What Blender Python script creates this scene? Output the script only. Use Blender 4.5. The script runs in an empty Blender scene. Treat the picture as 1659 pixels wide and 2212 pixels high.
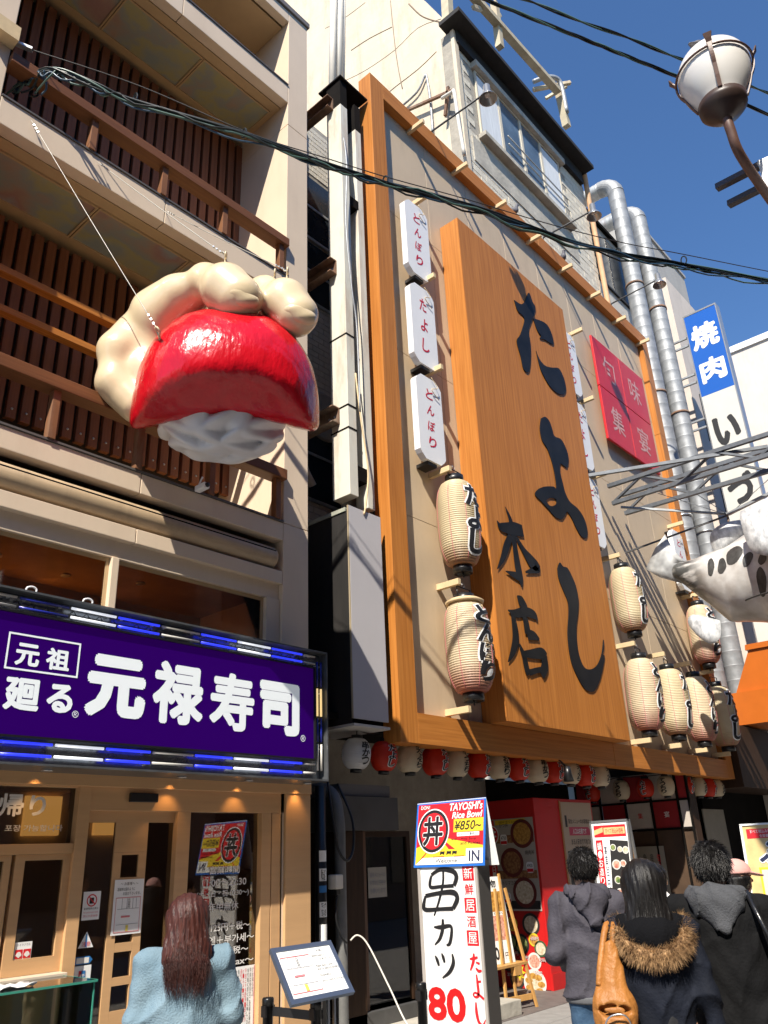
import bpy, bmesh, math, random
import numpy as np
from mathutils import Vector, Matrix
random.seed(7); rng = np.random.default_rng(7)
R = math.radians
S = bpy.context.scene
COL = S.collection

# ------------------------------------------------------------------ camera
CAM = Vector((0, 0, 1.70))
RIGHT = Vector((0.66549545, -0.74533827, -0.03983289))
UP = Vector((-0.27181638, -0.29170943, 0.91707222))
FWD = Vector((0.69514866, 0.59948016, 0.39672645))
cd = bpy.data.cameras.new('camera'); cam = bpy.data.objects.new('camera', cd); COL.objects.link(cam)
cd.sensor_fit = 'VERTICAL'; cd.sensor_height = 36.0; cd.lens = 36.0 * 1733 / 2212
cd.clip_start = 0.05; cd.clip_end = 3000
cam.matrix_world = Matrix(((RIGHT.x, UP.x, -FWD.x, CAM.x), (RIGHT.y, UP.y, -FWD.y, CAM.y), (RIGHT.z, UP.z, -FWD.z, CAM.z), (0, 0, 0, 1)))
S.camera = cam

# ------------------------------------------------------------------ sky, sun, exposure
SUN = Vector((-0.625, -0.285, 0.727)).normalized()          # towards the sun
w = bpy.data.worlds.new('World'); S.world = w; w.use_nodes = True
nt = w.node_tree; bg = nt.nodes['Background']
sky = nt.nodes.new('ShaderNodeTexSky'); sky.sky_type = 'NISHITA'; sky.sun_disc = False
sky.sun_elevation = math.asin(SUN.z); sky.sun_rotation = math.atan2(SUN.x, SUN.y)
sky.altitude = 300; sky.air_density = 1.2; sky.dust_density = 0.0; sky.ozone_density = 10.0
hs = nt.nodes.new('ShaderNodeHueSaturation'); hs.inputs['Saturation'].default_value = 1.02
nt.links.new(sky.outputs[0], hs.inputs['Color']); nt.links.new(hs.outputs[0], bg.inputs[0]); bg.inputs[1].default_value = 0.10
ld = bpy.data.lights.new('sun', 'SUN'); sun = bpy.data.objects.new('sun', ld); COL.objects.link(sun)
ld.energy = 5.0; ld.angle = R(0.53); ld.color = (1.0, 0.93, 0.82)
sun.rotation_mode = 'QUATERNION'; sun.rotation_quaternion = (-SUN).to_track_quat('-Z', 'Y')
S.view_settings.view_transform = 'Standard'; S.view_settings.look = 'None'
S.view_settings.exposure = 0.80; S.view_settings.gamma = 1.0
S.cycles.use_denoising = True
S.cycles.max_bounces = 7; S.cycles.transparent_max_bounces = 12

# ------------------------------------------------------------------ helpers
def at(px, py, y=None, x=None, z=None, d=None):
    """pixel of the 1659x2212 view + a known plane (or distance) -> point"""
    v = RIGHT * (px - 829.5) - UP * (py - 1106.0) + FWD * 1733.0
    if y is not None: t = (y - CAM.y) / v.y
    elif x is not None: t = (x - CAM.x) / v.x
    elif z is not None: t = (z - CAM.z) / v.z
    else: t = d / v.length
    return CAM + v * t

def tag(o, label=None, cat=None, group=None, kind=None):
    if label: o['label'] = label
    if cat: o['category'] = cat
    if group: o['group'] = group
    if kind: o['kind'] = kind
    return o

def thing(name, label, cat, loc=(0, 0, 0), group=None):
    o = bpy.data.objects.new(name, None); COL.objects.link(o); o.location = loc; o.empty_display_size = .1
    return tag(o, label, cat, group)

def link(o, parent=None):
    COL.objects.link(o)
    if parent is not None:
        o.parent = parent
        if parent.parent is None:
            m = Matrix.Translation(parent.location)
            o.matrix_parent_inverse = m.inverted()
    return o

def mesh(name, verts, faces, mat, parent=None, smooth=False):
    me = bpy.data.meshes.new(name); me.from_pydata([tuple(v) for v in verts], [], [tuple(f) for f in faces])
    if mat: me.materials.append(mat)
    if smooth: me.polygons.foreach_set('use_smooth', [True] * len(me.polygons))
    me.update()
    return link(bpy.data.objects.new(name, me), parent)

def frombm(name, bm, mat, parent=None, smooth=False):
    me = bpy.data.meshes.new(name); bm.to_mesh(me); bm.free()
    if mat: me.materials.append(mat)
    if smooth: me.polygons.foreach_set('use_smooth', [True] * len(me.polygons))
    return link(bpy.data.objects.new(name, me), parent)

BF = [(0, 3, 2, 1), (4, 5, 6, 7), (0, 1, 5, 4), (1, 2, 6, 5), (2, 3, 7, 6), (3, 0, 4, 7)]
def boxv(x0, x1, y0, y1, z0, z1):
    return [(x0, y0, z0), (x1, y0, z0), (x1, y1, z0), (x0, y1, z0), (x0, y0, z1), (x1, y0, z1), (x1, y1, z1), (x0, y1, z1)]

def box(name, x0, x1, y0, y1, z0, z1, mat, parent=None, bev=0.0):
    if bev <= 0: return mesh(name, boxv(x0, x1, y0, y1, z0, z1), BF, mat, parent)
    bm = bmesh.new(); vs = [bm.verts.new(v) for v in boxv(x0, x1, y0, y1, z0, z1)]
    for f in BF: bm.faces.new([vs[i] for i in f])
    bmesh.ops.bevel(bm, geom=bm.edges[:], offset=bev, segments=2, affect='EDGES', profile=.6)
    return frombm(name, bm, mat, parent)

def boxes(name, lst, mat, parent=None):
    V = []; F = []
    for b in lst:
        k = len(V); V += boxv(*b); F += [tuple(i + k for i in f) for f in BF]
    return mesh(name, V, F, mat, parent)

def barv(a, b, w, h=None, upv=(0, 0, 1)):
    a = Vector(a); b = Vector(b); h = w if h is None else h
    d = (b - a).normalized(); u = Vector(upv)
    if abs(d.dot(u)) > .95: u = Vector((0, 1, 0))
    s = d.cross(u).normalized(); u = s.cross(d)
    V = []
    for p in (a, b):
        for i, j in ((-1, -1), (1, -1), (1, 1), (-1, 1)): V.append(p + s * (i * w / 2) + u * (j * h / 2))
    return V
BARF = [(0, 1, 2, 3), (7, 6, 5, 4), (0, 4, 5, 1), (1, 5, 6, 2), (2, 6, 7, 3), (3, 7, 4, 0)]
def bar(name, a, b, w, h, mat, parent=None, upv=(0, 0, 1)):
    return mesh(name, barv(a, b, w, h, upv), BARF, mat, parent)

def bars(name, segs, w, h, mat, parent=None):
    V = []; F = []
    for a, b in segs:
        k = len(V); V += barv(a, b, w, h); F += [tuple(i + k for i in f) for f in BARF]
    return mesh(name, V, F, mat, parent)

def smoothpts(pts, n=6):
    P = [Vector(p) for p in pts]
    if len(P) < 3: return P
    out = []
    for i in range(len(P) - 1):
        p0 = P[max(i - 1, 0)]; p1 = P[i]; p2 = P[i + 1]; p3 = P[min(i + 2, len(P) - 1)]
        for k in range(n):
            t = k / n
            out.append(.5 * ((2 * p1) + (p2 - p0) * t + (2 * p0 - 5 * p1 + 4 * p2 - p3) * t * t + (3 * p1 - p0 - 3 * p2 + p3) * t ** 3))
    out.append(P[-1]); return out

def tubevf(P, r, n=8, cap=True):
    P = [Vector(p) for p in P]; V = []; F = []; prev = None
    rr = r if isinstance(r, (list, tuple)) else [r] * len(P)
    for i, p in enumerate(P):
        d = (P[min(i + 1, len(P) - 1)] - P[max(i - 1, 0)]).normalized()
        if prev is None:
            u = Vector((0, 0, 1)) if abs(d.z) < .9 else Vector((1, 0, 0))
            s = d.cross(u).normalized()
        else:
            s = (prev - d * prev.dot(d)).normalized()
        prev = s; u = d.cross(s)
        for k in range(n):
            a = 2 * math.pi * k / n; V.append(p + (s * math.cos(a) + u * math.sin(a)) * rr[i])
    for i in range(len(P) - 1):
        for k in range(n):
            F.append((i * n + k, i * n + (k + 1) % n, (i + 1) * n + (k + 1) % n, (i + 1) * n + k))
    if cap:
        F.append(tuple(range(n - 1, -1, -1))); F.append(tuple((len(P) - 1) * n + k for k in range(n)))
    return V, F

def tube(name, pts, r, mat, parent=None, n=8, sm=0):
    P = smoothpts(pts, sm) if sm else pts
    V, F = tubevf(P, r, n); return mesh(name, V, F, mat, parent, True)

def lathe(name, prof, mat, parent=None, n=24, loc=(0, 0, 0), axis='z', smooth=True, sx=1.0):
    V = []; F = []
    for r, z in prof:
        for k in range(n):
            a = 2 * math.pi * k / n; c, s = r * math.cos(a), r * math.sin(a)
            v = (c * sx, s, z) if axis == 'z' else ((c, z, s) if axis == 'y' else (z, c, s))
            V.append((v[0] + loc[0], v[1] + loc[1], v[2] + loc[2]))
    m = len(prof)
    for i in range(m - 1):
        for k in range(n):
            F.append((i * n + k, i * n + (k + 1) % n, (i + 1) * n + (k + 1) % n, (i + 1) * n + k))
    F.append(tuple(range(n - 1, -1, -1))); F.append(tuple((m - 1) * n + k for k in range(n)))
    o = mesh(name, V, F, mat, parent, smooth)
    return o

def frame_xyz(origin, xa, ya):
    """mapping (u, v, w) -> point; w is along xa x ya"""
    o = Vector(origin); xa = Vector(xa).normalized(); ya = Vector(ya).normalized(); n = xa.cross(ya)
    return lambda u, v, w_=0.0: o + xa * u + ya * v + n * w_

def slab(name, poly, fr, t, mat, parent=None, w0=0.0):
    """extruded polygon in frame fr, from w0 back to w0 - t"""
    n = len(poly); V = [fr(u, v, w0) for u, v in poly] + [fr(u, v, w0 - t) for u, v in poly]
    F = [tuple(range(n)), tuple(range(2 * n - 1, n - 1, -1))] + [(i, i + n, (i + 1) % n + n, (i + 1) % n) for i in range(n)]
    return mesh(name, V, F, mat, parent)

def rect(u0, u1, v0, v1): return [(u0, v0), (u1, v0), (u1, v1), (u0, v1)]
def rrect(u0, u1, v0, v1, r, n=5):
    out = []
    for cx, cy, a0 in ((u1 - r, v0 + r, -90), (u1 - r, v1 - r, 0), (u0 + r, v1 - r, 90), (u0 + r, v0 + r, 180)):
        for k in range(n + 1):
            a = R(a0 + 90 * k / n); out.append((cx + r * math.cos(a), cy + r * math.sin(a)))
    return out
def ellipse(cu, cv, ru, rv, n=28): return [(cu + ru * math.cos(2 * math.pi * k / n), cv + rv * math.sin(2 * math.pi * k / n)) for k in range(n)]

# flat lettering -------------------------------------------------------------
_gc = {}
def glyphs(s, bold=0.0, shear=0.0, res=3):
    key = (s, bold, shear, res)
    if key in _gc: return _gc[key]
    c = bpy.data.curves.new('lettering', 'FONT'); c.body = s; c.size = 1.0; c.offset = bold; c.shear = shear; c.resolution_u = res; c.fill_mode = 'FRONT'
    o = bpy.data.objects.new('lettering', c); COL.objects.link(o)
    dg = bpy.context.evaluated_depsgraph_get()
    me = bpy.data.meshes.new_from_object(o.evaluated_get(dg))
    V = np.array([v.co[:2] for v in me.vertices]).reshape(-1, 2); F = [tuple(p.vertices) for p in me.polygons]
    bpy.data.meshes.remove(me); bpy.data.objects.remove(o); bpy.data.curves.remove(c)
    _gc[key] = (V, F); return V, F

def fit(V, u0, u1, v0, v1, keep=False):
    a = V.min(0); b = V.max(0); su = (u1 - u0) / max(b[0] - a[0], 1e-6); sv = (v1 - v0) / max(b[1] - a[1], 1e-6)
    if keep:
        s = min(su, sv); su = sv = s
        cu, cv = (u0 + u1) / 2, (v0 + v1) / 2
        return np.stack([cu + (V[:, 0] - (a[0] + b[0]) / 2) * su, cv + (V[:, 1] - (a[1] + b[1]) / 2) * sv], 1)
    return np.stack([u0 + (V[:, 0] - a[0]) * su, v0 + (V[:, 1] - a[1]) * sv], 1)

def fatten(Q, F, r, n=10):
    """heavier strokes: the same outline laid again in a ring of radius r, each layer a hair higher"""
    VV = [(a, b, 0.0) for a, b in Q]; FF = list(F); m = len(Q)
    for k in range(n):
        t = 2 * math.pi * k / n; q = len(VV)
        VV += [(a + r * math.cos(t), b + r * math.sin(t), .00012 * (k + 1)) for a, b in Q]; FF += [tuple(i + q for i in f) for f in F]
    return VV, FF

def text(name, s, fr, u0, u1, v0, v1, mat, parent=None, lift=.003, bold=0.0, shear=0.0, keep=False, res=3):
    if bold >= .028:
        V, F = glyphs(s, 0.0, shear, res); r = bold * (v1 - v0)
        Q = fit(V, u0 + r, u1 - r, v0 + r, v1 - r, keep); VV, FF = fatten(Q, F, r)
        return mesh(name, [fr(a, b, lift + c) for a, b, c in VV], FF, mat, parent)
    V, F = glyphs(s, bold, shear, res); Q = fit(V, u0, u1, v0, v1, keep)
    return mesh(name, [fr(a, b, lift) for a, b in Q], F, mat, parent)

def vtext_vf(s, u0, u1, v0, v1, bold=0.0, gap=.08, shear=0.0, res=3):
    """characters one below the other, each filling its cell"""
    n = len(s); h = (v1 - v0) / n; VV = []; FF = []
    for i, ch in enumerate(s):
        if ch == ' ': continue
        V, F = glyphs(ch, bold, shear, res)
        top = v1 - i * h
        Q = fit(V, u0, u1, top - h * (1 - gap / 2), top - h * gap / 2)
        k = len(VV); VV += [tuple(q) for q in Q]; FF += [tuple(j + k for j in f) for f in F]
    return VV, FF
def vtext(name, s, fr, u0, u1, v0, v1, mat, parent=None, lift=.003, bold=0.0, gap=.08, shear=0.0):
    V, F = vtext_vf(s, u0, u1, v0, v1, bold, gap, shear)
    return mesh(name, [fr(a, b, lift) for a, b in V], F, mat, parent)

def brush(name, strokes, fr, mat, parent=None, lift=.003, n=6):
    """tapered brush strokes [(u, v, width), ...]; each stroke a hair higher than the last"""
    V = []; F = []
    for si, st in enumerate(strokes):
        P = smoothpts([(a, b, c) for a, b, c in st], n); k0 = len(V)
        for i, p in enumerate(P):
            q0 = P[max(i - 1, 0)]; q1 = P[min(i + 1, len(P) - 1)]
            d = Vector((q1.x - q0.x, q1.y - q0.y)); d = d.normalized() if d.length > 1e-9 else Vector((1, 0)); nn = Vector((-d.y, d.x)); hw = max(p.z, 1e-4) / 2
            V.append(fr(p.x + nn.x * hw, p.y + nn.y * hw, lift + si * .0006)); V.append(fr(p.x - nn.x * hw, p.y - nn.y * hw, lift + si * .0006))
        for i in range(len(P) - 1):
            F.append((k0 + 2 * i, k0 + 2 * i + 1, k0 + 2 * i + 3, k0 + 2 * i + 2))
    return mesh(name, V, F, mat, parent)

def copy_tree(o, loc=None, rz=None, parent=None):
    c = o.copy(); COL.objects.link(c)
    if parent is not None: c.parent = parent
    if loc is not None: c.location = loc
    if rz is not None: c.rotation_euler = (0, 0, rz)
    for ch in list(o.children): copy_tree(ch, parent=c)
    return c

# signed-distance modelling for soft, continuous bodies ------------------------
def surface_nets(fn, lo, hi, h):
    lo = np.array(lo, float); hi = np.array(hi, float); n = np.ceil((hi - lo) / h).astype(int) + 1
    ax = [lo[i] + h * np.arange(n[i]) for i in range(3)]
    G = np.stack(np.meshgrid(*ax, indexing='ij'), -1)
    D = fn(G.reshape(-1, 3)).reshape(n)
    s = D < 0; nc = n - 1
    acc = np.zeros(tuple(nc) + (3,)); cnt = np.zeros(tuple(nc))
    cor = [(i, j, k) for i in (0, 1) for j in (0, 1) for k in (0, 1)]
    sl = lambda c, A: A[c[0]:c[0] + nc[0], c[1]:c[1] + nc[1], c[2]:c[2] + nc[2]]
    for a in range(8):
        for b in range(a + 1, 8):
            ca, cb = cor[a], cor[b]
            if sum(abs(ca[i] - cb[i]) for i in range(3)) != 1: continue
            da, db = sl(ca, D), sl(cb, D); m = (da < 0) != (db < 0)
            t = np.where(m, da / np.where(m, da - db, 1), 0)
            for i in range(3): acc[..., i] += np.where(m, ca[i] + t * (cb[i] - ca[i]), 0)
            cnt += m
    act = cnt > 0; idx = -np.ones(tuple(nc), int); idx[act] = np.arange(act.sum())
    cells = np.argwhere(act); V = lo + h * (cells + acc[act] / cnt[act][:, None])
    F = []
    for d in range(3):
        e = [0, 0, 0]; e[d] = 1; o1 = (d + 1) % 3; o2 = (d + 2) % 3
        A = s[:n[0] - e[0], :n[1] - e[1], :n[2] - e[2]]; B = s[e[0]:, e[1]:, e[2]:]
        P = np.argwhere(A != B); P = P[(P[:, o1] > 0) & (P[:, o2] > 0) & (P[:, o1] < nc[o1]) & (P[:, o2] < nc[o2])]
        if not len(P): continue
        q = []
        for da, db in ((-1, -1), (0, -1), (0, 0), (-1, 0)):
            C = P.copy(); C[:, o1] += da; C[:, o2] += db; q.append(idx[C[:, 0], C[:, 1], C[:, 2]])
        Q = np.stack(q, 1); ins = s[P[:, 0], P[:, 1], P[:, 2]]
        Q[~ins] = Q[~ins][:, ::-1]
        F.append(Q[(Q >= 0).all(1)])
    return V, np.concatenate(F)

def sdf_obj(name, fn, lo, hi, h, mat, parent=None, xf=None):
    V, F = surface_nets(fn, lo, hi, h)
    if xf is not None: V = xf(V)
    return mesh(name, V.tolist(), F.tolist(), mat, parent, True)

def cone(p, a, b, ra, rb, sq=(1, 1, 1)):
    q = np.array(sq, float); p = p / q; a = np.array(a, float) / q; b = np.array(b, float) / q
    ba = b - a; L = max(ba @ ba, 1e-9)
    t = np.clip((p - a) @ ba / L, 0, 1)
    return np.linalg.norm(p - a - t[:, None] * ba, axis=1) - (ra + (rb - ra) * t)
def ell(p, c, r):
    q = (p - np.array(c, float)) / np.array(r, float); k = np.linalg.norm(q, axis=1)
    return (k - 1) * min(r)
def rbox(p, c, h, r):
    q = np.abs(p - np.array(c, float)) - (np.array(h, float) - r)
    return np.linalg.norm(np.maximum(q, 0), axis=1) + np.minimum(q.max(1), 0) - r
def smin(a, b, k=.03):
    h = np.clip(.5 + .5 * (b - a) / k, 0, 1)
    return b + (a - b) * h - k * h * (1 - h)
def smax(a, b, k=.03): return -smin(-a, -b, k)
def union(k, *ds):
    r = ds[0]
    for d in ds[1:]: r = smin(r, d, k)
    return r
def wob(p, f, ph=0.0):
    x, y, z = p[:, 0] * f, p[:, 1] * f, p[:, 2] * f
    return (np.sin(x * 1.3 + 1.7 * np.sin(z * .9 + ph) + ph) + np.sin(y * 1.1 + 1.3 * np.sin(x * 1.2 - z * .7 + ph * 2)) + np.sin(z * 1.5 + 1.9 * np.sin(y * .8 + x * .6 + ph * 3))) / 3

# ------------------------------------------------------------------ materials
MT = {}
def mat(name, col, rough=.6, metal=0.0, var=.0, scale=4.0, stretch=(1, 1, 1), bump=0.0, bscale=None, spec=.5, col2=None, dirt=0.0, dcol=(.08, .06, .045), coat=0.0, detail=6, grunge=0.0):
    m = bpy.data.materials.new(name); m.use_nodes = True; t = m.node_tree; N = t.nodes; Lk = t.links
    b = N['Principled BSDF']; b.inputs['Roughness'].default_value = rough; b.inputs['Metallic'].default_value = metal
    b.inputs['Specular IOR Level'].default_value = spec; b.inputs['Coat Weight'].default_value = coat
    b.inputs['Base Color'].default_value = (*col, 1)
    if var > 0 or col2 or dirt > 0 or bump > 0 or grunge > 0:
        tc = N.new('ShaderNodeTexCoord'); mp = N.new('ShaderNodeMapping'); mp.inputs['Scale'].default_value = stretch
        Lk.new(tc.outputs['Object'], mp.inputs[0])
        nz = N.new('ShaderNodeTexNoise'); nz.inputs['Scale'].default_value = scale; nz.inputs['Detail'].default_value = detail; nz.inputs['Roughness'].default_value = .6
        Lk.new(mp.outputs[0], nz.inputs[0])
        out = None
        if var > 0 or col2:
            rp = N.new('ShaderNodeValToRGB'); rp.color_ramp.elements[0].position = .33; rp.color_ramp.elements[1].position = .68
            c2 = col2 or tuple(min(1, c * (1 + var)) for c in col); c1 = col if col2 else tuple(c * (1 - var) for c in col)
            rp.color_ramp.elements[0].color = (*c1, 1); rp.color_ramp.elements[1].color = (*c2, 1)
            Lk.new(nz.outputs[0], rp.inputs[0]); out = rp.outputs[0]
        if dirt > 0:
            n2 = N.new('ShaderNodeTexNoise'); n2.inputs['Scale'].default_value = 1.7; n2.inputs['Detail'].default_value = 9; n2.inputs['Roughness'].default_value = .68
            mp2 = N.new('ShaderNodeMapping'); mp2.inputs['Scale'].default_value = (1.6, 1.6, .35); Lk.new(tc.outputs['Object'], mp2.inputs[0]); Lk.new(mp2.outputs[0], n2.inputs[0])
            r2 = N.new('ShaderNodeValToRGB'); r2.color_ramp.elements[0].position = .5; r2.color_ramp.elements[1].position = .78
            r2.color_ramp.elements[0].color = (0, 0, 0, 1); r2.color_ramp.elements[1].color = (dirt, dirt, dirt, 1); Lk.new(n2.outputs[0], r2.inputs[0])
            mx = N.new('ShaderNodeMix'); mx.data_type = 'RGBA'; Lk.new(r2.outputs[0], mx.inputs[0])
            if out: Lk.new(out, mx.inputs[6])
            else: mx.inputs[6].default_value = (*col, 1)
            mx.inputs[7].default_value = (*dcol, 1); out = mx.outputs[2]
        if out: Lk.new(out, b.inputs['Base Color'])
        if bump > 0:
            nb = nz
            if bscale:
                nb = N.new('ShaderNodeTexNoise'); nb.inputs['Scale'].default_value = bscale; nb.inputs['Detail'].default_value = 5; Lk.new(mp.outputs[0], nb.inputs[0])
            bp = N.new('ShaderNodeBump'); bp.inputs['Strength'].default_value = bump; bp.inputs['Distance'].default_value = .02
            Lk.new(nb.outputs[0], bp.inputs['Height']); Lk.new(bp.outputs[0], b.inputs['Normal'])
        if grunge > 0:
            mr = N.new('ShaderNodeMapRange'); mr.inputs[3].default_value = max(.02, rough - grunge); mr.inputs[4].default_value = min(1, rough + grunge)
            Lk.new(nz.outputs[0], mr.inputs[0]); Lk.new(mr.outputs[0], b.inputs['Roughness'])
    MT[name] = m; return m

def glass(name, tint=(.9, .95, .93), alpha=.25, rough=.02, dark=(.02, .02, .02)):
    """thin pane: clear film mixed with its mirror reflection"""
    m = bpy.data.materials.new(name); m.use_nodes = True; t = m.node_tree; N = t.nodes; Lk = t.links
    N.remove(N['Principled BSDF']); o = N['Material Output']
    tr = N.new('ShaderNodeBsdfTransparent'); tr.inputs[0].default_value = (*tint, 1)
    gl = N.new('ShaderNodeBsdfGlossy'); gl.inputs['Roughness'].default_value = rough
    fr = N.new('ShaderNodeFresnel'); fr.inputs[0].default_value = 1.5
    ad = N.new('ShaderNodeMath'); ad.operation = 'ADD'; ad.inputs[1].default_value = alpha; Lk.new(fr.outputs[0], ad.inputs[0])
    mx = N.new('ShaderNodeMixShader'); Lk.new(ad.outputs[0], mx.inputs[0]); Lk.new(tr.outputs[0], mx.inputs[1]); Lk.new(gl.outputs[0], mx.inputs[2]); Lk.new(mx.outputs[0], o.inputs[0])
    MT[name] = m; return m

def emit(name, col, strength, base=None):
    m = bpy.data.materials.new(name); m.use_nodes = True; b = m.node_tree.nodes['Principled BSDF']
    b.inputs['Base Color'].default_value = (*(base or col), 1); b.inputs['Emission Color'].default_value = (*col, 1); b.inputs['Emission Strength'].default_value = strength
    b.inputs['Roughness'].default_value = .3
    MT[name] = m; return m

def woodmat(name, c1, c2, rough=.4, axis=2, scale=7.0, bump=.05, coat=0.0):
    st = [13, 13, 13]; st[axis] = .38
    return mat(name, c1, rough, var=.1, col2=c2, scale=scale / 3, stretch=tuple(st), bump=bump, coat=coat, detail=8, spec=.3)

M_wood = woodmat('orange_wood', (.375, .130, .022), (.53, .205, .042), .5, 2)
M_woodh = woodmat('orange_wood_across', (.375, .130, .022), (.53, .205, .042), .5, 0)
M_panel = mat('beige_panel', (.55, .43, .29), .5, var=.05, scale=1.2, dirt=.35, dcol=(.30, .22, .14))
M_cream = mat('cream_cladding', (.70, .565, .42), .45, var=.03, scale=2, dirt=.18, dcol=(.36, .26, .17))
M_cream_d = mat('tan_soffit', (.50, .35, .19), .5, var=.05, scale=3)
M_slat = woodmat('dark_slat', (.19, .072, .034), (.27, .105, .048), .6, 2, bump=.2)
M_rail = woodmat('rail_wood', (.13, .050, .020), (.19, .075, .028), .5, 0, bump=.15)
M_post = mat('rail_post_wood', (.20, .08, .03), .6, var=.2, scale=3, dirt=.6, dcol=(.34, .27, .20))
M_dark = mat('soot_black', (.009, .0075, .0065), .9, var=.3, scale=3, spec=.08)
M_black = mat('black_plastic', (.012, .012, .013), .35)
M_dwood = mat('dark_brown_wood', (.038, .019, .010), .6, spec=.2, var=.25, scale=5, stretch=(4, 4, .5), bump=.1)
M_white = mat('white_acrylic', (.80, .80, .80), .25, var=.02)
M_grey = mat('grey_steel', (.30, .32, .34), .45, metal=.3, var=.15, scale=8, dirt=.3, dcol=(.2, .12, .07))
M_steel = mat('stainless_steel', (.5, .5, .5), .3, metal=.9)
M_plaster = mat('white_plaster', (.60, .52, .40), .85, var=.07, scale=1.1, dirt=.6, dcol=(.36, .25, .17), bump=.5, bscale=5)
M_brick = mat('grey_painted_brick', (.60, .55, .45), .8, var=.10, scale=5, bump=.3, bscale=30, dirt=.5, dcol=(.24, .20, .15))
M_mortar = mat('mortar', (.33, .30, .25), .9, var=.15, scale=6, bump=.3, bscale=20)
M_concrete = mat('patched_concrete', (.42, .39, .33), .9, var=.2, scale=2.2, bump=.5, bscale=12, dirt=.4, dcol=(.14, .12, .1))
M_red = mat('red_paint', (.52, .012, .012), .45, var=.06, scale=3, dirt=.2, dcol=(.3, .02, .02))
M_inkw = mat('white_ink', (.82, .82, .80), .5)
M_ink = mat('black_ink', (.012, .012, .014), .5)
M_inkr = mat('red_ink', (.60, .012, .02), .5)
# ------------------------------------------------------------------ ground
M_pave = mat('paving', (.25, .24, .225), .8, var=.12, scale=7, bump=.2, bscale=40, dirt=.4, dcol=(.12, .11, .1))
g = box('street', -60, 90, -30, 5.95, -.3, 0, M_pave); tag(g, kind='structure')
g = box('pavement', -60, 90, 5.95, 40, -.3, .004, mat('shop_floor', (.13, .11, .1), .7, var=.2, scale=6)); tag(g, kind='structure')
# paving joints near the shops: single slabs that the photo shows between the people
ml = None
for i in range(12):
    for j in range(6):
        x0 = 7.4 + i * .45; y0 = 3.2 + j * .45
        if ml is None:
            o = box('paving_slab', 0, .44, 0, .44, -.02, .012, M_pave, g, .004); ml = o.data; o.location = (x0, y0, 0)
        else:
            o = bpy.data.objects.new('paving_slab', ml); link(o, g); o.location = (x0, y0, 0)

# ------------------------------------------------------------------ sushi shop building (left)
B = thing('restaurant_building', 'cream clad restaurant building with two slatted wooden balconies above the sushi counter', 'building', (3.6, 6, 0))
M_int = mat('warm_interior', (.30, .17, .075), .8, var=.2, scale=2)
for z0, z1 in ((0, 2.38), (2.388, 5.05), (5.058, 8.05), (8.058, 10.95), (10.958, 13.25)):
    box('pillar_panel', 5.30, 5.66, 6.0, 7.6, z0, z1, M_cream, B, .006)
    box('pillar_panel', 1.05, 1.765, 6.0, 7.6, z0, z1, M_cream, B, .006)
box('wall', 1.0, 5.68, 7.6, 12, 0, 13.2, M_cream, B)
box('coping', .9, 5.69, 5.97, 7.7, 13.25, 13.34, mat('coping_metal', (.16, .14, .13), .5), B)
# fascias: two lengths with a joint
for z0, z1, th in ((13.02, 13.24, .12), (11.36, 11.69, .14), (8.04, 8.36, .14), (4.85, 5.05, .14), (4.36, 4.50, .10)):
    for x0, x1 in ((1.77, 3.557), (3.565, 5.295)):
        box('fascia', x0, x1, 6.0, 6.0 + th, z0, z1, M_cream, B, .006)
for z in (11.69, 8.36, 5.05):                                   # thin top flashing of the fascias
    box('flashing', 1.77, 5.295, 5.985, 6.18, z + .003, z + .022, mat('flashing_metal', (.10, .09, .085), .5), B)
# soffits and painted ceiling panels
def paintmat():
    m = bpy.data.materials.new('painted_ceiling_panel'); m.use_nodes = True; t = m.node_tree; N = t.nodes; L = t.links; b = N['Principled BSDF']; b.inputs['Roughness'].default_value = .35
    tc = N.new('ShaderNodeTexCoord'); nz = N.new('ShaderNodeTexNoise'); nz.inputs['Scale'].default_value = 1.7; nz.inputs['Detail'].default_value = 4
    L.new(tc.outputs['Object'], nz.inputs[0]); rp = N.new('ShaderNodeValToRGB'); cr = rp.color_ramp
    cols = [(.30, (.27, .31, .29)), (.42, (.38, .34, .17)), (.48, (.28, .30, .27)), (.57, (.38, .27, .20)), (.64, (.36, .21, .18)), (.72, (.31, .32, .32))]
    while len(cr.elements) < len(cols): cr.elements.new(.5)
    for e, (p, c) in zip(cr.elements, cols): e.position = p; e.color = (*c, 1)
    L.new(nz.outputs[0], rp.inputs[0]); L.new(rp.outputs[0], b.inputs['Base Color']); return m
M_paint = paintmat()
for zc in (13.02, 11.36, 8.04):
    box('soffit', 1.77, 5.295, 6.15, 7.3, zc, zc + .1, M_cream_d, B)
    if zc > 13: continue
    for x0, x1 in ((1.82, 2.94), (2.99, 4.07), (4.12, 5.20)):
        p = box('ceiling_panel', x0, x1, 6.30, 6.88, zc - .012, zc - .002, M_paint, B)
        boxes('panel_frame', [(x0 - .02, x0, 6.28, 6.90, zc - .03, zc - .002), (x1, x1 + .02, 6.28, 6.90, zc - .03, zc - .002), (x0, x1, 6.28, 6.30, zc - .03, zc - .002), (x0, x1, 6.88, 6.90, zc - .03, zc - .002)], M_cream_d, p)
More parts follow.
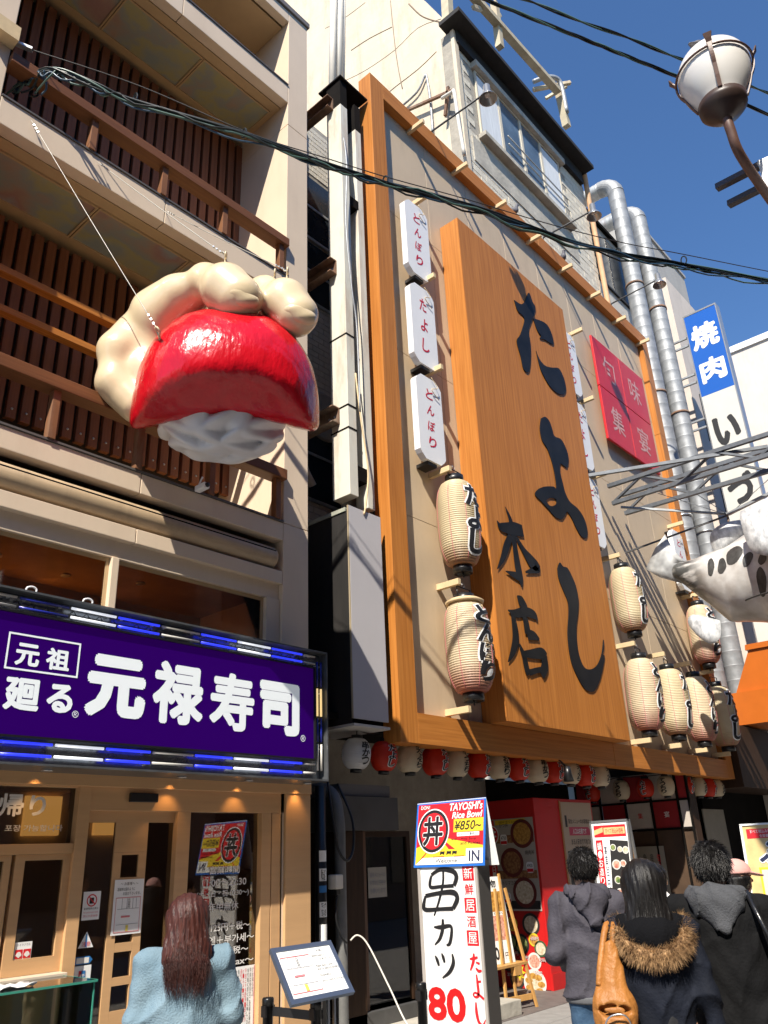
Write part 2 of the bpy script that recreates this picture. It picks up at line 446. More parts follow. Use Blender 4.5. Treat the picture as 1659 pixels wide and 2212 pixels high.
# balcony backs with slats
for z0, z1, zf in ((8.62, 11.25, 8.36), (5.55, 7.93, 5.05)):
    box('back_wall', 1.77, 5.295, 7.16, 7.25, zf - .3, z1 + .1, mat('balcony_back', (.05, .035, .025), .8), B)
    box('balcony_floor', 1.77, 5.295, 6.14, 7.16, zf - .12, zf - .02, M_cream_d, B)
    me = None
    for i in range(25):
        x = 1.80 + i * .142
        if me is None:
            o = box('slat', 0, .098, 0, .06, z0 + .15, z1, M_slat, B, .004); me = o.data; o.location = (x, 6.98, 0)
            sc = lathe('screw', [(.012, -.004), (.012, .004), (.006, .007)], M_steel, o, 8, (.049, -.004, z0 + .25), 'y'); ms = sc.data
        else:
            o = bpy.data.objects.new('slat', me); link(o, B); o.location = (x, 6.98, 0)
            link(bpy.data.objects.new('screw', ms), o)
# wooden railings
for zr_, zf in ((8.90, 8.36), (5.66, 5.05)):
    box('handrail', 1.77, 5.29, 5.93, 6.10, zr_ - .12, zr_, M_rail, B, .008)
    for x in (2.67, 3.51, 4.33, 5.20):
        box('rail_post', x - .035, x + .035, 5.97, 6.05, zf + .022, zr_ - .12, M_post, B, .004)
for z in (6.92, 6.50):                                           # orange beams across the lower balcony
    box('cross_beam', 1.77, 5.29, 6.45, 6.55, z - .07, z, M_woodh, B, .005)
# second floor: awning cassette, window band
box('awning_recess', 1.77, 5.295, 6.22, 6.3, 4.50, 4.85, mat('recess_tan', (.30, .22, .14), .6), B)
lathe('awning_cassette', [(.0, 1.80), (.118, 1.80), (.125, 1.82), (.125, 5.20), (.118, 5.22), (0, 5.22)], mat('cassette_metal', (.46, .34, .21), .45, var=.08, scale=4, stretch=(1, 8, 8), dirt=.4), B, 20, (0, 6.10, 4.645), 'x')
tube('awning_seam', [(1.83, 5.99, 4.70), (5.19, 5.99, 4.70)], .008, M_dark, B, 6)
box('window_head', 1.77, 5.295, 6.06, 6.16, 4.20, 4.36, M_cream, B, .004)
for x0, x1 in ((3.38, 3.445), (5.12, 5.295)): box('mullion', x0, x1, 6.04, 6.16, 3.3, 4.20, M_cream, B, .004)
M_wgl = glass('window_glass', (.9, .87, .82), .0)
for x0, x1 in ((1.77, 3.378), (3.447, 5.118)):
    wn = boxes('window', [(x0, x1, 6.09, 6.11, 4.165, 4.198), (x0, x1, 6.09, 6.11, 3.3, 3.33), (x0, x0 + .03, 6.09, 6.11, 3.331, 4.164), (x1 - .03, x1, 6.09, 6.11, 3.331, 4.164)], M_cream_d, B)
    box('pane', x0 + .03, x1 - .03, 6.098, 6.102, 3.33, 4.165, M_wgl, wn)
boxes('room', [(1.77, 5.295, 6.3, 7.5, 4.30, 4.34), (1.77, 5.295, 7.4, 7.5, 3.2, 4.3), (1.77, 5.295, 6.2, 7.5, 3.15, 3.2)], M_int, B)
M_down = emit('downlight', (1, .62, .25), 6)
for x, y in ((2.75, 6.9), (3.45, 7.0), (4.1, 6.75)):
    d = lathe('downlight', [(.03, 4.285), (.045, 4.285), (.045, 4.30), (.03, 4.3)], M_steel, B, 14, (x, y, 0)); lathe('lamp', [(.0, 4.287), (.03, 4.287), (.03, 4.292), (0, 4.292)], M_down, d, 12, (x, y, 0))
    l = bpy.data.lights.new('downlight_beam', 'SPOT'); l.energy = 38; l.color = (1, .58, .22); l.spot_size = R(75); l.spot_blend = .6; l.shadow_soft_size = .03
    lo = bpy.data.objects.new('downlight_beam', l); link(lo, d); lo.location = (x, y + .25, 4.27); lo.rotation_euler = (R(18), 0, 0)
# ground floor front
box('header', 3.276, 5.66, 6.0, 6.14, 2.13, 2.38, mat('tan_timber', (.55, .33, .16), .45, var=.05, scale=3, stretch=(.4, 6, 6)), B, .004)
M_tan = MT['tan_timber']; box('header', 1.2, 3.274, 6.0, 6.14, 2.29, 2.38, M_tan, B, .004)
box('header_lip', 1.2, 5.66, 5.96, 6.0, 2.30, 2.40, M_tan, B, .004)
box('pilaster', 5.34, 5.655, 5.97, 6.0, 0, 2.30, M_tan, B, .006)
for x0, x1 in ((5.08, 5.19), (5.20, 5.325)): box('door_jamb', x0, x1, 6.0, 6.10, 0, 2.13, M_tan, B, .004)
box('door_jamb', 4.175, 4.305, 6.0, 6.12, 0, 2.13, M_tan, B, .004)
box('door_jamb', 3.275, 3.375, 5.99, 6.12, 0, 2.30, M_tan, B, .004)
M_gl = glass('shop_glass', (.62, .58, .52), .07)
dr = box('sliding_door', 3.64, 3.93, 6.045, 6.075, 1.83, 2.13, M_tan, B)
boxes('door_stile', [(3.64, 3.71, 6.045, 6.075, 0, 1.829), (3.86, 3.93, 6.045, 6.075, 0, 1.829)] + [(3.711, 3.859, 6.045, 6.075, a, b) for a, b in ((1.81, 1.829), (1.26, 1.65), (1.14, 1.20), (.92, .975), (0, .76))], M_tan, dr)
for q in ((3.376, 3.639, 6.045, 6.075, 2.047, 2.13), (3.931, 4.174, 6.045, 6.075, 2.047, 2.13), (3.376, 4.174, 6.044, 6.076, .004, .099)): box('door_rail', *q, M_tan, dr)
box('door_glass', 3.376, 4.174, 6.058, 6.062, .1, 2.046, M_gl, dr)
box('shop_window', 4.306, 5.079, 6.058, 6.062, .1, 2.13, M_gl, B)
box('window_base', 4.306, 5.079, 6.03, 6.09, 0, .10, M_tan, B)
box('door_sensor', 3.70, 3.955, 5.965, 5.998, 2.195, 2.265, M_black, B, .008)
# interior
boxes('shop_interior', [(1.2, 5.3, 7.7, 7.8, 0, 2.4), (1.2, 5.3, 6.14, 7.7, 2.39, 2.41), (5.28, 5.3, 6.14, 7.7, 0, 2.38)], M_int, B)
M_panelglow = emit('interior_lantern', (1, .55, .16), .55)
for x in (3.62, 4.32): box('paper_lantern_panel', x, x + .34, 7.55, 7.62, 2.02, 2.36, M_panelglow, B)
for x, y in ((2.9, 5.80), (4.05, 5.80), (4.75, 5.80), (5.45, 5.80)):
    d = lathe('downlight', [(.028, 2.372), (.04, 2.372), (.04, 2.384), (.028, 2.384)], M_steel, B, 14, (x, y, 0)); lathe('lamp', [(0, 2.374), (.027, 2.374), (.027, 2.379), (0, 2.379)], M_down, d, 12, (x, y, 0))
    l = bpy.data.lights.new('downlight_beam', 'SPOT'); l.energy = 2.2; l.color = (1, .55, .2); l.spot_size = R(80); l.spot_blend = .7; l.shadow_soft_size = .03
    lo = bpy.data.objects.new('downlight_beam', l); link(lo, d); lo.location = (x, y + .1, 2.36); lo.rotation_euler = (R(12), 0, 0)
# take-out window on the left
box('transom', 1.2, 3.274, 6.0, 6.10, 1.83, 1.90, M_tan, B, .004)
box('transom_glass', 1.2, 3.274, 6.058, 6.062, 1.90, 2.29, M_gl, B)
for x0, x1 in ((1.5, 2.83), (2.86, 3.274)):
    sh = boxes('sash', [(x0, x0 + .07, 6.02, 6.07, 1.07, 1.828), (x1 - .05, x1, 6.02, 6.07, 1.07, 1.828), (x0 + .07, x1 - .05, 6.02, 6.07, 1.79, 1.828), (x0 + .07, x1 - .05, 6.02, 6.07, 1.07, 1.17)], M_tan, B)
    box('sash_glass', x0 + .07, x1 - .05, 6.04, 6.044, 1.17, 1.79, M_gl, sh)
box('counter_sill', 1.2, 3.274, 5.90, 6.10, 1.03, 1.068, mat('pale_sill', (.62, .52, .40), .4), B, .004)
box('counter_front', 1.2, 3.274, 5.96, 6.08, 0, 1.03, M_tan, B)
FRF = frame_xyz((0, 6.0, 0), (1, 0, 0), (0, 0, 1))                # facade frame: u = x, v = z, w towards street (negative y)
M_sticker = mat('glass_lettering', (.72, .70, .66), .5)
GF = frame_xyz((0, 6.056, 0), (1, 0, 0), (0, 0, 1))
text('lettering', '持帰り', GF, 2.50, 3.05, 2.085, 2.24, M_sticker, B, bold=.03)
text('lettering', '外帯  포장 가능합니다', GF, 2.60, 3.20, 1.985, 2.03, M_sticker, B, bold=.01)
for s, u0, u1, v0, v1 in (('営業時間', 4.56, 4.88, 1.64, 1.70), ('11:00～22:30', 4.49, 4.96, 1.545, 1.60), ('(土・日・祝 10:30～)', 4.44, 4.99, 1.455, 1.515), ('年中無休', 4.565, 4.88, 1.355, 1.42),
                          ('1皿 125円＋税～', 4.46, 5.01, 1.20, 1.265), ('125엔＋부가세～', 4.46, 5.06, 1.105, 1.17), ('125日元＋税～', 4.46, 5.00, 1.02, 1.08), ('125yen＋tax～', 4.46, 5.06, .925, .99)):
    text('lettering', s, GF, u0, u1, v0, v1, M_sticker, B, bold=.012)
# notices stuck on the door glass
def notice(name, label, u0, u1, v0, v1, fr, cat='notice', items=(), base=None, lift=.004, parent=None, red=False):
    t = tag(slab(name, rect(u0, u1, v0, v1), fr, .002, base or M_inkw, parent, lift), label, cat) if parent is None else slab(name, rect(u0, u1, v0, v1), fr, .002, base or M_inkw, parent, lift)
    for s, a, b, c, d, m in items:
        text('lettering', s, fr, u0 + (u1 - u0) * a, u0 + (u1 - u0) * b, v0 + (v1 - v0) * c, v0 + (v1 - v0) * d, m, t, lift=lift + .0015)
    return t
DF = frame_xyz((0, 6.04, 0), (1, 0, 0), (0, 0, 1))
M_pinkline = mat('pink_print', (.65, .20, .22), .6)
M_greyink = mat('grey_print', (.22, .22, .25), .6)
n = notice('notice', 'white queue notice with map taped to the wooden door', 3.665, 3.92, 1.255, 1.635, DF, items=(('～ お客様へ ～', .2, .8, .89, .95, M_ink), ('混雑時は図のように', .1, .7, .79, .85, M_ink), ('お並び下さいませ。', .3, .9, .71, .77, M_ink)))
def queue_map(fr, u0, u1, v0, v1, parent, lift):
    fu = lambda a: u0 + (u1 - u0) * a
    fv = lambda a: v0 + (v1 - v0) * a
    e = (u1 - u0) * .012
    L = [(0, 1, 0, .02), (0, 1, .98, 1), (0, .015, 0, 1), (.985, 1, 0, 1)]
    for k, (a, b, c, d) in enumerate(L): slab('map_border', rect(fu(a), fu(b), fv(c), fv(d)), fr, .0008, M_pinkline, parent, lift + .0002 * k)
    for a, b, c, d in ((.08, .95, .66, .67), (.08, .95, .22, .23), (.25, .26, .67, .97), (.45, .46, .67, .97), (.68, .69, .67, .97), (.82, .83, .67, .97)): slab('map_line', rect(fu(a), fu(b), fv(c), fv(d)), fr, .0008, M_greyink, parent, lift + .001)
    slab('map_queue', rect(fu(.25), fu(.6), fv(.42), fv(.47)), fr, .0008, M_pinkline, parent, lift + .001)
    slab('map_stop', rect(fu(.46), fu(.56), fv(.03), fv(.2)), fr, .0008, mat('map_yellow', (.7, .55, .1), .6), parent, lift + .001)
    vtext('lettering', '元禄寿司', fr, fu(.48), fu(.58), fv(.68), fv(.96), M_ink, parent, lift + .0015)
queue_map(DF, 3.685, 3.90, 1.27, 1.51, n, .006)
n = notice('sticker', 'white no food sticker with red barred circle on the door glass', 3.415, 3.555, 1.375, 1.565, DF, 'sticker', items=(('飲食物持込禁止', .08, .92, .36, .44, M_ink), ('No outside food or drink', .08, .92, .24, .3, M_pinkline), ('禁止外帯食物', .08, .9, .1, .18, M_pinkline)))
cu, cv = 3.485, 1.505
V = []; F = []
for k in range(28):
    a = 2 * math.pi * k / 28
    V += [DF(cu + .042 * math.cos(a), cv + .042 * math.sin(a), .006), DF(cu + .034 * math.cos(a), cv + .034 * math.sin(a), .006)]
F = [(2 * k, 2 * k + 1, (2 * k + 3) % 56, (2 * k + 2) % 56) for k in range(28)]
mesh('red_ring', V, F, M_inkr, n); slab('cup_print', rect(cu - .018, cu + .016, cv - .022, cv + .018), DF, .001, M_ink, n, .006)
slab('red_bar', [(cu - .029, cv + .025), (cu - .024, cv + .030), (cu + .029, cv - .025), (cu + .024, cv - .030)], DF, .001, M_inkr, n, .0075)
n = tag(slab('sticker', [(3.41, 1.195), (3.53, 1.195), (3.47, 1.30)], DF, .002, M_inkw, None, .004), 'triangular white caution sticker with blue stripe on door glass', 'sticker')
slab('blue_stripe', [(3.463, 1.20), (3.477, 1.20), (3.474, 1.285), (3.466, 1.285)], DF, .001, mat('print_blue', (.02, .16, .42), .5), n, .006)
text('lettering', '注意', DF, 3.435, 3.505, 1.205, 1.235, M_inkr, n, .007)
n = tag(slab('sticker', [(3.40, 1.09), (3.51, 1.09), (3.535, 1.115), (3.51, 1.14), (3.40, 1.14)], DF, .002, MT['print_blue'], None, .004), 'blue arrow shaped sticker on door glass under the caution triangle', 'sticker')
slab('print', rect(3.408, 3.505, 1.097, 1.133), DF, .001, M_sticker, n, .006)
n = tag(slab('sticker', rect(3.39, 3.53, .985, 1.082), DF, .002, M_inkw, None, .004), 'white card payment sticker lowest on the door glass', 'sticker')
slab('print', rect(3.435, 3.485, 1.005, 1.05), DF, .001, M_inkr, n, .006); slab('print', rect(3.455, 3.485, 1.005, 1.05), DF, .001, MT['print_blue'], n, .0075)
text('lettering', '銀聯', DF, 3.44, 3.48, 1.012, 1.03, M_inkw, n, .009)
n = notice('notice', 'tall white price notice in vertical print low on the shop window', 4.79, 5.075, .45, .92, GF)
for k, s in enumerate(('『お知らせ』', '平素は格別のご愛顧を賜り', '有り難く厚く御礼申し上げ', '平成三十年四月一日より', 'ビールメーカーの業務用', '通りとさせて頂きます', '瓶ビール（中瓶）', '生ビール中', '生ビール小', '今後ともよろしく', 'お客様方のご理解を')):
    u1 = 5.06 - k * .025; h = .035 * len(s)
    vtext('lettering', s, GF, u1 - .016, u1, .90 - h, .90, M_inkr if k in (3, 4, 5) else M_ink, n, .006)
slab('notice_border', rect(4.795, 4.80, .455, .915), GF, .001, M_pinkline, n, .0062); slab('notice_border', rect(5.065, 5.07, .455, .915), GF, .001, M_pinkline, n, .0062)
n = notice('sticker', 'small menu sticker with two red fan pictures on take-out window', 2.94, 3.06, 1.155, 1.275, frame_xyz((0, 6.036, 0), (1, 0, 0), (0, 0, 1)), 'sticker', items=(('ﾃｲｸｱｳﾄ', .1, .9, .8, .92, M_greyink),))
fr = frame_xyz((0, 6.036, 0), (1, 0, 0), (0, 0, 1))
for a in (2.945, 3.003):
    slab('red_print', rect(a, a + .052, 1.175, 1.23), fr, .001, M_inkr, n, .006)
    slab('fan_print', [(a + .026, 1.18)] + [(a + .026 + .022 * math.cos(R(t)), 1.183 + .034 * math.sin(R(t))) for t in range(20, 161, 20)], fr, .001, M_sticker, n, .0075)
# ------------------------------------------------------------------ purple shop sign with neon border
SG = thing('shop_sign', 'wide purple lightbox sign with white brush lettering and neon tube border', 'sign', (4, 5.6, 2.4))
M_signframe = mat('sign_frame_metal', (.16, .17, .18), .35, metal=.6, var=.2, scale=6, grunge=.15)
X0s, X1s = .6, 5.54
boxes('housing', [(X0s, X1s, 5.72, 5.97, 2.385, 3.60), (X0s, X1s, 5.60, 5.72, 3.585, 3.60), (X0s, X1s, 5.60, 5.72, 2.385, 2.40), (X1s - .012, X1s, 5.60, 5.719, 2.401, 3.584)], M_signframe, SG)
boxes('trough', [(X0s, X1s - .013, 5.70, 5.719, 3.43, 3.584), (X0s, X1s - .013, 5.70, 5.719, 2.401, 2.575), (5.385, X1s - .013, 5.70, 5.719, 2.576, 3.429)], mat('trough_metal', (.30, .32, .34), .25, metal=.85, var=.2, scale=9), SG)
bx = boxes('inner_frame', [(X0s, 5.40, 5.615, 5.70, 3.425, 3.44), (X0s, 5.40, 5.615, 5.70, 2.565, 2.58), (5.385, 5.40, 5.615, 5.70, 2.581, 3.424)], M_black, SG)
def signface():
    m = bpy.data.materials.new('purple_acrylic'); m.use_nodes = True; b = m.node_tree.nodes['Principled BSDF']
    b.inputs['Base Color'].default_value = (.012, .0, .065, 1); b.inputs['Roughness'].default_value = .4; b.inputs['Specular IOR Level'].default_value = .06; b.inputs['Emission Color'].default_value = (.022, .0, .085, 1); b.inputs['Emission Strength'].default_value = .4
    return m
box('face', X0s, 5.385, 5.64, 5.66, 2.58, 3.425, signface(), SG)
PF = frame_xyz((0, 5.64, 0), (1, 0, 0), (0, 0, 1)); M_signw = emit('lit_white_letter', (.75, .82, .85), .16, (.70, .74, .76))
k = 5.64 / 5.6
def T5(s, x0, x1, z0, z1, b=0.0, **kw):
    c = lambda z: 1.7 + (z - 1.7) * k
    return text('lettering', s, PF, x0 * k, x1 * k, c(z0), c(z1), M_signw, SG, .003, b, **kw)
T5('元', 3.02, 3.53, 2.755, 3.225, .062); T5('禄', 3.59, 4.08, 2.755, 3.255, .040); T5('寿', 4.145, 4.625, 2.75, 3.24, .036); T5('司', 4.685, 5.165, 2.755, 3.23, .055)
T5('元', 2.465, 2.64, 3.05, 3.21, .04); T5('祖', 2.69, 2.87, 3.05, 3.21, .04)
T5('廻', 2.425, 2.68, 2.74, 2.965, .045); T5('る', 2.73, 2.93, 2.752, 2.957, .05)
T5('®', 2.935, 2.985, 2.73, 2.78, .0); T5('®', 5.18, 5.24, 2.72, 2.78, .0)
c = lambda z: 1.7 + (z - 1.7) * k
for i, (a, b_, z0, z1) in enumerate(((2.40, 2.945, 3.262, 3.275), (2.40, 2.945, 3.015, 3.028), (2.40, 2.412, 3.028, 3.262), (2.933, 2.945, 3.028, 3.262))):
    slab('lettering_border', rect(a * k, b_ * k, c(z0), c(z1)), PF, .002, M_signw, SG, .004)
M_nw = emit('white_neon', (.85, .90, 1), .4, (.85, .85, .85)); M_nb = emit('blue_neon', (.03, .05, 1), .6, (.02, .03, .6)); M_nd = mat('unlit_neon', (.55, .54, .50), .2); M_ny = emit('amber_neon', (1, .70, .30), .5, (.8, .6, .3))
M_nbd = mat('unlit_blue_neon', (.02, .03, .30), .2)
sup = []
for zz in (3.545, 3.475, 2.535, 2.455):
    x = .85; i = 0
    while x < 5.40:
        x1 = min(x + .40, 5.42)
        m = (M_nw if i % 4 == 1 else M_nd) if i % 2 else M_nb
        if zz > 3 and i == 4: m = M_nbd
        tube('neon_tube', [(x + .012, 5.645, zz), (x1 - .012, 5.645, zz)], .0105, m, SG, 8)
        sup += [((x + .06, 5.70, zz), (x + .06, 5.652, zz)), ((x1 - .06, 5.70, zz), (x1 - .06, 5.652, zz))]
        x = x1; i += 1
for xx in (5.44, 5.49):
    for z0, z1, m in ((2.48, 2.72, M_nd), (2.74, 2.96, M_nbd), (2.98, 3.24, M_ny), (3.26, 3.50, M_nbd)):
        tube('neon_tube', [(xx, 5.645, z0), (xx, 5.645, z1)], .0105, m, SG, 8); sup.append(((xx, 5.70, z1 - .04), (xx, 5.652, z1 - .04)))
tag(bars('tube_support', sup, .012, .012, M_white, SG), kind='stuff')
wires = []
for i in range(40):
    x = 1.0 + i * .11; zz = random.choice((3.505, 2.49)); V, F = tubevf(smoothpts([(x, 5.69, zz), (x + .02, 5.66, zz + .02), (x + .05, 5.67, zz - .015), (x + .06, 5.695, zz + .01)], 4), .003, 5)
    wires.append((V, F))
VV = []; FF = []
for V, F in wires:
    q = len(VV); VV += V; FF += [tuple(i + q for i in f) for f in F]
tag(mesh('tube_wiring', VV, FF, M_black, SG), kind='stuff')
for x in (2.5, 2.95): tube('hook', smoothpts([(x, 5.65, 3.60), (x, 5.64, 3.63), (x + .04, 5.64, 3.645), (x + .07, 5.64, 3.63), (x + .07, 5.64, 3.61)], 3), .008, M_white, SG, 6)

# ------------------------------------------------------------------ hanging sculpture: hand with nigiri
C0 = at(490, 902, d=7.4); N_ = (CAM - C0).normalized(); R_ = N_.cross(Vector((0, 0, 1))).normalized() * -1; U_ = N_.cross(R_)
if U_.z < 0: U_ = -U_
def SX(V): return np.array(C0) + V[:, :1] * np.array(R_) + V[:, 1:2] * np.array(U_) + V[:, 2:3] * np.array(N_)
def SP(r, u, n): return C0 + R_ * r + U_ * u + N_ * n
SC = thing('hanging_sculpture', 'huge cream hand pressing red tuna onto white rice, hung on wires above purple sign', 'sculpture', tuple(C0))
M_hand = mat('gold_cream_paint', (.66, .53, .34), .28, var=.05, scale=5, coat=.4, bump=.04, bscale=14)
M_tuna = mat('glossy_red_paint', (.50, .004, .012), .22, var=.10, scale=7, bump=.35, bscale=30, coat=.25, stretch=(1, 1, .45), spec=.4)
M_rice = mat('white_rice_paint', (.66, .66, .68), .4, var=.04, scale=6)
cN, sN = math.cos(R(-15)), math.sin(R(-15))
def tuna(p):
    r, u, n = p[:, 0], p[:, 1], p[:, 2]
    e = ((np.abs((r - .02 * u) / .84)) ** 2.6 + (np.abs((u + .12) / 1.08)) ** 2.3 + np.abs((n + .15) / .86) ** 2.4) ** (1 / 2.3)
    d = (e - 1) * .8
    pl = -.58 * (u - .34) + .815 * (n - .64) + .02 * np.sin(r * 5 + 1)       # cut face, leaning over
    d = smax(d, pl, .09)
    bot = .0 - .13 * (r / .8) ** 2 + .05 * r
    d = smax(d, bot - u, .12)
    return d + .006 * wob(p, 9) + .003 * wob(p, 30)
sdf_obj('tuna_slice', tuna, (-.95, -.35, -1.1), (.95, 1.12, .8), .021, M_tuna, SC, SX)
def ricef(p):
    d = ell(p, (-.05, -.05, -.06), (.54, .34, .46))
    q = p * np.array([1, 1.5, 1.0]) * 7.5
    a = q[:, 0] + .7 * q[:, 1] + 1.1 * np.sin(q[:, 2] * .9 + q[:, 1] * .8); b = q[:, 1] * 1.2 - .6 * q[:, 0] + .9 * np.sin(q[:, 0] * .8 + q[:, 2])
    g = np.maximum(np.abs(np.sin(a)), np.abs(np.sin(b * 1.1 + 1))) 
    return d - .075 * (g - .6) - .012 * wob(p, 13)
sdf_obj('rice_ball', ricef, (-.8, -.55, -.8), (.8, .62, .6), .014, M_rice, SC, SX)
def handf(p):
    f1 = union(.05, cone(p, (.05, 1.05, .05), (-.05, 1.13, -.06), .215, .235), cone(p, (-.05, 1.13, -.06), (-.24, 1.22, -.34), .20, .16))
    f1 = union(.07, f1, cone(p, (-.24, 1.22, -.34), (-.50, 1.04, -.54), .160, .19))
    f2 = union(.05, cone(p, (.57, .95, .05), (.47, 1.05, -.06), .20, .225), cone(p, (.47, 1.05, -.06), (.30, 1.15, -.36), .20, .145))
    f2 = union(.07, f2, cone(p, (.30, 1.18, -.34), (-.1, .95, -.9), .16, .18))
    palm = union(.12, cone(p, (-.50, 1.08, -.52), (-.66, .90, -.60), .20, .26), cone(p, (-.66, .9, -.62), (-.72, .62, -.62), .25, .24), cone(p, (-.1, .95, -.9), (-.62, .8, -.8), .22, .26))
    th = union(.06, cone(p, (-.88, .74, -.64), (-1.0, .54, -.48), .19, .19), cone(p, (-1.0, .54, -.48), (-1.0, .24, -.34), .185, .17), cone(p, (-1.0, .24, -.34), (-.80, .06, -.22), .18, .17))
    mid = union(.05, cone(p, (-.72, .62, -.62), (-.76, .36, -.40), .22, .20), cone(p, (-.76, .36, -.40), (-.62, .20, -.2), .19, .15))
    d = union(.06, union(.14, f1, palm), f2); d = smin(d, mid, .10)
    d = smin(d, th, .07)
    return d + .008 * wob(p, 8)
sdf_obj('hand', handf, (-1.28, -.25, -1.25), (.88, 1.5, .35), .0215, M_hand, SC, SX)
for q0, q1 in (((.10, 1.015, .165), (.05, 1.065, .165)), ((.605, .92, .155), (.555, .97, .15))):
    sdf_obj('nail', lambda p, a=q0, b=q1: cone(p, a, b, .105, .10, (1.3, .80, 1.0)), (q0[0] - .25, q0[1] - .2, 0), (q0[0] + .2, q0[1] + .25, .4), .014, M_hand, SC, SX)
def eyebolt(base, up, s=1.0):
    base = Vector(base); up = Vector(up).normalized(); q = up.orthogonal().normalized(); r = .032 * s
    c = base + up * (.05 * s + r)
    tube('eye_bolt', [base - up * .03, base + up * .05 * s], .012 * s, M_hand, SC, 8)
    tube('eye_bolt', [c + (up * math.cos(a) + q * math.sin(a)) * r for a in np.linspace(0, 2 * math.pi, 17)], .009 * s, M_hand, SC, 6)
    return c
M_wire = mat('galvanised_wire', (.38, .36, .32), .5, metal=.4)
def guy(label, a, b):
    a = Vector(a); b = Vector(b); t = thing('guy_wire', label, 'wire', tuple(a), 'wires holding the sculpture')
    tube('cable', [a, (a + b) / 2 - Vector((0, 0, .01)), b], .004, M_wire, t, 6, 4)
    d = (b - a).normalized(); q = d.orthogonal().normalized()
    for e, sg in ((b, -1), (a, 1)):
        for k2 in range(3):
            c_ = e + d * sg * (.08 + .05 * k2); V = barv(c_ - d * .010, c_ + d * .010, .02, .014); mesh('wire_clip', V, BARF, M_steel, t)
    tube('loop', smoothpts([b, b + q * .018 - d * .03, b - d * .07], 4), .006, M_wire, t, 5)
e1 = eyebolt(SP(-.07, 1.35, -.10), U_); e2 = eyebolt(SP(.48, 1.26, -.04), U_); e3 = eyebolt(SP(.38, 1.28, -.3), U_); e4 = eyebolt(SP(-.58, .62, .28), U_ * .8 + N_ * .6 - R_ * .2)
guy('thin wire from the fascia down to the red tuna slice', (2.06, 5.99, 8.28), e4)
guy('thin wire from the fascia to the fingertip nearest the slats', (2.75, 5.99, 8.28), e1)
guy('thin wire from the fascia to the fingertip nearest the pillar', (3.56, 5.99, 8.20), e2)
# ------------------------------------------------------------------ izakaya facade: framed panel wall
FA = thing('izakaya_facade', 'beige panelled izakaya facade inside a deep orange wood frame', 'building', (12.2, 6.14, 2.9))
xb = [7.40, 8.62, 9.84, 11.06, 12.28, 13.50, 14.72, 15.94, 17.14]; zb = [3.25, 5.86, 8.47, 11.08, 13.30]
for i in range(8):
    for j in range(4):
        box('wall_panel', xb[i] + .004, xb[i + 1] - .004, 6.14, 6.18, zb[j] + .004, zb[j + 1] - .004, M_panel, FA, .003)
box('backing', 7.10, 17.44, 6.185, 6.25, 2.92, 13.6, M_dark, FA)
box('frame_side', 7.08, 7.40, 6.0, 6.26, 2.90, 13.63, M_wood, FA, .004)
box('frame_side', 17.14, 17.46, 6.0, 6.26, 2.90, 10.72, M_wood, FA, .004); box('frame_side', 17.14, 17.46, 6.0, 6.26, 10.728, 13.63, M_wood, FA, .004)
for x0, x1 in ((7.401, 12.26), (12.268, 17.139)):
    box('frame_top', x0, x1, 6.0, 6.26, 13.30, 13.63, M_woodh, FA, .004)
    box('frame_bottom', x0, x1, 6.0, 6.26, 2.90, 3.25, M_woodh, FA, .004)
M_stick = mat('pale_bracket_wood', (.62, .47, .27), .6, var=.1, scale=8)
st_me = None
def stick(x, z):
    global st_me
    if st_me is None:
        o = box('bracket', -.03, .03, -.36, 0, -.04, .04, M_stick, FA, .003); st_me = o.data
    else: o = link(bpy.data.objects.new('bracket', st_me), FA)
    o.location = (x, 6.138, z); return o
for i in range(8): stick(8.184 + 1.268 * i, 13.33 - .06)
zs = [11.58, 9.94, 8.27, 6.61, 4.97, 3.335]
for z in zs: stick(8.14, z); stick(13.22, z)
for x in (14.45, 15.65, 16.82): stick(x, 4.97); stick(x, 3.335)
for z in (6.61, 8.27): stick(16.82, z)
# big wooden sign
BS = thing('vertical_sign', 'towering orange wood sign box with black brush calligraphy', 'sign', (10.65, 5.76, 3.25))
bm = bmesh.new()
for v in boxv(8.90, 12.40, 5.76, 6.135, 3.255, 11.61): bm.verts.new(v)
bm.verts.ensure_lookup_table()
for f in BF: bm.faces.new([bm.verts[i] for i in f])
bmesh.ops.bevel(bm, geom=bm.edges[:], offset=.006, segments=2, affect='EDGES')
frombm('sign_box', bm, M_wood, BS)
M_letter = mat('gloss_black_letter', (.013, .013, .014), .42, spec=.13, var=.3, scale=3)
BFR = frame_xyz((0, 5.757, 0), (1, 0, 0), (0, 0, 1))
def z8(x, y):
    p = at((1400 + x / 1.276) * .5486, (1800 + y / 1.276) * .5486, y=5.757); return (p.x, p.z)
def z7(x, y): return z8(x, y - 1403.6)
def blob(pts, cv=z8, hole=None):
    P = [Vector((*cv(*p), 0)) for p in pts]; P = smoothpts(P + [P[0]], 4)[:-1]
    bm = bmesh.new(); vs = [bm.verts.new(BFR(p.x, p.y, .012)) for p in P]
    es = [bm.edges.new((vs[i], vs[(i + 1) % len(vs)])) for i in range(len(vs))]
    if hole:
        H = smoothpts([Vector((*cv(*p), 0)) for p in hole + [hole[0]]], 4)[:-1]; hs = [bm.verts.new(BFR(p.x, p.y, .012)) for p in H]
        es += [bm.edges.new((hs[i], hs[(i + 1) % len(hs)])) for i in range(len(hs))]
    bmesh.ops.triangle_fill(bm, edges=es, use_beauty=True)
    r = bmesh.ops.extrude_face_region(bm, geom=bm.faces[:])
    bmesh.ops.translate(bm, vec=(0, .010, 0), verts=[e for e in r['geom'] if isinstance(e, bmesh.types.BMVert)])
    bmesh.ops.recalc_face_normals(bm, faces=bm.faces[:])
    return frombm('lettering', bm, M_letter, BS)
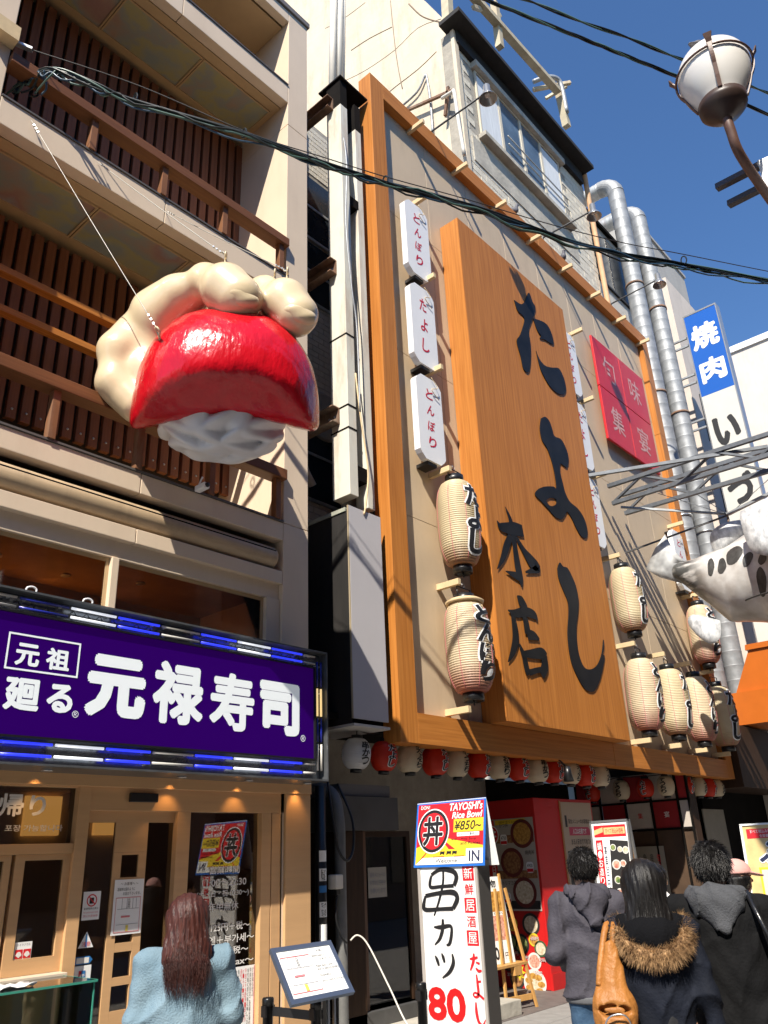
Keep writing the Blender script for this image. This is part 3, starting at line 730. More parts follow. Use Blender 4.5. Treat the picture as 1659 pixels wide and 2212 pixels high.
blob([(795, 615), (828, 636), (848, 622), (868, 578), (886, 622), (902, 658), (884, 716), (868, 765), (876, 830), (878, 905), (868, 976), (842, 962), (828, 900), (808, 822), (826, 788), (846, 722), (838, 694), (812, 668)], z7)
blob([(890, 707), (930, 720), (962, 742), (985, 790), (993, 836), (972, 830), (948, 814), (924, 808), (930, 794), (912, 770)], z7)
blob([(905, 870), (922, 912), (950, 945), (985, 955), (1020, 960), (1045, 1010), (1055, 1060), (1045, 1088), (1015, 1085), (980, 1055), (950, 1010), (925, 955)], z7)
blob([(930, 1210), (950, 1202), (972, 1225), (987, 1268), (998, 1300), (1030, 1315), (1055, 1360), (1068, 1410), (1060, 1456), (1040, 1445), (1026, 1438), (1026, 1480), (1040, 1540), (1052, 1585), (1075, 1629), (1115, 1664), (1147, 1714), (1163, 1774), (1157, 1810), (1133, 1803), (1108, 1764), (1085, 1714), (1062, 1679), (1050, 1696), (1033, 1717), (1000, 1704), (965, 1664), (928, 1624), (900, 1594), (912, 1568), (945, 1553), (990, 1552), (1006, 1560), (1000, 1500), (985, 1430), (960, 1360), (935, 1320), (924, 1260)], z7, [(953, 1622), (974, 1609), (1004, 1616), (1004, 1642), (976, 1650)])
blob([(1012, 560), (1024, 530), (1040, 550), (1062, 558), (1085, 600), (1105, 650), (1118, 720), (1115, 790), (1108, 850), (1110, 930), (1125, 1010), (1150, 1060), (1185, 1065), (1215, 1040), (1235, 985), (1243, 918), (1246, 962), (1238, 990), (1249, 1002), (1240, 1060), (1225, 1120), (1205, 1165), (1185, 1180), (1150, 1165), (1115, 1110), (1085, 1040), (1070, 970), (1063, 880), (1068, 790), (1065, 730), (1045, 680), (1018, 610)])
def bst(L):
    out = []
    for st in L:
        o = []
        for x, y, wd in st:
            a = z8(x, y); b = z8(x + 1, y); o.append((a[0], a[1], wd * math.hypot(b[0] - a[0], b[1] - a[1]) * .92))
        out.append(o)
    return out
brush('lettering', bst([
    [(748, 250, 3), (765, 288, 12), (778, 330, 22), (790, 400, 24), (800, 470, 26), (814, 560, 34), (825, 610, 28), (834, 655, 3)],
    [(707, 320, 4), (725, 350, 24), (760, 358, 34), (800, 362, 40), (838, 372, 34)],
    [(775, 395, 20), (755, 450, 28), (735, 510, 20), (709, 563, 4)],
    [(802, 400, 12), (842, 470, 22), (880, 525, 40), (912, 560, 26), (850, 580, 6)],
    [(749, 574, 3), (790, 592, 20), (822, 605, 26)]]), BFR, M_letter, BS, .012)
brush('lettering', bst([
    [(808, 698, 6), (826, 722, 34), (848, 752, 26), (858, 790, 20)],
    [(762, 770, 4), (800, 786, 24), (850, 778, 28), (895, 795, 26), (910, 826, 5)],
    [(782, 775, 16), (796, 850, 30), (800, 920, 32), (786, 980, 24), (762, 1030, 4)],
    [(830, 760, 12), (850, 820, 28), (862, 890, 32)],
    [(858, 892, 30), (893, 898, 26), (920, 918, 8)],
    [(818, 940, 10), (842, 1000, 24), (855, 1060, 28), (868, 1092, 22)],
    [(832, 990, 16), (880, 990, 26), (932, 988, 34), (952, 1008, 30)],
    [(944, 992, 26), (946, 1055, 34), (930, 1096, 28)],
    [(868, 1084, 18), (908, 1072, 16), (938, 1068, 16)]]), BFR, M_letter, BS, .012)
# white signs
M_signred = mat('sign_red', (.55, .012, .03), .4)
def white_sign(x, z0, z1, s, label):
    t = thing('small_sign', label, 'sign', (x, 5.95, z0), 'white signs beside the tall wooden sign')
    fr = frame_xyz((x, 5.90, 0), (1, 0, 0), (0, 0, 1)); w2 = .285; c = .12
    poly = [(-w2 + c, z0), (w2 - c, z0), (w2 - .04, z0 + c * .55), (w2, z0 + c), (w2, z1 - c), (w2 - .04, z1 - c * .55), (w2 - c, z1), (-w2 + c, z1), (-w2 + .04, z1 - c * .55), (-w2, z1 - c), (-w2, z0 + c), (-w2 + .04, z0 + c * .55)]
    slab('panel', poly, fr, .10, M_white, t); box('mount', x - .10, x + .10, 5.93, 6.135, z0 - .05, z0 + .001, M_black, t); box('mount', x - .08, x + .08, 5.93, 6.135, z1 - .001, z1 + .03, M_black, t)
    V, F = vtext_vf(s, -.085, .085, z0 + .17, z1 - .15, .014, .36, .15); mesh('lettering', [fr(a, b, .003) for a, b in V], F, M_signred, t)
    tube('wire', smoothpts([(x + .05, 5.88, z1 + .02), (x + .16, 5.86, z1 - .12), (x + .03, 5.87, z1 - .2), (x + .2, 5.88, z1 - .3)], 5), .006, M_stick, t, 5)
RSX = 12.72
white_sign(7.94, 9.86, 11.30, 'とんぼり', 'topmost white sign with red lettering, left of the tall wooden sign')
white_sign(7.94, 8.24, 9.66, 'たよし', 'middle white sign with red lettering, left of the tall wooden sign')
white_sign(7.94, 6.68, 8.04, 'とんぼり', 'lowest white sign with red lettering, right above the upper big lantern')
white_sign(RSX, 9.86, 11.30, 'とんぼり', 'topmost white sign half hidden by the right edge of the tall wooden sign')
white_sign(RSX, 8.24, 9.66, 'たよし', 'middle white sign half hidden by the right edge of the tall wooden sign')
white_sign(RSX, 6.68, 8.04, 'とんぼり', 'lowest white sign half hidden by the tall wooden sign, above a lantern')
white_sign(16.62, 6.68, 8.04, 'とんぼり', 'white sign with red lettering behind the blowfish tail')
# red four tile sign
RS = thing('tile_sign', 'square red sign of four tiles with faded white characters', 'sign', (15.4, 6.0, 9.46))
M_rtile = mat('red_tile', (.58, .012, .018), .4, var=.08, scale=2, dirt=.25, dcol=(.55, .08, .08))
M_faded = mat('faded_white', (.60, .34, .32), .6, var=.3, scale=9)
RF = frame_xyz((0, 6.0, 0), (1, 0, 0), (0, 0, 1))
for i, ch in ((0, '旬'), (1, '味'), (2, '集'), (3, '宴')):
    x0 = 14.13 + (i % 2) * 1.27; z1 = 12.02 - (i // 2) * 1.29
    p = box('tile', x0, x0 + 1.245, 6.0, 6.05, z1 - 1.265, z1, M_rtile, RS, .004)
    text('lettering', ch, RF, x0 + .33, x0 + .90, z1 - .95, z1 - .32, M_faded, p, .004, .008)
box('tile_mount', 14.5, 16.3, 6.052, 6.138, 9.8, 11.7, M_dark, RS)

# ------------------------------------------------------------------ paper lanterns
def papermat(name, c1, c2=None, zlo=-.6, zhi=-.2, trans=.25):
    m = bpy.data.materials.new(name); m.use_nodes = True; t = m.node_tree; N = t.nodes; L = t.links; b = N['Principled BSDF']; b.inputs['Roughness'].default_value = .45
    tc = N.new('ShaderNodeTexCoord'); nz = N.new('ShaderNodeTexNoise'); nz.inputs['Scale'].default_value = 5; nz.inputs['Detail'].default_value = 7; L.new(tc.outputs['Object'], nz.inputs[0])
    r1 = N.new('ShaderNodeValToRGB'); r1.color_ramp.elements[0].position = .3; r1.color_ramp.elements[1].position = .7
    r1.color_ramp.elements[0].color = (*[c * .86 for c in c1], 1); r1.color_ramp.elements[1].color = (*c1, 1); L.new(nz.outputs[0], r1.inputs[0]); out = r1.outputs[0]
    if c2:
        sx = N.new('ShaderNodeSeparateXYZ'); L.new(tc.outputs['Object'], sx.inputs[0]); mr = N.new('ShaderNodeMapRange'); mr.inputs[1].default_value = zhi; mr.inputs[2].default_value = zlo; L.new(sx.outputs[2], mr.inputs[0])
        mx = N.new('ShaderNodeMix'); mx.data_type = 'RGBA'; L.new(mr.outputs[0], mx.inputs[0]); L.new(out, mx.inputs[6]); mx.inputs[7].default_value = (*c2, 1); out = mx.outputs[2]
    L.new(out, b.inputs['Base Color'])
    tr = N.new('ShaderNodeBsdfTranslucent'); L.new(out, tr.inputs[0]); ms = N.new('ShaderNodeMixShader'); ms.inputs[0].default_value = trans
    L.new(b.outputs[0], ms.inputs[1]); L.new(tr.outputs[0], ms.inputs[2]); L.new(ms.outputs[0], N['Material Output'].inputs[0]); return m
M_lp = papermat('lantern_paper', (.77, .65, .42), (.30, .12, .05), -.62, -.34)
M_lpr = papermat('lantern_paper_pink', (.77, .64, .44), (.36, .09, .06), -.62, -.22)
M_sc = papermat('lantern_cream', (.84, .73, .54), trans=.4); M_sr = papermat('lantern_red', (.78, .05, .02), trans=.4); M_sw = papermat('lantern_white', (.86, .87, .88), trans=.4)
def wrap(V, F, radius_at, mx=.045):
    """bend flat lettering (u, v) round an upright body; letters face -y"""
    bm = bmesh.new(); vs = [bm.verts.new((a, b, 0)) for a, b in V]
    for f in F:
        try: bm.faces.new([vs[i] for i in f])
        except ValueError: pass
    bmesh.ops.triangulate(bm, faces=bm.faces[:])
    for _ in range(3):
        es = [e for e in bm.edges if e.calc_length() > mx]
        if not es: break
        bmesh.ops.subdivide_edges(bm, edges=es, cuts=1); bmesh.ops.triangulate(bm, faces=bm.faces[:])
    return bm
def wrapped(name, V, F, rad, lift, m, parent, mx):
    bm = wrap(V, F, rad, mx); r0 = rad(0.0)
    for v in bm.verts:
        a = v.co.x / r0; r = rad(v.co.y) + lift
        v.co = Vector((r * math.sin(a), -r * math.cos(a), v.co.y))
    bmesh.ops.recalc_face_normals(bm, faces=bm.faces[:]); return frombm(name, bm, m, parent)
def lant_profile(H, Rm, rt, nr, rip, p=3.2):
    """ribbed barrel: half height H, radius Rm, neck radius rt"""
    out = []; f = lambda z: rt + (Rm - rt) * max(0.0, 1 - abs(z / H) ** p) ** (1 / 1.9)
    q = 4
    for i in range(nr * q + 1):
        z = -H + 2 * H * i / (nr * q); out.append((f(z) + rip * (abs(math.sin(math.pi * i / q)) - .4), z))
    return out, f
def make_lantern(name, H, Rm, rt, nr, rip, pm, s, lw, lh, outline, big, p=3.2):
    t = thing(name, 'x', 'lantern')
    prof, f = lant_profile(H, Rm, rt, nr, rip, p); lathe('paper_body', prof, pm, t, 40 if big else 26)
    ch = .10 if big else .035
    for sg in (1, -1):
        z0 = sg * H; lathe('cap', [(rt * .98, z0 - sg * .01), (rt * 1.05, z0 - sg * .01), (rt * 1.05, z0 + sg * ch), (rt * .75, z0 + sg * ch), (rt * .75, z0 + sg * ch * .7), (.0, z0 + sg * ch * .7)], M_black, t, 20)
    V, F = vtext_vf(s, -lw, lw, -lh, lh, .035 if big else .03, .0, .08)
    if outline:
        Vo, Fo = vtext_vf(s, -lw * 1.13, lw * 1.13, -lh * 1.02, lh * 1.02, .085, -.06, .08); wrapped('lettering_outline', Vo, Fo, f, rip + .003, M_inkw, t, .06 if big else .03)
    wrapped('lettering', V, F, f, rip + .007, M_ink, t, .05 if big else .03)
    if big:
        tube('handle', [(-.14, 0, H + .03), (-.14, 0, H + .20), (.14, 0, H + .20), (.14, 0, H + .03)], .009, M_black, t, 6)
        tube('hook_wire', smoothpts([(0, 0, H + .20), (.03, 0, H + .24), (0, .01, H + .28), (-.02, .0, H + .23)], 4), .004, M_steel, t, 5)
        tube('bottom_pin', [(0, 0, -H - ch - .05), (0, 0, -H - ch * .6)], .012, M_black, t, 6)
        for k in range(8):
            a = k * math.pi / 4 + .2; tube('spoke', [((f(z) + .006) * math.cos(a), (f(z) + .006) * math.sin(a), z) for z in np.linspace(H * .80, H * .995, 8)], .004, M_stick, t, 4)
        for k in range(8):
            a = k * math.pi / 4 + .2; tube('seam_line', [((f(z) + rip * .8) * math.cos(a), (f(z) + rip * .8) * math.sin(a), z) for z in np.linspace(-H * .95, H * .8, 24)], .0035, MT['pink_print'], t, 4)
    else:
        tube('hook_wire', [(0, 0, H + ch), (0, 0, H + ch + .06)], .006, M_black, t, 5)
    return t
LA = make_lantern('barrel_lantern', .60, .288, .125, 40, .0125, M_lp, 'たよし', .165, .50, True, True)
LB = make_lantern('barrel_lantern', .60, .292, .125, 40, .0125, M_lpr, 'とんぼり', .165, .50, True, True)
GL = 'big barrel lanterns on the izakaya facade'
spots = [(LA, 8.30, 5.83, 'upper of the two barrel lanterns left of the tall wooden sign'), (LB, 8.30, 4.13, 'lower barrel lantern with torn top left of the tall wooden sign'),
         (LA, 13.35, 5.77, 'upper barrel lantern right of the tall wooden sign'), (LB, 13.36, 4.10, 'barrel lantern at the right foot of the tall wooden sign, first of four'),
         (LA, 14.55, 4.10, 'second barrel lantern in the row of four right of the wooden sign'), (LB, 15.75, 4.09, 'third barrel lantern in the row of four right of the wooden sign'),
         (LA, 16.90, 4.09, 'shaded barrel lantern at the far end of the row of four'), (LB, 16.80, 5.75, 'barrel lantern behind the blowfish fin')]
used = set()
for pr, x, z, lab in spots:
    o = pr if id(pr) not in used else copy_tree(pr)
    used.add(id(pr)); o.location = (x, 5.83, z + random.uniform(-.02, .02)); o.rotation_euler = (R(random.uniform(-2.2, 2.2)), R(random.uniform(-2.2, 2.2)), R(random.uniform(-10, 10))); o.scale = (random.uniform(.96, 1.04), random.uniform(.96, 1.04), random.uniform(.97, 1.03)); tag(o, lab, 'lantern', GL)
# torn paper ring of the lower left lantern
tr = lathe('torn_paper', [(.20, .58), (.235, .56), (.25, .60), (.20, .63), (.17, .60)], MT['pale_bracket_wood'], None, 26)
par = [o for o in COL.objects if o.get('label', '').startswith('lower barrel lantern with torn')][0]; tr.parent = par
# small round lanterns
WORDS = ['串かつ', 'たよし', '天ぷら', 'たよし', 'てっちり', 'たよし', 'お造り', 'たよし', '串かつ', 'たよし', '天ぷら', 'たよし', '天ぷら']
proto = {}
def small(s, col):
    k2 = (s, col)
    if k2 not in proto:
        o = make_lantern('round_lantern', .165, .162, .062, 15, .0028, {'w': M_sw, 'r': M_sr, 'c': M_sc}[col], s, .055, .125, col == 'r', False, 2.1); proto[k2] = o; return o
    return copy_tree(proto[k2])
GS = 'round lanterns hung under the wooden frame'
ORD = ['first', 'second', 'third', 'fourth', 'fifth', 'sixth', 'seventh', 'eighth', 'ninth', 'tenth', 'eleventh', 'twelfth', 'thirteenth']
CN = {'w': 'white', 'r': 'red', 'c': 'cream'}
xs = [6.40, 6.84, 7.27, 7.74, 8.16, 8.61, 9.06, 9.52, 9.98, 10.40, 10.88, 11.31, 11.78]
for i, x in enumerate(xs):
    cl = 'w' if i == 0 else ('r' if i % 2 else 'c')
    o = small(WORDS[i], cl); o.location = (x * 1.041, 6.30, 2.775 - .012 * (i == 11)); o.rotation_euler = (R(random.uniform(-3, 3)), R(random.uniform(-3, 3)), R(random.uniform(-12, 12))); o.scale = (random.uniform(.95, 1.04),) * 2 + (random.uniform(.96, 1.05),)
    tag(o, 'white round lantern, leftmost under the grey panel' if i == 0 else '%s round lantern, %s from the left in the row under the frame' % (CN[cl], ORD[i]), 'lantern', GS)
side = [(15.0, 7.92, 'r', 'たよし'), (15.0, 7.30, 'c', 'てっちり'), (15.0, 6.82, 'r', 'たよし'), (15.0, 6.42, 'c', 'てっちり')]
for i, (x, y, cl, s) in enumerate(side):
    o = small(s, cl); o.location = (x, y, 2.72); o.rotation_euler = (0, 0, R(-90 + random.uniform(-6, 6)))
    tag(o, ['red round lantern half hidden deepest in the entrance', 'cream round lantern nearest that red one in the entrance', 'red round lantern between two cream ones before the checkered panels', 'cream round lantern nearest the street before the checkered panels'][i], 'lantern', 'round lanterns in the recessed entrance')
for i, (x, cl, s) in enumerate(((14.99, 'r', 'たよし'), (15.58, 'c', 'てっちり'), (16.04, 'r', 'たよし'), (16.47, 'c', 'てっちり'))):
    o = small(s, cl); o.location = (x * 1.041, 6.30, 2.735); o.rotation_euler = (R(random.uniform(-3, 3)), R(random.uniform(-3, 3)), R(random.uniform(-12, 12))); o.scale = (random.uniform(.95, 1.04),) * 2 + (random.uniform(.96, 1.05),)
    tag(o, ['red round lantern at the entrance corner beside the checkered panels', 'cream round lantern just right of the entrance corner', 'last red round lantern before the far end of the frame', 'last cream round lantern at the far end of the frame'][i], 'lantern', GS)
c_ = thing('lantern_cable', 'black cable from which the round lanterns hang under the frame', 'cable', (6.6, 6.3, 3.02))
pts = []
xs = [x * 1.041 for x in xs]
for i in range(len(xs) - 1): pts += [(xs[i], 6.30, 3.04), ((xs[i] + xs[i + 1]) / 2, 6.31, 3.01)]
tube('cable', pts + [(xs[-1], 6.30, 3.04)], .009, M_black, c_, 5, 3)
tube('cable', [(15.5, 6.31, 2.98), (15.9, 6.31, 2.95), (16.2, 6.30, 2.98), (16.7, 6.30, 2.96), (17.2, 6.30, 2.98)], .009, M_black, c_, 5, 3)
tube('cable', [(15.0, 8.0, 2.95), (15.0, 7.6, 2.92), (15.0, 7.3, 2.95), (15.0, 6.8, 2.92), (15.0, 6.06, 2.94)], .009, M_black, c_, 5, 3)
# ------------------------------------------------------------------ grey panel box and steel posts in the gap
GB = thing('panel_box', 'narrow light grey sign panel with black side in the gap between the buildings', 'sign', (6.6, 6.05, 3.1))
box('side_panel', 6.355, 6.362, 6.06, 7.3, 3.05, 5.55, mat('sooty_panel', (.014, .012, .011), .7, var=.4, scale=3, stretch=(2, 2, .4), dirt=.4, dcol=(.04, .025, .02)), GB)
box('face_panel', 6.364, 6.93, 6.04, 6.06, 3.10, 5.60, mat('lavender_grey_panel', (.48, .46, .47), .5, var=.03, scale=2), GB, .003)
box('edge_strip', 6.35, 6.363, 6.042, 6.06, 3.10, 5.60, mat('edge_wood', (.35, .28, .18), .7), GB)
box('bottom_plate', 6.355, 6.94, 6.03, 6.9, 3.02, 3.048, mat('plate_white', (.5, .48, .45), .6), GB); box('top_rail', 6.34, 6.42, 6.08, 7.5, 5.53, 5.58, mat('rail_green_grey', (.32, .33, .27), .7, var=.2), GB)
M_postw = mat('peeling_white_steel', (.66, .64, .55), .55, var=.05, scale=3, dirt=.8, dcol=(.36, .18, .07))
PO = thing('steel_posts', 'pair of rusty white steel sign posts standing beside the orange frame', 'post', (6.7, 6.2, 5.8))
for x0, x1, y0, y1, z0, z1 in ((6.46, 6.61, 6.10, 6.40, 5.80, 12.45), (6.80, 6.93, 6.12, 6.32, 5.72, 12.20)):
    p = box('post', x0, x1, y0, y1, z0, z1, M_postw, PO, .006); box('black_cap', x0 + .002, x1 - .002, y0 + .002, y1 - .002, z1, z1 + .55, M_dark, p)
box('cross_plate', 6.43, 7.06, 6.06, 6.55, 13.0, 13.03, M_dark, PO); box('back_plate', 6.60, 6.80, 6.40, 6.42, 5.8, 12.6, mat('post_web', (.30, .30, .27), .6), PO)
box('link_plate', 6.60, 6.82, 6.12, 6.3, 10.55, 10.72, M_dark, PO); box('link_plate', 6.60, 6.82, 6.12, 6.3, 6.05, 6.25, M_dark, PO)
for z in (7.05, 8.15, 6.72): box('strap', 6.455, 6.615, 6.094, 6.41, z, z + .022, M_dark, PO)
M_rust = mat('rusty_steel', (.16, .085, .05), .8, var=.4, scale=6, dirt=.7, dcol=(.34, .30, .24))
for z in (12.55, 9.35, 6.95):
    b = thing('wall_bracket', 'rusty channel bracket tying the white posts to the wall, %s' % {12.55: 'topmost', 9.35: 'middle', 6.95: 'lowest'}[z], 'bracket', (6.4, 6.8, z), 'rusty brackets in the gap')
    box('web', 6.44, 6.458, 6.25, 7.36, z - .12, z + .12, M_rust, b); box('flange', 6.33, 6.44, 6.25, 7.36, z + .105, z + .12, M_rust, b); box('flange', 6.33, 6.44, 6.25, 7.36, z - .12, z - .105, M_rust, b)
    for y in (6.33, 6.42):
        lathe('bolt', [(.02, 0), (.02, .018), (.008, .022)], M_steel, b, 6, (6.436, y, z), 'x')
# old wall behind the posts
GW = thing('old_wall', 'old grey brick wall with dark windows behind the white posts', 'wall', (6.8, 7.4, 0))
box('wall_face', 5.66, 10.7, 7.42, 7.6, 0, 13.6, M_mortar, GW)
M_wdark = mat('dark_window_glass', (.025, .03, .035), .12, var=.3, scale=2); M_alu = mat('window_aluminium', (.45, .45, .43), .4, metal=.5)
wz = [(6.35, 7.75, True), (9.75, 10.9, False), (11.0, 12.3, False)]
for z0, z1, arch in wz:
    wn = thing('x', 'x', 'x') if False else box('window', 6.95, 7.65, 7.405, 7.419, z0, z1, M_wdark, GW)
    boxes('frame', [(6.90, 6.949, 7.38, 7.42, z0, z1), (7.651, 7.70, 7.38, 7.42, z0, z1), (6.90, 7.70, 7.38, 7.42, z0 - .05, z0 - .001), (6.95, 7.65, 7.39, 7.404, (z0 + z1) / 2 - .02, (z0 + z1) / 2 + .02)], M_alu, wn)
    if arch: lathe('arch', [(.36, -.03), (.40, -.03), (.40, .03), (.36, .03)], M_mortar, wn, 24, (7.3, 7.40, z1), 'y'); lathe('arch_glass', [(.0, 0), (.35, 0), (.35, .01), (0, .01)], M_wdark, wn, 24, (7.3, 7.40, z1), 'y')
lathe('vent_hood', [(.28, -.04), (.32, -.04), (.32, .04), (.28, .04)], M_alu, GW, 24, (7.15, 7.38, 5.62), 'y'); lathe('vent_hole', [(0, 0), (.28, 0), (.28, .01), (0, .01)], M_dark, GW, 24, (7.15, 7.40, 5.62), 'y')
bme = None
for z0, z1 in ((5.45, 6.27), (8.15, 9.65), (12.4, 13.4)):
    r = 0; z = z0
    while z < z1:
        for i in range(5):
            x = 6.75 + i * .235 + (.1175 if r % 2 else 0)
            if bme is None: o = box('brick', 0, .222, -.012, .02, 0, .088, M_brick, GW, .003); bme = o.data
            else: o = link(bpy.data.objects.new('brick', bme), GW)
            o.location = (x, 7.42 + random.uniform(-.002, .002), z)
        z += .1; r += 1
M_cond = mat('white_conduit', (.68, .64, .56), .5, dirt=.4, dcol=(.4, .3, .2))
cp = [(6.66, 7.30, 13.6), (6.66, 7.30, 11), (6.70, 7.30, 9), (6.68, 7.30, 8), (6.72, 7.30, 7.2), (6.80, 7.3, 6.75), (7.0, 7.32, 6.5)]
P_ = smoothpts(cp, 26); tag(tube('conduit', P_, [.052 + .005 * (i % 2) for i in range(len(P_))], M_cond, None, 10), 'white ribbed conduit running down beside the cream pillar', 'pipe')
for k, (pts, lb) in enumerate((([(6.60, 6.35, 12.9), (6.50, 6.05, 11.4), (6.45, 6.04, 10.0), (6.52, 6.03, 8.9), (6.62, 6.05, 8.3), (6.63, 6.05, 7.0)], 'thin grey wire hanging down the white posts'), ([(6.62, 6.1, 7.6), (6.64, 6.05, 6.9), (6.72, 6.03, 6.2), (6.66, 6.02, 5.75), (6.62, 6.03, 5.55)], 'looped pale wire at the foot of the white posts'))):
    tag(tube('loose_wire', pts, .012, MT['pale_bracket_wood'] if k else M_grey, None, 6, 6), lb, 'wire')

# ------------------------------------------------------------------ old upper building
UB = thing('upper_building', 'old white plastered building with block wall and long window above the facade', 'building', (13.7, 6.6, 13))
fr = frame_xyz((10.75, 0, 0), (0, -1, 0), (0, 0, 1))
slab('side_wall', [(-16, 12.5), (-6.62, 12.5), (-6.62, 19.1), (-7.25, 20.6), (-8.3, 22.6), (-16, 32.0)], fr, .3, M_plaster, UB)
M_crack = mat('crack_filler', (.24, .18, .13), .9)
def crack(pts, r=.012): tube('crack', [fr(-y, z, .002) for y, z in pts], r, M_crack, UB, 4, 3)
def zy(px, py): v = at(px, py, x=10.74); return (v.y, v.z)
for L in ([(845, 0), (850, 60), (856, 110), (862, 150), (870, 190)], [(740, 175), (790, 150), (850, 110), (905, 60), (950, 40)], [(880, 10), (905, 32), (930, 40), (955, 48)], [(760, 110), (800, 80), (845, 60)], [(790, 245), (840, 200), (900, 150), (945, 110)], [(700, 60), (745, 40), (790, 5)]):
    crack([zy(a + random.uniform(-3, 3), b + random.uniform(-3, 3)) for a, b in L], random.choice((.008, .013, .017)))
box('front_wall', 10.72, 16.7, 6.62, 6.9, 12.6, 18.9, M_mortar, UB)
box('corner_post', 10.70, 10.86, 6.54, 6.63, 13.0, 18.9, M_plaster, UB, .01)
bme = None; nb = 0
bs = []
for r in range(27):
    z = 13.55 + r * .2
    for i in range(14):
        x = 10.87 + i * .43 - (.215 if r % 2 else 0)
        x0 = max(x, 10.87); x1 = min(x + .418, 16.7)
        if x1 - x0 < .1 or (z + .2 > 16.25 and z < 18.35 and x1 > 11.45 and x0 < 15.35): continue
        if x0 == x and abs(x1 - x - .418) < 1e-6:
            if bme is None: o = box('brick', 0, .418, -.012, .03, 0, .188, M_brick, UB, .004); bme = o.data
            else: o = link(bpy.data.objects.new('brick', bme), UB)
            o.location = (x, 6.62 + random.uniform(-.004, .004), z)
        else: box('brick', x0, x1, 6.608, 6.65, z, z + .188, M_brick, UB)
boxes('render_patch', [(11.1, 15.6, 6.585, 6.605, 15.25, 15.98), (12.4, 16.6, 6.586, 6.606, 14.2, 14.75)], M_concrete, UB)
box('window_lintel', 11.4, 15.4, 6.45, 6.61, 18.32, 18.5, M_concrete, UB); box('window_sill', 11.4, 15.4, 6.42, 6.61, 16.12, 16.24, M_concrete, UB)
M_pane = mat('pale_window_pane', (.10, .14, .18), .08, var=.35, scale=1.2)
M_curt = mat('white_curtain', (.62, .64, .66), .7, var=.1, scale=3, stretch=(6, 1, .6))
for i in range(4):
    x0 = 11.48 + i * .94; wn = boxes('window', [(x0, x0 + .045, 6.56, 6.61, 16.25, 18.31), (x0 + .89, x0 + .935, 6.56, 6.61, 16.25, 18.31), (x0 + .045, x0 + .89, 6.56, 6.61, 18.26, 18.31), (x0 + .045, x0 + .89, 6.56, 6.61, 16.25, 16.31)], mat('window_cream_frame', (.55, .50, .40), .5), UB)
    box('pane', x0 + .045, x0 + .89, 6.585, 6.60, 16.31, 18.26, M_pane, wn)
    if i in (0, 3): box('blind', x0 + .06, x0 + .87, 6.57, 6.582, 16.34, 18.2, M_curt, wn)
for z in (16.75, 17.0): tube('guard_rail', [(12.5, 6.48, z), (15.2, 6.48, z)], .018, M_alu, UB, 6)
RFm = mat('tarred_black_roof', (.012, .011, .011), .8, var=.4, scale=5, bump=.4)
box('eave', 10.45, 16.65, 6.18, 6.75, 18.92, 19.04, RFm, UB); box('eave_dark_band', 10.78, 16.55, 6.50, 6.62, 18.52, 18.92, RFm, UB)  # eave slab, and a black band between it and the wall top
M_rsteel = mat('rusted_cream_steel', (.46, .40, .28), .7, var=.15, scale=4, dirt=.8, dcol=(.22, .11, .06))
RT = thing('roof_frame', 'rusty cream steel billboard frame standing on the old roof', 'frame', (13.5, 6.6, 19.04))
z5 = lambda x, y, yy: at((1150 + x / 1.4426) * .5486, (y / 1.4426) * .5486, y=yy)
for a, b, w_ in ((( 890, 180), (870, -150), .20), ((1180, 270), (1150, 20), .17), ((1560, 720), (1515, 520), .19)):
    bar('post', z5(*a, 6.75), z5(*b, 6.75), w_, w_, M_rsteel, RT)
bar('beam', z5(940, -120, 6.7), z5(1510, 520, 6.7), .20, .16, M_rsteel, RT)
bar('brace', z5(1030, 40, 6.7), z5(1180, 90, 6.9), .10, .10, M_rsteel, RT); bar('brace', z5(1370, 510, 7.3), z5(1580, 470, 6.5), .10, .10, M_rsteel, RT); bar('brace', z5(1440, 560, 7.3), z5(1560, 490, 6.7), .08, .08, M_rsteel, RT)
tube('vent_pipe', [z5(1370, 465, 7.2), z5(1440, 440, 6.9), z5(1500, 445, 6.7), z5(1530, 490, 6.65), z5(1560, 640, 6.65)], .07, M_grey, RT, 10, 5)
tag(tube('downpipe', [at(1258, 352, y=6.5), at(1270, 420, y=6.5), at(1290, 530, y=6.5), at(1318, 680, y=6.5)], .07, mat('rust_orange_pipe', (.55, .33, .18), .7, var=.15, scale=3, dirt=.5), None, 10, 4), 'peeling orange rainwater pipe at the corner of the old building', 'pipe')
pp = thing('wall_pipes', 'thin grey conduit bent over the white plaster side wall', 'pipe', (10.7, 7, 14))
xw = 10.68
tube('pipe', [at(855, 240, x=xw), at(900, 200, x=xw), at(918, 164, x=xw), at(922, 168, x=xw), at(930, 220, x=xw), at(935, 290, x=xw)], .028, M_grey, pp, 6, 4)
tag(tube('drain_pipe', [at(1003, 335, y=6.5), at(990, 260, y=6.5), at(981, 200, y=6.5), at(975, 200, y=6.6), at(955, 212, y=6.9)], .04, M_cond, None, 8, 4), 'white drain pipe at the corner of the plaster wall', 'pipe')
for k, px in enumerate((719, 731, 739)):
    tag(tube('roof_pipe', [at(px - 1, 215, y=8.4), at(px + 1, 40, y=8.4), at(px + 2, -40, y=8.4)], (.085, .10, .07)[k], M_cond, None, 10), ['white standpipe nearest the cream pillar top', 'wide white standpipe in the middle above the posts', 'thin white standpipe against the plaster wall'][k], 'pipe')
tag(box('rust_plate', 10.62, 10.70, 6.75, 7.25, 13.7, 14.9, mat('peeling_red_steel', (.20, .07, .05), .8, var=.3, scale=4, dirt=.8, dcol=(.55, .45, .36))), 'peeling dark red steel plate beside the plaster corner', 'plate')
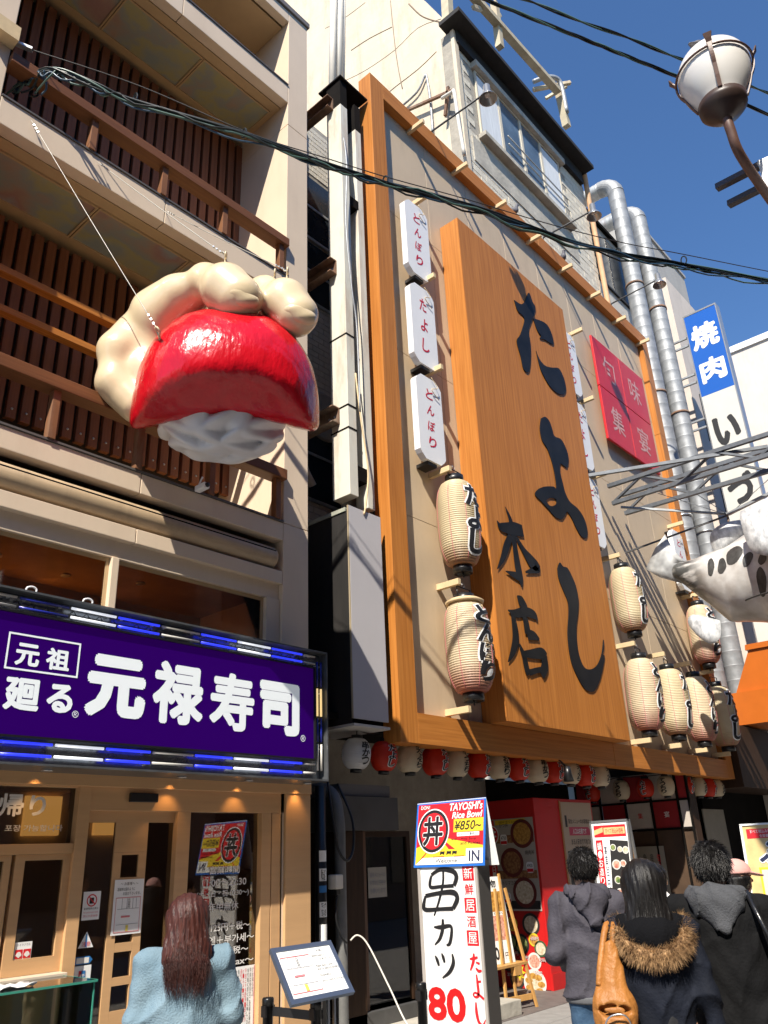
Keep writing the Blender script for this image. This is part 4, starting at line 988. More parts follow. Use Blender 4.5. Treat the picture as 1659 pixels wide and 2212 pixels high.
tag(bars('steel_angle', [(at(842, 255, x=10.6), at(978, 195, x=10.6)), (at(968, 188, x=10.6), at(962, 250, x=10.6))], .06, .06, M_rust), 'rusty angle iron leaning over the orange frame', 'bracket')

# ------------------------------------------------------------------ gooseneck lamps, pigeons on the frame
M_arm = mat('dark_arm', (.03, .028, .028), .5); M_alu2 = mat('spun_aluminium', (.50, .50, .49), .3, metal=.8)
def gooseneck(b, tip, label):
    base = at(*b, y=6.05); t = thing('arm_lamp', label, 'lamp', tuple(base), 'lamps on arms over the frame')
    e = at(*tip, x=base.x)
    tube('arm', [base + Vector((0, .1, -.3)), base, e], .018, M_arm, t, 8)
    s = .15
    lathe('shade', [(.05, .02), (.06, .10), (.06, -.06), (.085, -.09), (s, -.20), (s + .005, -.215), (s - .006, -.20), (.075, -.09), (.0, -.06)], M_alu2, t, 24, (e.x, e.y - .02, e.z + .04))
    lathe('bulb', [(.0, -.16), (.04, -.14), (.045, -.11), (.02, -.07)], M_white, t, 12, (e.x, e.y - .02, e.z + .04))
gooseneck((931, 285), (1050, 200), 'arm lamp with aluminium shade nearest the plaster side wall'); gooseneck((1174, 513), (1279, 455), 'arm lamp with aluminium shade in front of the rainwater pipe'); gooseneck((1321, 656), (1420, 604), 'arm lamp with aluminium shade in front of the ducts')
M_pig = mat('pigeon_grey', (.10, .10, .115), .7, var=.4, scale=14)
def pigeon(p, yaw, label, sc=1.0):
    def f(q):
        d = union(.03, ell(q, (0, 0, .13), (.075, .13, .075)), cone(q, (0, -.08, .17), (0, -.11, .26), .05, .03), cone(q, (0, .08, .12), (0, .21, .08), .05, .018, (1.3, 1, .6)))
        return union(.015, d, ell(q, (0, -.115, .275), (.03, .036, .03)), cone(q, (0, -.14, .272), (0, -.165, .268), .008, .003))
    t = thing('pigeon', label, 'bird', tuple(p), 'pigeons')
    V, F = surface_nets(f, (-.13, -.2, 0), (.13, .26, .34), .011); c_, s_ = math.cos(yaw), math.sin(yaw)
    V = np.stack([V[:, 0] * c_ - V[:, 1] * s_, V[:, 0] * s_ + V[:, 1] * c_, V[:, 2]], 1) * sc + np.array(p)
    mesh('body', V.tolist(), F.tolist(), M_pig, t, True)
    for s in (-.03, .03): tube('leg', [Vector(p) + Vector((s * c_, s * s_, 0)), Vector(p) + Vector((s * c_, s * s_, .09)) * sc], .007 * sc, M_rust, t, 5)
a = at(1106, 457, y=6.1); pigeon((a.x, 6.1, 13.63), .6, 'grey pigeon on the wooden frame below the long window'); a = at(1213, 556, y=6.1); pigeon((a.x, 6.1, 13.63), -.5, 'grey pigeon on the wooden frame nearer the arm lamp')

# ------------------------------------------------------------------ neighbouring building, ducts, projecting sign
M_tile = mat('white_wall_tile', (.60, .57, .52), .5, var=.05, scale=5)
NB = thing('tiled_building', 'narrow white tiled building with black window bands behind the ducts', 'building', (18.7, 6.9, 0))
box('wall', 16.9, 21.2, 6.95, 12, 2.2, 18.3, mat('tile_grout', (.42, .40, .36), .7), NB)
me_t = None
for z0, z1 in ((13.6, 16.0), (10.2, 12.6), (4.6, 9.2)):
    z = z0
    while z < z1:
        if me_t is None: o = box('tile_course', 16.92, 21.18, 6.935, 6.96, 0, .075, M_tile, NB); me_t = o.data; o.location = (0, 0, z)
        else: o = link(bpy.data.objects.new('tile_course', me_t), NB); o.location = (0, 0, z)
        z += .085
for z in (16.1, 12.7, 9.3):
    wn = box('window_band', 16.95, 21.15, 6.90, 6.955, z, z + (1.9 if z > 16 else .75), M_wdark, NB); boxes('frame', [(16.95 + i * 1.4, 17.0 + i * 1.4, 6.88, 6.9, z, z + (1.9 if z > 16 else .75)) for i in range(4)] + [(16.95, 21.15, 6.87, 6.9, z - .06, z - .001)], M_black, wn)
box('roof_edge', 16.85, 21.25, 6.85, 7.0, 18.3, 18.42, M_dark, NB)
M_duct = mat('galvanised_duct', (.29, .30, .31), .55, metal=.35, var=.18, scale=5, grunge=.1, dirt=.25, dcol=(.3, .3, .3))
M_ductr = mat('rusting_duct', (.42, .44, .45), .5, metal=.5, var=.15, scale=6, stretch=(1, 6, 1), dirt=.9, dcol=(.30, .09, .03))
def duct(x, y, ztop, label, r=.235):
    t = thing('exhaust_duct', label, 'duct', (x, y, 3), 'galvanised exhaust ducts')
    prof = []; z = 3.2
    while z < ztop - .5:
        prof += [(r, z), (r, z + .012), (r, z + .16), (r, z + .31), (r + .0025, z + .318), (r + .0025, z + .328), (r, z + .335)]; z += .345
    lathe('riser', prof, M_duct, t, 32, (x, y, 0))
    pe = [(x, y + .45 - .45 * math.cos(a), z + .45 * math.sin(a)) for a in np.linspace(0, math.pi / 2, 6)]
    V, F = tubevf(pe, r * 1.02, 24); mesh('elbow', V, F, M_duct, t)
    L = np.arange(0, 1.5, .05); P = [(x, y + .45 + l, z + .45) for l in L]
    tube('branch', P, [r * .96 + .008 * (i % 3 == 0) for i in range(len(P))], M_ductr, t, 22)
    for zz in (9.0, 12.5, 16.0): lathe('clamp', [(r + .004, zz), (r + .02, zz), (r + .02, zz + .06), (r + .004, zz + .06)], M_rust if zz > 12 else M_alu2, t, 24, (x, y, 0))
duct(18.45, 6.35, 19.6, 'front galvanised exhaust duct rising beside the orange frame'); duct(19.95, 6.35, 19.9, 'rear galvanised exhaust duct next to the projecting blue sign')
PS = thing('projecting_sign', 'tall projecting lightbox with blue top and white characters over black ones', 'sign', (20.1, 5.27, 6))
box('cabinet', 20.02, 20.30, 4.80, 5.74, 6.0, 15.50, mat('sign_cabinet', (.45, .47, .50), .35, metal=.5), PS)
M_blue = mat('sign_blue', (.012, .10, .42), .3); M_pw = mat('sign_offwhite', (.58, .57, .52), .35, var=.03)
QF = frame_xyz((20.02, 5.74, 0), (0, -1, 0), (0, 0, 1))
slab('blue_face', rect(.03, .91, 12.84, 15.44), QF, .01, M_blue, PS, .012); slab('white_face', rect(.03, .91, 6.05, 12.836), QF, .01, M_pw, PS, .012)
boxes('trim', [(20.0, 20.02, 4.80, 4.83, 6.0, 15.5), (20.0, 20.02, 5.71, 5.74, 6.0, 15.5), (20.0, 20.02, 4.83, 5.71, 15.45, 15.5)], M_alu2, PS)
text('lettering', '焼', QF, .10, .84, 14.25, 15.05, M_inkw, PS, .016, .04); text('lettering', '肉', QF, .14, .82, 13.18, 13.92, M_inkw, PS, .016, .04)
text('lettering', 'い', QF, .14, .80, 11.25, 12.10, M_ink, PS, .016, .05); text('lettering', 'づ', QF, .14, .80, 9.55, 10.4, M_ink, PS, .016, .05); text('lettering', 'り', QF, .20, .74, 7.8, 8.9, M_ink, PS, .016, .05)
for z in (14.6, 13.4, 12.0, 10.6): boxes('sign_bracket', [(20.12, 20.18, 5.74, 6.9, z, z + .05), (20.12, 20.18, 5.74, 6.9, z + .25, z + .3)], M_grey, PS)
GY = thing('grey_building', 'tall plain grey building rising behind the projecting blue sign', 'building', (25, 7, 0))
M_gry = mat('grey_render', (.36, .35, .33), .8, var=.05, scale=1.2, dirt=.2); box('wall', 21.3, 26.4, 7.2, 14, 0, 21.5, M_gry, GY); box('parapet', 21.25, 26.45, 7.15, 7.4, 21.5, 21.62, M_gry, GY)
box('lower_block', 21.5, 24.5, 6.4, 7.2, 0, 18.2, mat('pinkish_render', (.58, .51, .45), .8, var=.05, scale=2, dirt=.2), GY); box('window', 22.2, 23.4, 6.36, 6.405, 9.2, 11.2, M_wdark, GY); box('window', 22.2, 23.4, 6.36, 6.405, 12.6, 14.2, M_wdark, GY)
WB = thing('pale_building', 'pale cream building further down the street at the right edge', 'building', (36, 5, 0))
box('wall', 34, 46, 4.0, 12, 0, 22.2, mat('pale_render', (.60, .53, .47), .85, var=.05, scale=1, dirt=.2), WB); box('parapet', 33.9, 46.1, 3.9, 12, 22.2, 22.5, M_white, WB); box('window', 33.95, 34.0, 5.5, 7.2, 14, 16, M_wdark, WB)
# orange stepped structure at the right edge
OB = thing('orange_signboard', 'glossy orange stepped signboard at the right edge behind the lanterns', 'sign', (19, 5.6, 3.5))
M_or = mat('glossy_orange', (.46, .115, .012), .35, var=.05, scale=3, coat=.3)
sx = frame_xyz((18.6, 6.3, 0), (0, -1, 0), (0, 0, 1))
slab('upper_block', [(.30, 4.75), (1.9, 4.75), (1.9, 5.62), (.75, 5.62)], sx, 1.6, M_or, OB); slab('lower_block', [(.16, 4.05), (1.9, 4.05), (1.9, 4.74), (.20, 4.74)], sx, 1.8, M_or, OB, .12)
slab('top_trim', [(.70, 5.63), (1.9, 5.63), (1.9, 5.75), (.72, 5.75)], sx, 1.7, M_or, OB, .05)
box('dark_fill_block', 17.6, 21.5, 5.9, 6.8, 2.75, 4.0, M_dwood, OB); box('dark_fill_sheet', 17.6, 21.5, 6.82, 6.9, 0, 4.0, M_dark, OB)  # dark block and sheet added to darken the area below the signboard

# ------------------------------------------------------------------ truss with blowfish
M_truss = mat('truss_steel', (.11, .12, .135), .5, metal=.35, var=.2, scale=8)
TR = thing('truss_arm', 'grey steel lattice truss reaching out from the facade over the street', 'truss', (13.9, 5.9, 7.7))
def tp(ch, y):
    t = 5.95 - y; x, z = {'A': (13.58 + .03 * t, 8.16), 'B': (14.16 + .04 * t, 8.16), 'C': (13.66 + .03 * t, 7.82), 'D': (14.17 + .04 * t, 7.76)}[ch]; return Vector((x, y, z))
for ch in 'ABCD': bar('chord', tp(ch, 5.95), tp(ch, 1.2), .075, .075, M_truss, TR)
ys = [5.95 - .68 * i for i in range(8)]
for a_, b_ in (('A', 'C'), ('B', 'D')):
    for i in range(7): bar('lattice', tp(a_ if i % 2 else b_, ys[i]), tp(b_ if i % 2 else a_, ys[i + 1]), .055, .04, M_truss, TR)
bar('stay', (12.7, 5.97, 8.09), (14.0, 3.1, 8.09), .06, .06, M_truss, TR); bar('stay', (14.0, 3.1, 8.09), (14.25, 1.3, 8.09), .045, .045, M_grey, TR)
bar('hanger', (13.9, 5.9, 7.80), (14.7, 4.2, 7.35), .04, .04, M_grey, TR); bar('hanger', (14.7, 4.2, 7.35), (14.6, 2.2, 7.72), .07, .05, M_grey, TR); bar('hanger', (14.2, 6.1, 6.98), (14.7, 4.2, 7.33), .03, .03, M_arm, TR)
for q in ((13.7, 5.2, 7.85), (14.2, 4.6, 7.8), (14.5, 2.6, 8.1)): tube('tie_wire', [q, (14.7, 4.2, 7.33)], .007, M_grey, TR, 5)
FS = thing('blowfish_lantern', 'large white fabric blowfish with black spots hanging from the truss', 'sculpture', (14.6, 4, 5))
def fishmat():
    m = bpy.data.materials.new('painted_fish_cloth'); m.use_nodes = True; t = m.node_tree; N = t.nodes; L = t.links; b = N['Principled BSDF']; b.inputs['Roughness'].default_value = .35; b.inputs['Coat Weight'].default_value = .3
    tc = N.new('ShaderNodeTexCoord'); sp = N.new('ShaderNodeSeparateXYZ'); L.new(tc.outputs['Object'], sp.inputs[0])
    mp = N.new('ShaderNodeMapping'); mp.inputs['Scale'].default_value = (1.6, 2.1, 1.3); L.new(tc.outputs['Object'], mp.inputs[0])
    vo = N.new('ShaderNodeTexVoronoi'); vo.inputs['Scale'].default_value = 1.5; L.new(mp.outputs[0], vo.inputs[0])
    def rng_(src, a, b_, inv=False):
        r = N.new('ShaderNodeMapRange'); r.inputs[1].default_value = a; r.inputs[2].default_value = b_; r.inputs[3].default_value = 1 if inv else 0; r.inputs[4].default_value = 0 if inv else 1; L.new(src, r.inputs[0]); return r.outputs[0]
    def mul(a, b_, op='MULTIPLY'):
        n = N.new('ShaderNodeMath'); n.operation = op; n.use_clamp = True; L.new(a, n.inputs[0]); L.new(b_, n.inputs[1]); return n.outputs[0]
    spots = mul(rng_(sp.outputs[2], 6.95, 7.05), rng_(sp.outputs[1], 4.4, 4.3))
    st_ = N.new('ShaderNodeTexNoise'); st_.inputs['Scale'].default_value = 9; st_.inputs['Detail'].default_value = 5; m3 = N.new('ShaderNodeMapping'); m3.inputs['Scale'].default_value = (1, .25, 1); L.new(tc.outputs['Object'], m3.inputs[0]); L.new(m3.outputs[0], st_.inputs[0])
    tail = mul(mul(rng_(sp.outputs[1], 4.62, 4.95), rng_(st_.outputs[0], .36, .52)), rng_(sp.outputs[1], 5.42, 5.25))
    nz = N.new('ShaderNodeTexNoise'); nz.inputs['Scale'].default_value = 3; nz.inputs['Detail'].default_value = 8; L.new(tc.outputs['Object'], nz.inputs[0])
    base = N.new('ShaderNodeValToRGB'); base.color_ramp.elements[0].color = (.34, .31, .28, 1); base.color_ramp.elements[1].color = (.58, .57, .55, 1); base.color_ramp.elements[0].position = .3; base.color_ramp.elements[1].position = .65; L.new(nz.outputs[0], base.inputs[0])
    mx = N.new('ShaderNodeMix'); mx.data_type = 'RGBA'; L.new(mul(spots, tail, 'ADD'), mx.inputs[0]); L.new(base.outputs[0], mx.inputs[6]); mx.inputs[7].default_value = (.07, .07, .066, 1)
    L.new(mx.outputs[2], b.inputs['Base Color']); return m
M_fish = fishmat()
def fish(p):
    d = union(.25, ell(p, (14.75, 2.9, 6.02), (1.02, 1.45, 1.12)), cone(p, (14.65, 4.3, 6.05), (14.35, 5.15, 6.38), .72, .16))
    seam = .035 * np.abs(np.sin(p[:, 1] * 6.5)) ** .5 + .008 * wob(p, 9) + .004 * np.abs(np.sin(p[:, 2] * 30 + 3 * np.sin(p[:, 1] * 9)))
    return d - seam * .5
sdf_obj('body', fish, (13.5, 1.1, 4.7), (16.0, 5.5, 7.4), .045, M_fish, FS)
def on_fish(px, py):
    v = (RIGHT * (px - 829.5) - UP * (py - 1106.0) + FWD * 1733.0).normalized(); t = np.linspace(12, 18, 900); Q = np.array(CAM)[None] + t[:, None] * np.array(v)[None]; ins = np.where(fish(Q) < 0)[0]
    return CAM + v * (t[ins[0]] - .012) if len(ins) else None
M_spot = mat('black_fish_paint', (.045, .044, .042), .4, var=.4, scale=9)
for sx_, sy_, rx_, ry_, tl_ in ((1045, 725, 46, 88, .25), (945, 895, 42, 112, .05), (1082, 880, 52, 100, .1), (1235, 750, 92, 118, .4), (1290, 530, 95, 70, .7), (1405, 800, 60, 95, .3), (1500, 620, 60, 80, .3), (1580, 1080, 60, 190, -.1), (1590, 780, 50, 90, .2)):
    V = []; okk = True
    for ring in (0, .34, .67, 1.0):
        for k in range(18 if ring else 1):
            a = k * math.pi / 9; ex = rx_ * ring * math.cos(a) * (1 + .12 * math.sin(3 * a + sx_)); ey = ry_ * ring * math.sin(a); q = on_fish((2500 + (sx_ + ex + tl_ * -ey) / 3.166) * .5486, (1950 + (sy_ + ey) / 3.166) * .5486)
            if q is None: okk = False; break
            V.append(q)
        if not okk: break
    if not okk: continue
    F = [(0, 1 + k, 1 + (k + 1) % 18) for k in range(18)]
    for r_ in range(2): F += [(1 + r_ * 18 + k, 1 + (r_ + 1) * 18 + k, 1 + (r_ + 1) * 18 + (k + 1) % 18, 1 + r_ * 18 + (k + 1) % 18) for k in range(18)]
    mesh('spot', V, F, M_spot, FS, True)
M_tailfin = mat('striped_tail_cloth', (.66, .67, .66), .35, col2=(.20, .20, .20), scale=2.2, stretch=(1, 1.5, 1.5), detail=2, coat=.3)
M_fin = mat('silver_fin_cloth', (.66, .67, .67), .4, col2=(.30, .31, .32), scale=2.5, stretch=(1, 5, 3), coat=.2, bump=.4)
def fin(name, pts, th, m, sm_=4):
    P = [Vector(p) for p in pts]; P = smoothpts(P + [P[0]], sm_)[:-1] if sm_ else P; c0 = sum(P, Vector()) / len(P)
    nrm = Vector()
    for i in range(len(P)): nrm += (P[i] - c0).cross(P[(i + 1) % len(P)] - c0)
    nrm.normalize(); n = len(P); V = [p + nrm * th * .15 for p in P] + [p - nrm * th * .15 for p in P] + [c0 + (p - c0) * .55 + nrm * th for p in P] + [c0 + (p - c0) * .55 - nrm * th for p in P] + [c0 + nrm * th * 1.2, c0 - nrm * th * 1.2]
    F = []
    for i in range(n):
        j = (i + 1) % n; F += [(i, i + n, j + n, j), (i, j, j + 2 * n, i + 2 * n), (i + n, i + 3 * n, j + 3 * n, j + n), (i + 2 * n, j + 2 * n, 4 * n), (i + 3 * n, 4 * n + 1, j + 3 * n)]
    return mesh(name, V, F, m, FS, True)
fin('tail_fin', [(14.45, 4.82, 6.56), (14.32, 5.05, 6.56), (14.25, 5.18, 6.80), (14.2, 5.26, 7.12), (14.2, 5.50, 6.90), (14.2, 5.75, 6.55), (14.25, 5.52, 6.34), (14.33, 5.22, 6.18), (14.45, 4.95, 6.05)], .035, M_tailfin, 0)
fin('dorsal_fin', [(14.55, 4.55, 6.55), (14.5, 4.55, 6.95), (14.5, 4.30, 7.12), (14.55, 3.9, 7.10), (14.6, 3.75, 6.95)], .05, M_fin)
fin('pectoral_fin', [(13.72, 3.72, 6.95), (13.55, 3.70, 6.70), (13.50, 3.62, 6.15), (13.55, 3.2, 6.0), (13.6, 2.7, 6.3), (13.65, 2.7, 6.9), (13.7, 3.2, 7.05)], .05, M_fin)
fin('anal_fin', [(14.3, 4.62, 5.32), (14.2, 5.02, 5.50), (14.2, 5.15, 5.38), (14.2, 5.02, 5.10), (14.2, 4.82, 4.93), (14.25, 4.66, 5.02)], .03, M_fin)
tube('hook', smoothpts([(14.62, 4.2, 7.33), (14.66, 4.2, 7.24), (14.6, 4.2, 7.18), (14.56, 4.2, 7.1), (14.6, 4.2, 6.85)], 4), .014, M_rust, FS, 6)
tube('seam', [(14.75 - 1.03 * math.sin(a) - .01, 2.9 + 1.46 * math.cos(a), 5.45 + .1 * math.cos(a)) for a in np.linspace(.05, 1.5, 16)], .015, M_arm, FS, 6)

# ------------------------------------------------------------------ street lamp
LC = CAM + Vector((0.67768518, 0.1104569, 0.72700899)) * 6.3
SL = thing('street_lamp', 'round white globe street lamp in a brown metal cage', 'street lamp', (5.02, .62, 0))
gr = .223
lathe('globe', [(.118, -.30), (.128, -.27), (.155, -.225), (.182, -.17), (.203, -.115), (.217, -.055)] + [(gr * math.cos(a), gr * math.sin(a)) for a in np.linspace(-.05, 1.57, 18)], mat('opal_globe', (.74, .71, .66), .25, coat=.2), SL, 40, tuple(LC))
M_lb = mat('brown_lamp_metal', (.12, .06, .042), .5, var=.1)
zc_ = LC.z
lathe('collar', [(.02, -.40), (.035, -.40), (.05, -.385), (.11, -.345), (.143, -.305), (.148, -.262), (.136, -.262), (.125, -.29), (.0, -.3)], mat('lamp_collar', (.045, .025, .018), .45), SL, 30, tuple(LC))
zr0 = .0; rr_ = math.sqrt(gr ** 2 - zr0 ** 2) + .012
V, F = tubevf([(LC.x + rr_ * math.cos(a), LC.y + rr_ * math.sin(a), LC.z + zr0) for a in np.linspace(0, 2 * math.pi, 41)], .008, 6, False); mesh('cage_ring', V, F, M_lb, SL, True)
for k in range(4):
    a = R(k * 90 + 15); pts = [(.150, -.27), (.178, -.20)] + [((gr + .014) * math.cos(t), (gr + .014) * math.sin(t)) for t in np.linspace(-.55, .10, 9)] + [(gr + .026, .045), (gr + .042, .075)]
    pts = [Vector((LC.x + r_ * math.cos(a), LC.y + r_ * math.sin(a), LC.z + z_)) for r_, z_ in pts]
    V = []; F = []; tv = Vector((-math.sin(a), math.cos(a), 0))
    for i, p in enumerate(pts):
        wd = .012 if i < 10 else (.018 if i < 12 else .026); nn = Vector((math.cos(a), math.sin(a), .3)).normalized() * .005
        V += [p - tv * wd + nn, p + tv * wd + nn, p + tv * wd - nn, p - tv * wd - nn]
    for i in range(len(pts) - 1):
        for q in range(4): F.append((i * 4 + q, i * 4 + (q + 1) % 4, i * 4 + 4 + (q + 1) % 4, i * 4 + 4 + q))
    F += [(3, 2, 1, 0), tuple(4 * len(pts) - 4 + i for i in range(4))]
    mesh('cage_strap', V, F, M_lb, SL)
pole = Vector((5.02, .62, 5.2)); j = LC + Vector((0, 0, -.39))
tube('curved_arm', [j, j + Vector((.015, 0, -.10)), j + Vector((.10, -.0, -.24)), (4.72, .66, 5.52), (5.02, .62, 5.40)], .030, M_lb, SL, 12, 6)
tube('pole', [(5.02, .62, 0), (5.02, .62, 5.6)], .06, M_lb, SL, 14)
bp = thing('pole_sign', 'white sign plate on two dark bars mounted to the lamp pole', 'sign', (5.0, .62, 5.0), None)
def lr(px, py, d): return at(px, py, d=d)
for a_, b_ in (((1548, 406), (1680, 338)), ((1574, 442), (1680, 388))): bar('bar', lr(*a_, 6.45), lr(*b_, 6.35), .05, .04, mat('bar_brown', (.06, .05, .055), .5), bp)
p1 = lr(1637, 352, 6.3); fr = frame_xyz(p1, (.2, -.98, 0), (0, 0, 1)); slab('plate', rect(0, .6, -.9, .02), fr, .03, M_white, bp)
pigeon((LC.x + .01, LC.y + .03, LC.z + gr - .005), 1.2, sc=.55, label= 'dark pigeon perched on top of the globe lamp')

# ------------------------------------------------------------------ overhead cables
M_cab = mat('black_cable', (.012, .016, .016), .35); M_cabg = mat('green_cable', (.07, .13, .11), .35); M_cabb = mat('blue_cable', (.03, .07, .12), .35)
main = [(28, 195, 8.75), (60, 172, 8.8), (85, 155, 8.86), (125, 152, 8.84), (210, 185, 8.7), (290, 218, 8.6), (520, 288, 8.38), (700, 356, 8.25), (830, 396, 8.2), (1000, 442, 8.2), (1170, 500, 8.25), (1340, 548, 8.35), (1475, 571, 8.45), (1659, 606, 8.6), (1850, 640, 8.75)]
BN = thing('cable_bundle', 'sagging bundle of black and green cables crossing in front of both facades', 'cable', tuple(at(*main[0][:2], z=main[0][2])))
MP = [at(px, py, z=z) for px, py, z in main]
for k in range(9):
    a = k * 2 * math.pi / 8; rad = .032 if k else 0
    P = smoothpts(MP, 7); V = []
    for i, p in enumerate(P):
        tw = a + i * .09 + .5 * math.sin(i * .21 + k); V.append(p + Vector((0, math.cos(tw) * rad * .7, math.sin(tw) * rad * (1.0 + .7 * math.sin(i * .19 + k * 1.7)) - (.07 * math.sin(math.pi * ((i / 7 * (.8 + .1 * k)) % 1)) ** 2 if k in (3, 5, 7) else 0))))
    tube('cable', V, .0105, (M_cab, M_cabg, M_cab, M_cabb, M_cab, M_cabg, M_cab, M_cab, M_cab)[k], BN, 6)
mess = [(20, 92, 9.1), (70, 108, 9.05), (300, 185, 8.86), (540, 288, 8.5), (700, 340, 8.4), (830, 381, 8.35), (1000, 428, 8.35), (1180, 482, 8.42), (1340, 523, 8.52), (1475, 549, 8.6), (1659, 586, 8.76), (1850, 622, 8.9)]
tube('messenger_wire', [at(a, b, z=c_) for a, b, c_ in mess], .006, M_arm, BN, 5, 6)
for k, (a0, b0, a1, b1, a2, b2) in enumerate(((60, 172, 30, 190, 8, 210), (85, 156, 70, 190, 45, 200), (95, 152, 100, 190, 88, 205), (70, 165, 82, 205, 62, 207), (120, 153, 98, 175, 75, 203))):   # loose ends at the anchor
    tube('cable_end', [at(a0, b0, z=8.82), at(a1, b1, z=8.72), at(a2, b2, z=8.66)], .010, (M_cabg, M_cab, M_cabb, M_cab, M_cabg)[k], BN, 6, 6)
for px, py, z in ((292, 212, 8.68), (527, 288, 8.40), (832, 390, 8.24), (1335, 545, 8.38), (1477, 562, 8.5)):
    p = at(px, py, z=z); V, F = tubevf([p + Vector((0, math.cos(t) * .035, math.sin(t) * .06)) for t in np.linspace(0, 2 * math.pi, 13)], .009, 6, False); mesh('cable_tie', V, F, M_cab, BN)
bkt = thing('cable_anchor', 'wooden block with white bracket anchoring the cables on the left pillar', 'bracket', (1.75, 5.95, 9.1))
q = at(22, 92, z=9.1); box('block', q.x - .22, q.x + .02, 5.86, 5.998, 8.98, 9.16, M_stick, bkt); bar('clamp', q + Vector((.0, -.02, 0)), at(70, 108, z=9.05), .05, .03, M_alu2, bkt)
for k, (pts, lb) in enumerate(((((1040, -4, 10.6), (1230, 72, 10.3), (1380, 132, 10.2), (1560, 205, 10.3), (1760, 290, 10.6)), 'lower of two black cables crossing the blue sky behind the globe lamp'), (((1120, -5, 10.9), (1300, 62, 10.6), (1480, 130, 10.6), (1659, 200, 10.8), (1800, 258, 11)), 'upper of two black cables crossing the blue sky behind the globe lamp'))):
    t = thing('sky_cable', lb, 'cable', tuple(at(*pts[0][:2], z=pts[0][2])))
    P = smoothpts([at(a, b, z=c_) for a, b, c_ in pts], 12)
    for m in range(2 if k else 3): tube('strand', [p + Vector((0, .014 * math.cos(i * .5 + m * 2.1), .014 * math.sin(i * .5 + m * 2.1))) for i, p in enumerate(P)], .012, M_cab if m else M_cabg, t, 6)

sc_ = at(428, 1058, y=5.97); SCM = thing('security_camera', 'small white security camera on the fascia below the lower balcony', 'camera', tuple(sc_))
box('body', sc_.x - .04, sc_.x + .03, 5.82, 5.98, sc_.z - .03, sc_.z + .03, M_white, SCM, .015); lathe('lens', [(0, -.16), (.022, -.16), (.024, -.15), (.024, -.13), (0, -.13)], M_black, SCM, 14, (sc_.x - .005, 5.965, sc_.z), 'y'); tube('bracket', [(sc_.x, 5.99, sc_.z + .0), (sc_.x, 5.95, sc_.z + .06), (sc_.x + .01, 5.93, sc_.z + .12), (sc_.x + .03, 5.95, sc_.z + .13)], .010, M_white, SCM, 6, 4)
# ------------------------------------------------------------------ the other side of the street (out of frame; seen in reflections)
OP = thing('opposite_building', 'plain dark tiled building across the street behind the viewer', 'building', (4, -5, 0))
box('wall', -45, 70, -12, -5.0, 0, 14.5, mat('brown_tile', (.16, .12, .10), .6, var=.1), OP)
for i in range(18):
    for j in range(4):
        wn = box('window', -12 + i * 2.5, -10.4 + i * 2.5, -5.0, -4.96, 1.0 + j * 3.4, 3.0 + j * 3.4, M_wdark, OP)
# ------------------------------------------------------------------ izakaya ground floor
EN = thing('izakaya_entrance', 'dark izakaya ground floor with wooden window bay and recessed entrance', 'shop front', (11, 6.3, 0))
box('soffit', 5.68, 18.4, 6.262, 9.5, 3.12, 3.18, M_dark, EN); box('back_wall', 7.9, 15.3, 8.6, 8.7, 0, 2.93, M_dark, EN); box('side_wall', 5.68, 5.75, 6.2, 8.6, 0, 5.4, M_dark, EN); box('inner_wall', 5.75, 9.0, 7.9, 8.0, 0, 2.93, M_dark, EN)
box('threshold', 6.3, 9, 6.0, 6.45, 0, .16, M_concrete, EN, .01)
M_hood = mat('dull_grey_metal', (.085, .08, .073), .5, metal=.3, var=.15, scale=3)
slab('column_hood', [(6.38, 6.28), (7.30, 6.28), (7.48, 6.5), (7.48, 7.2), (6.38, 7.2)], frame_xyz((0, 0, 2.33), (1, 0, 0), (0, 1, 0)), .34, M_hood, EN)
slab('column_hood', [(6.42, 6.34), (7.24, 6.34), (7.40, 6.52), (7.40, 7.2), (6.42, 7.2)], frame_xyz((0, 0, 2.46), (1, 0, 0), (0, 1, 0)), .12, mat('hood_top', (.14, .13, .12), .5), EN)
box('timber_column', 6.44, 6.80, 6.36, 6.9, .16, 1.99, M_dwood, EN, .01); box('timber_column', 6.82, 6.90, 6.42, 6.5, .16, 1.99, mat('worn_brown_wood', (.12, .055, .028), .5, var=.3, scale=5, stretch=(6, 6, .5)), EN, .006)
wn = boxes('bay_window', [(6.92, 6.97, 6.5, 6.56, .3, 1.99), (7.68, 7.74, 6.5, 6.56, .3, 1.99), (6.97, 7.68, 6.5, 6.56, 1.93, 1.99), (6.90, 7.78, 6.42, 6.6, .22, .30)], M_dwood, EN); box('pane', 6.97, 7.68, 6.525, 6.529, .3, 1.93, M_gl, wn)
box('bay_back', 6.92, 7.7, 7.3, 7.4, .3, 1.99, mat('amber_backboard', (.30, .16, .05), .7), EN); box('bay_shelf', 6.92, 7.7, 6.56, 7.3, .28, .32, M_dwood, EN)
box('stone_base', 6.40, 7.85, 6.36, 6.62, .16, .30, mat('dark_stone', (.07, .068, .066), .5, var=.2), EN, .008)
n = tag(slab('paper_sign', rect(7.02, 7.32, 1.32, 1.62), frame_xyz((0, 6.51, 0), (1, 0, 0), (0, 0, 1)), .002, mat('old_paper', (.36, .33, .28), .8), None), 'small handwritten paper taped inside the dark bay window', 'notice')
for k, s in enumerate(('宴会メニューは', 'お早めに予約を', 'お願いします')): text('lettering', s, frame_xyz((0, 6.51, 0), (1, 0, 0), (0, 0, 1)), 7.05, 7.29, 1.52 - k * .08, 1.57 - k * .08, M_greyink, n, .004)
M_bot = mat('brown_glass', (.05, .025, .012), .08, spec=.8); M_botg = mat('green_glass', (.06, .10, .05), .08, spec=.8)
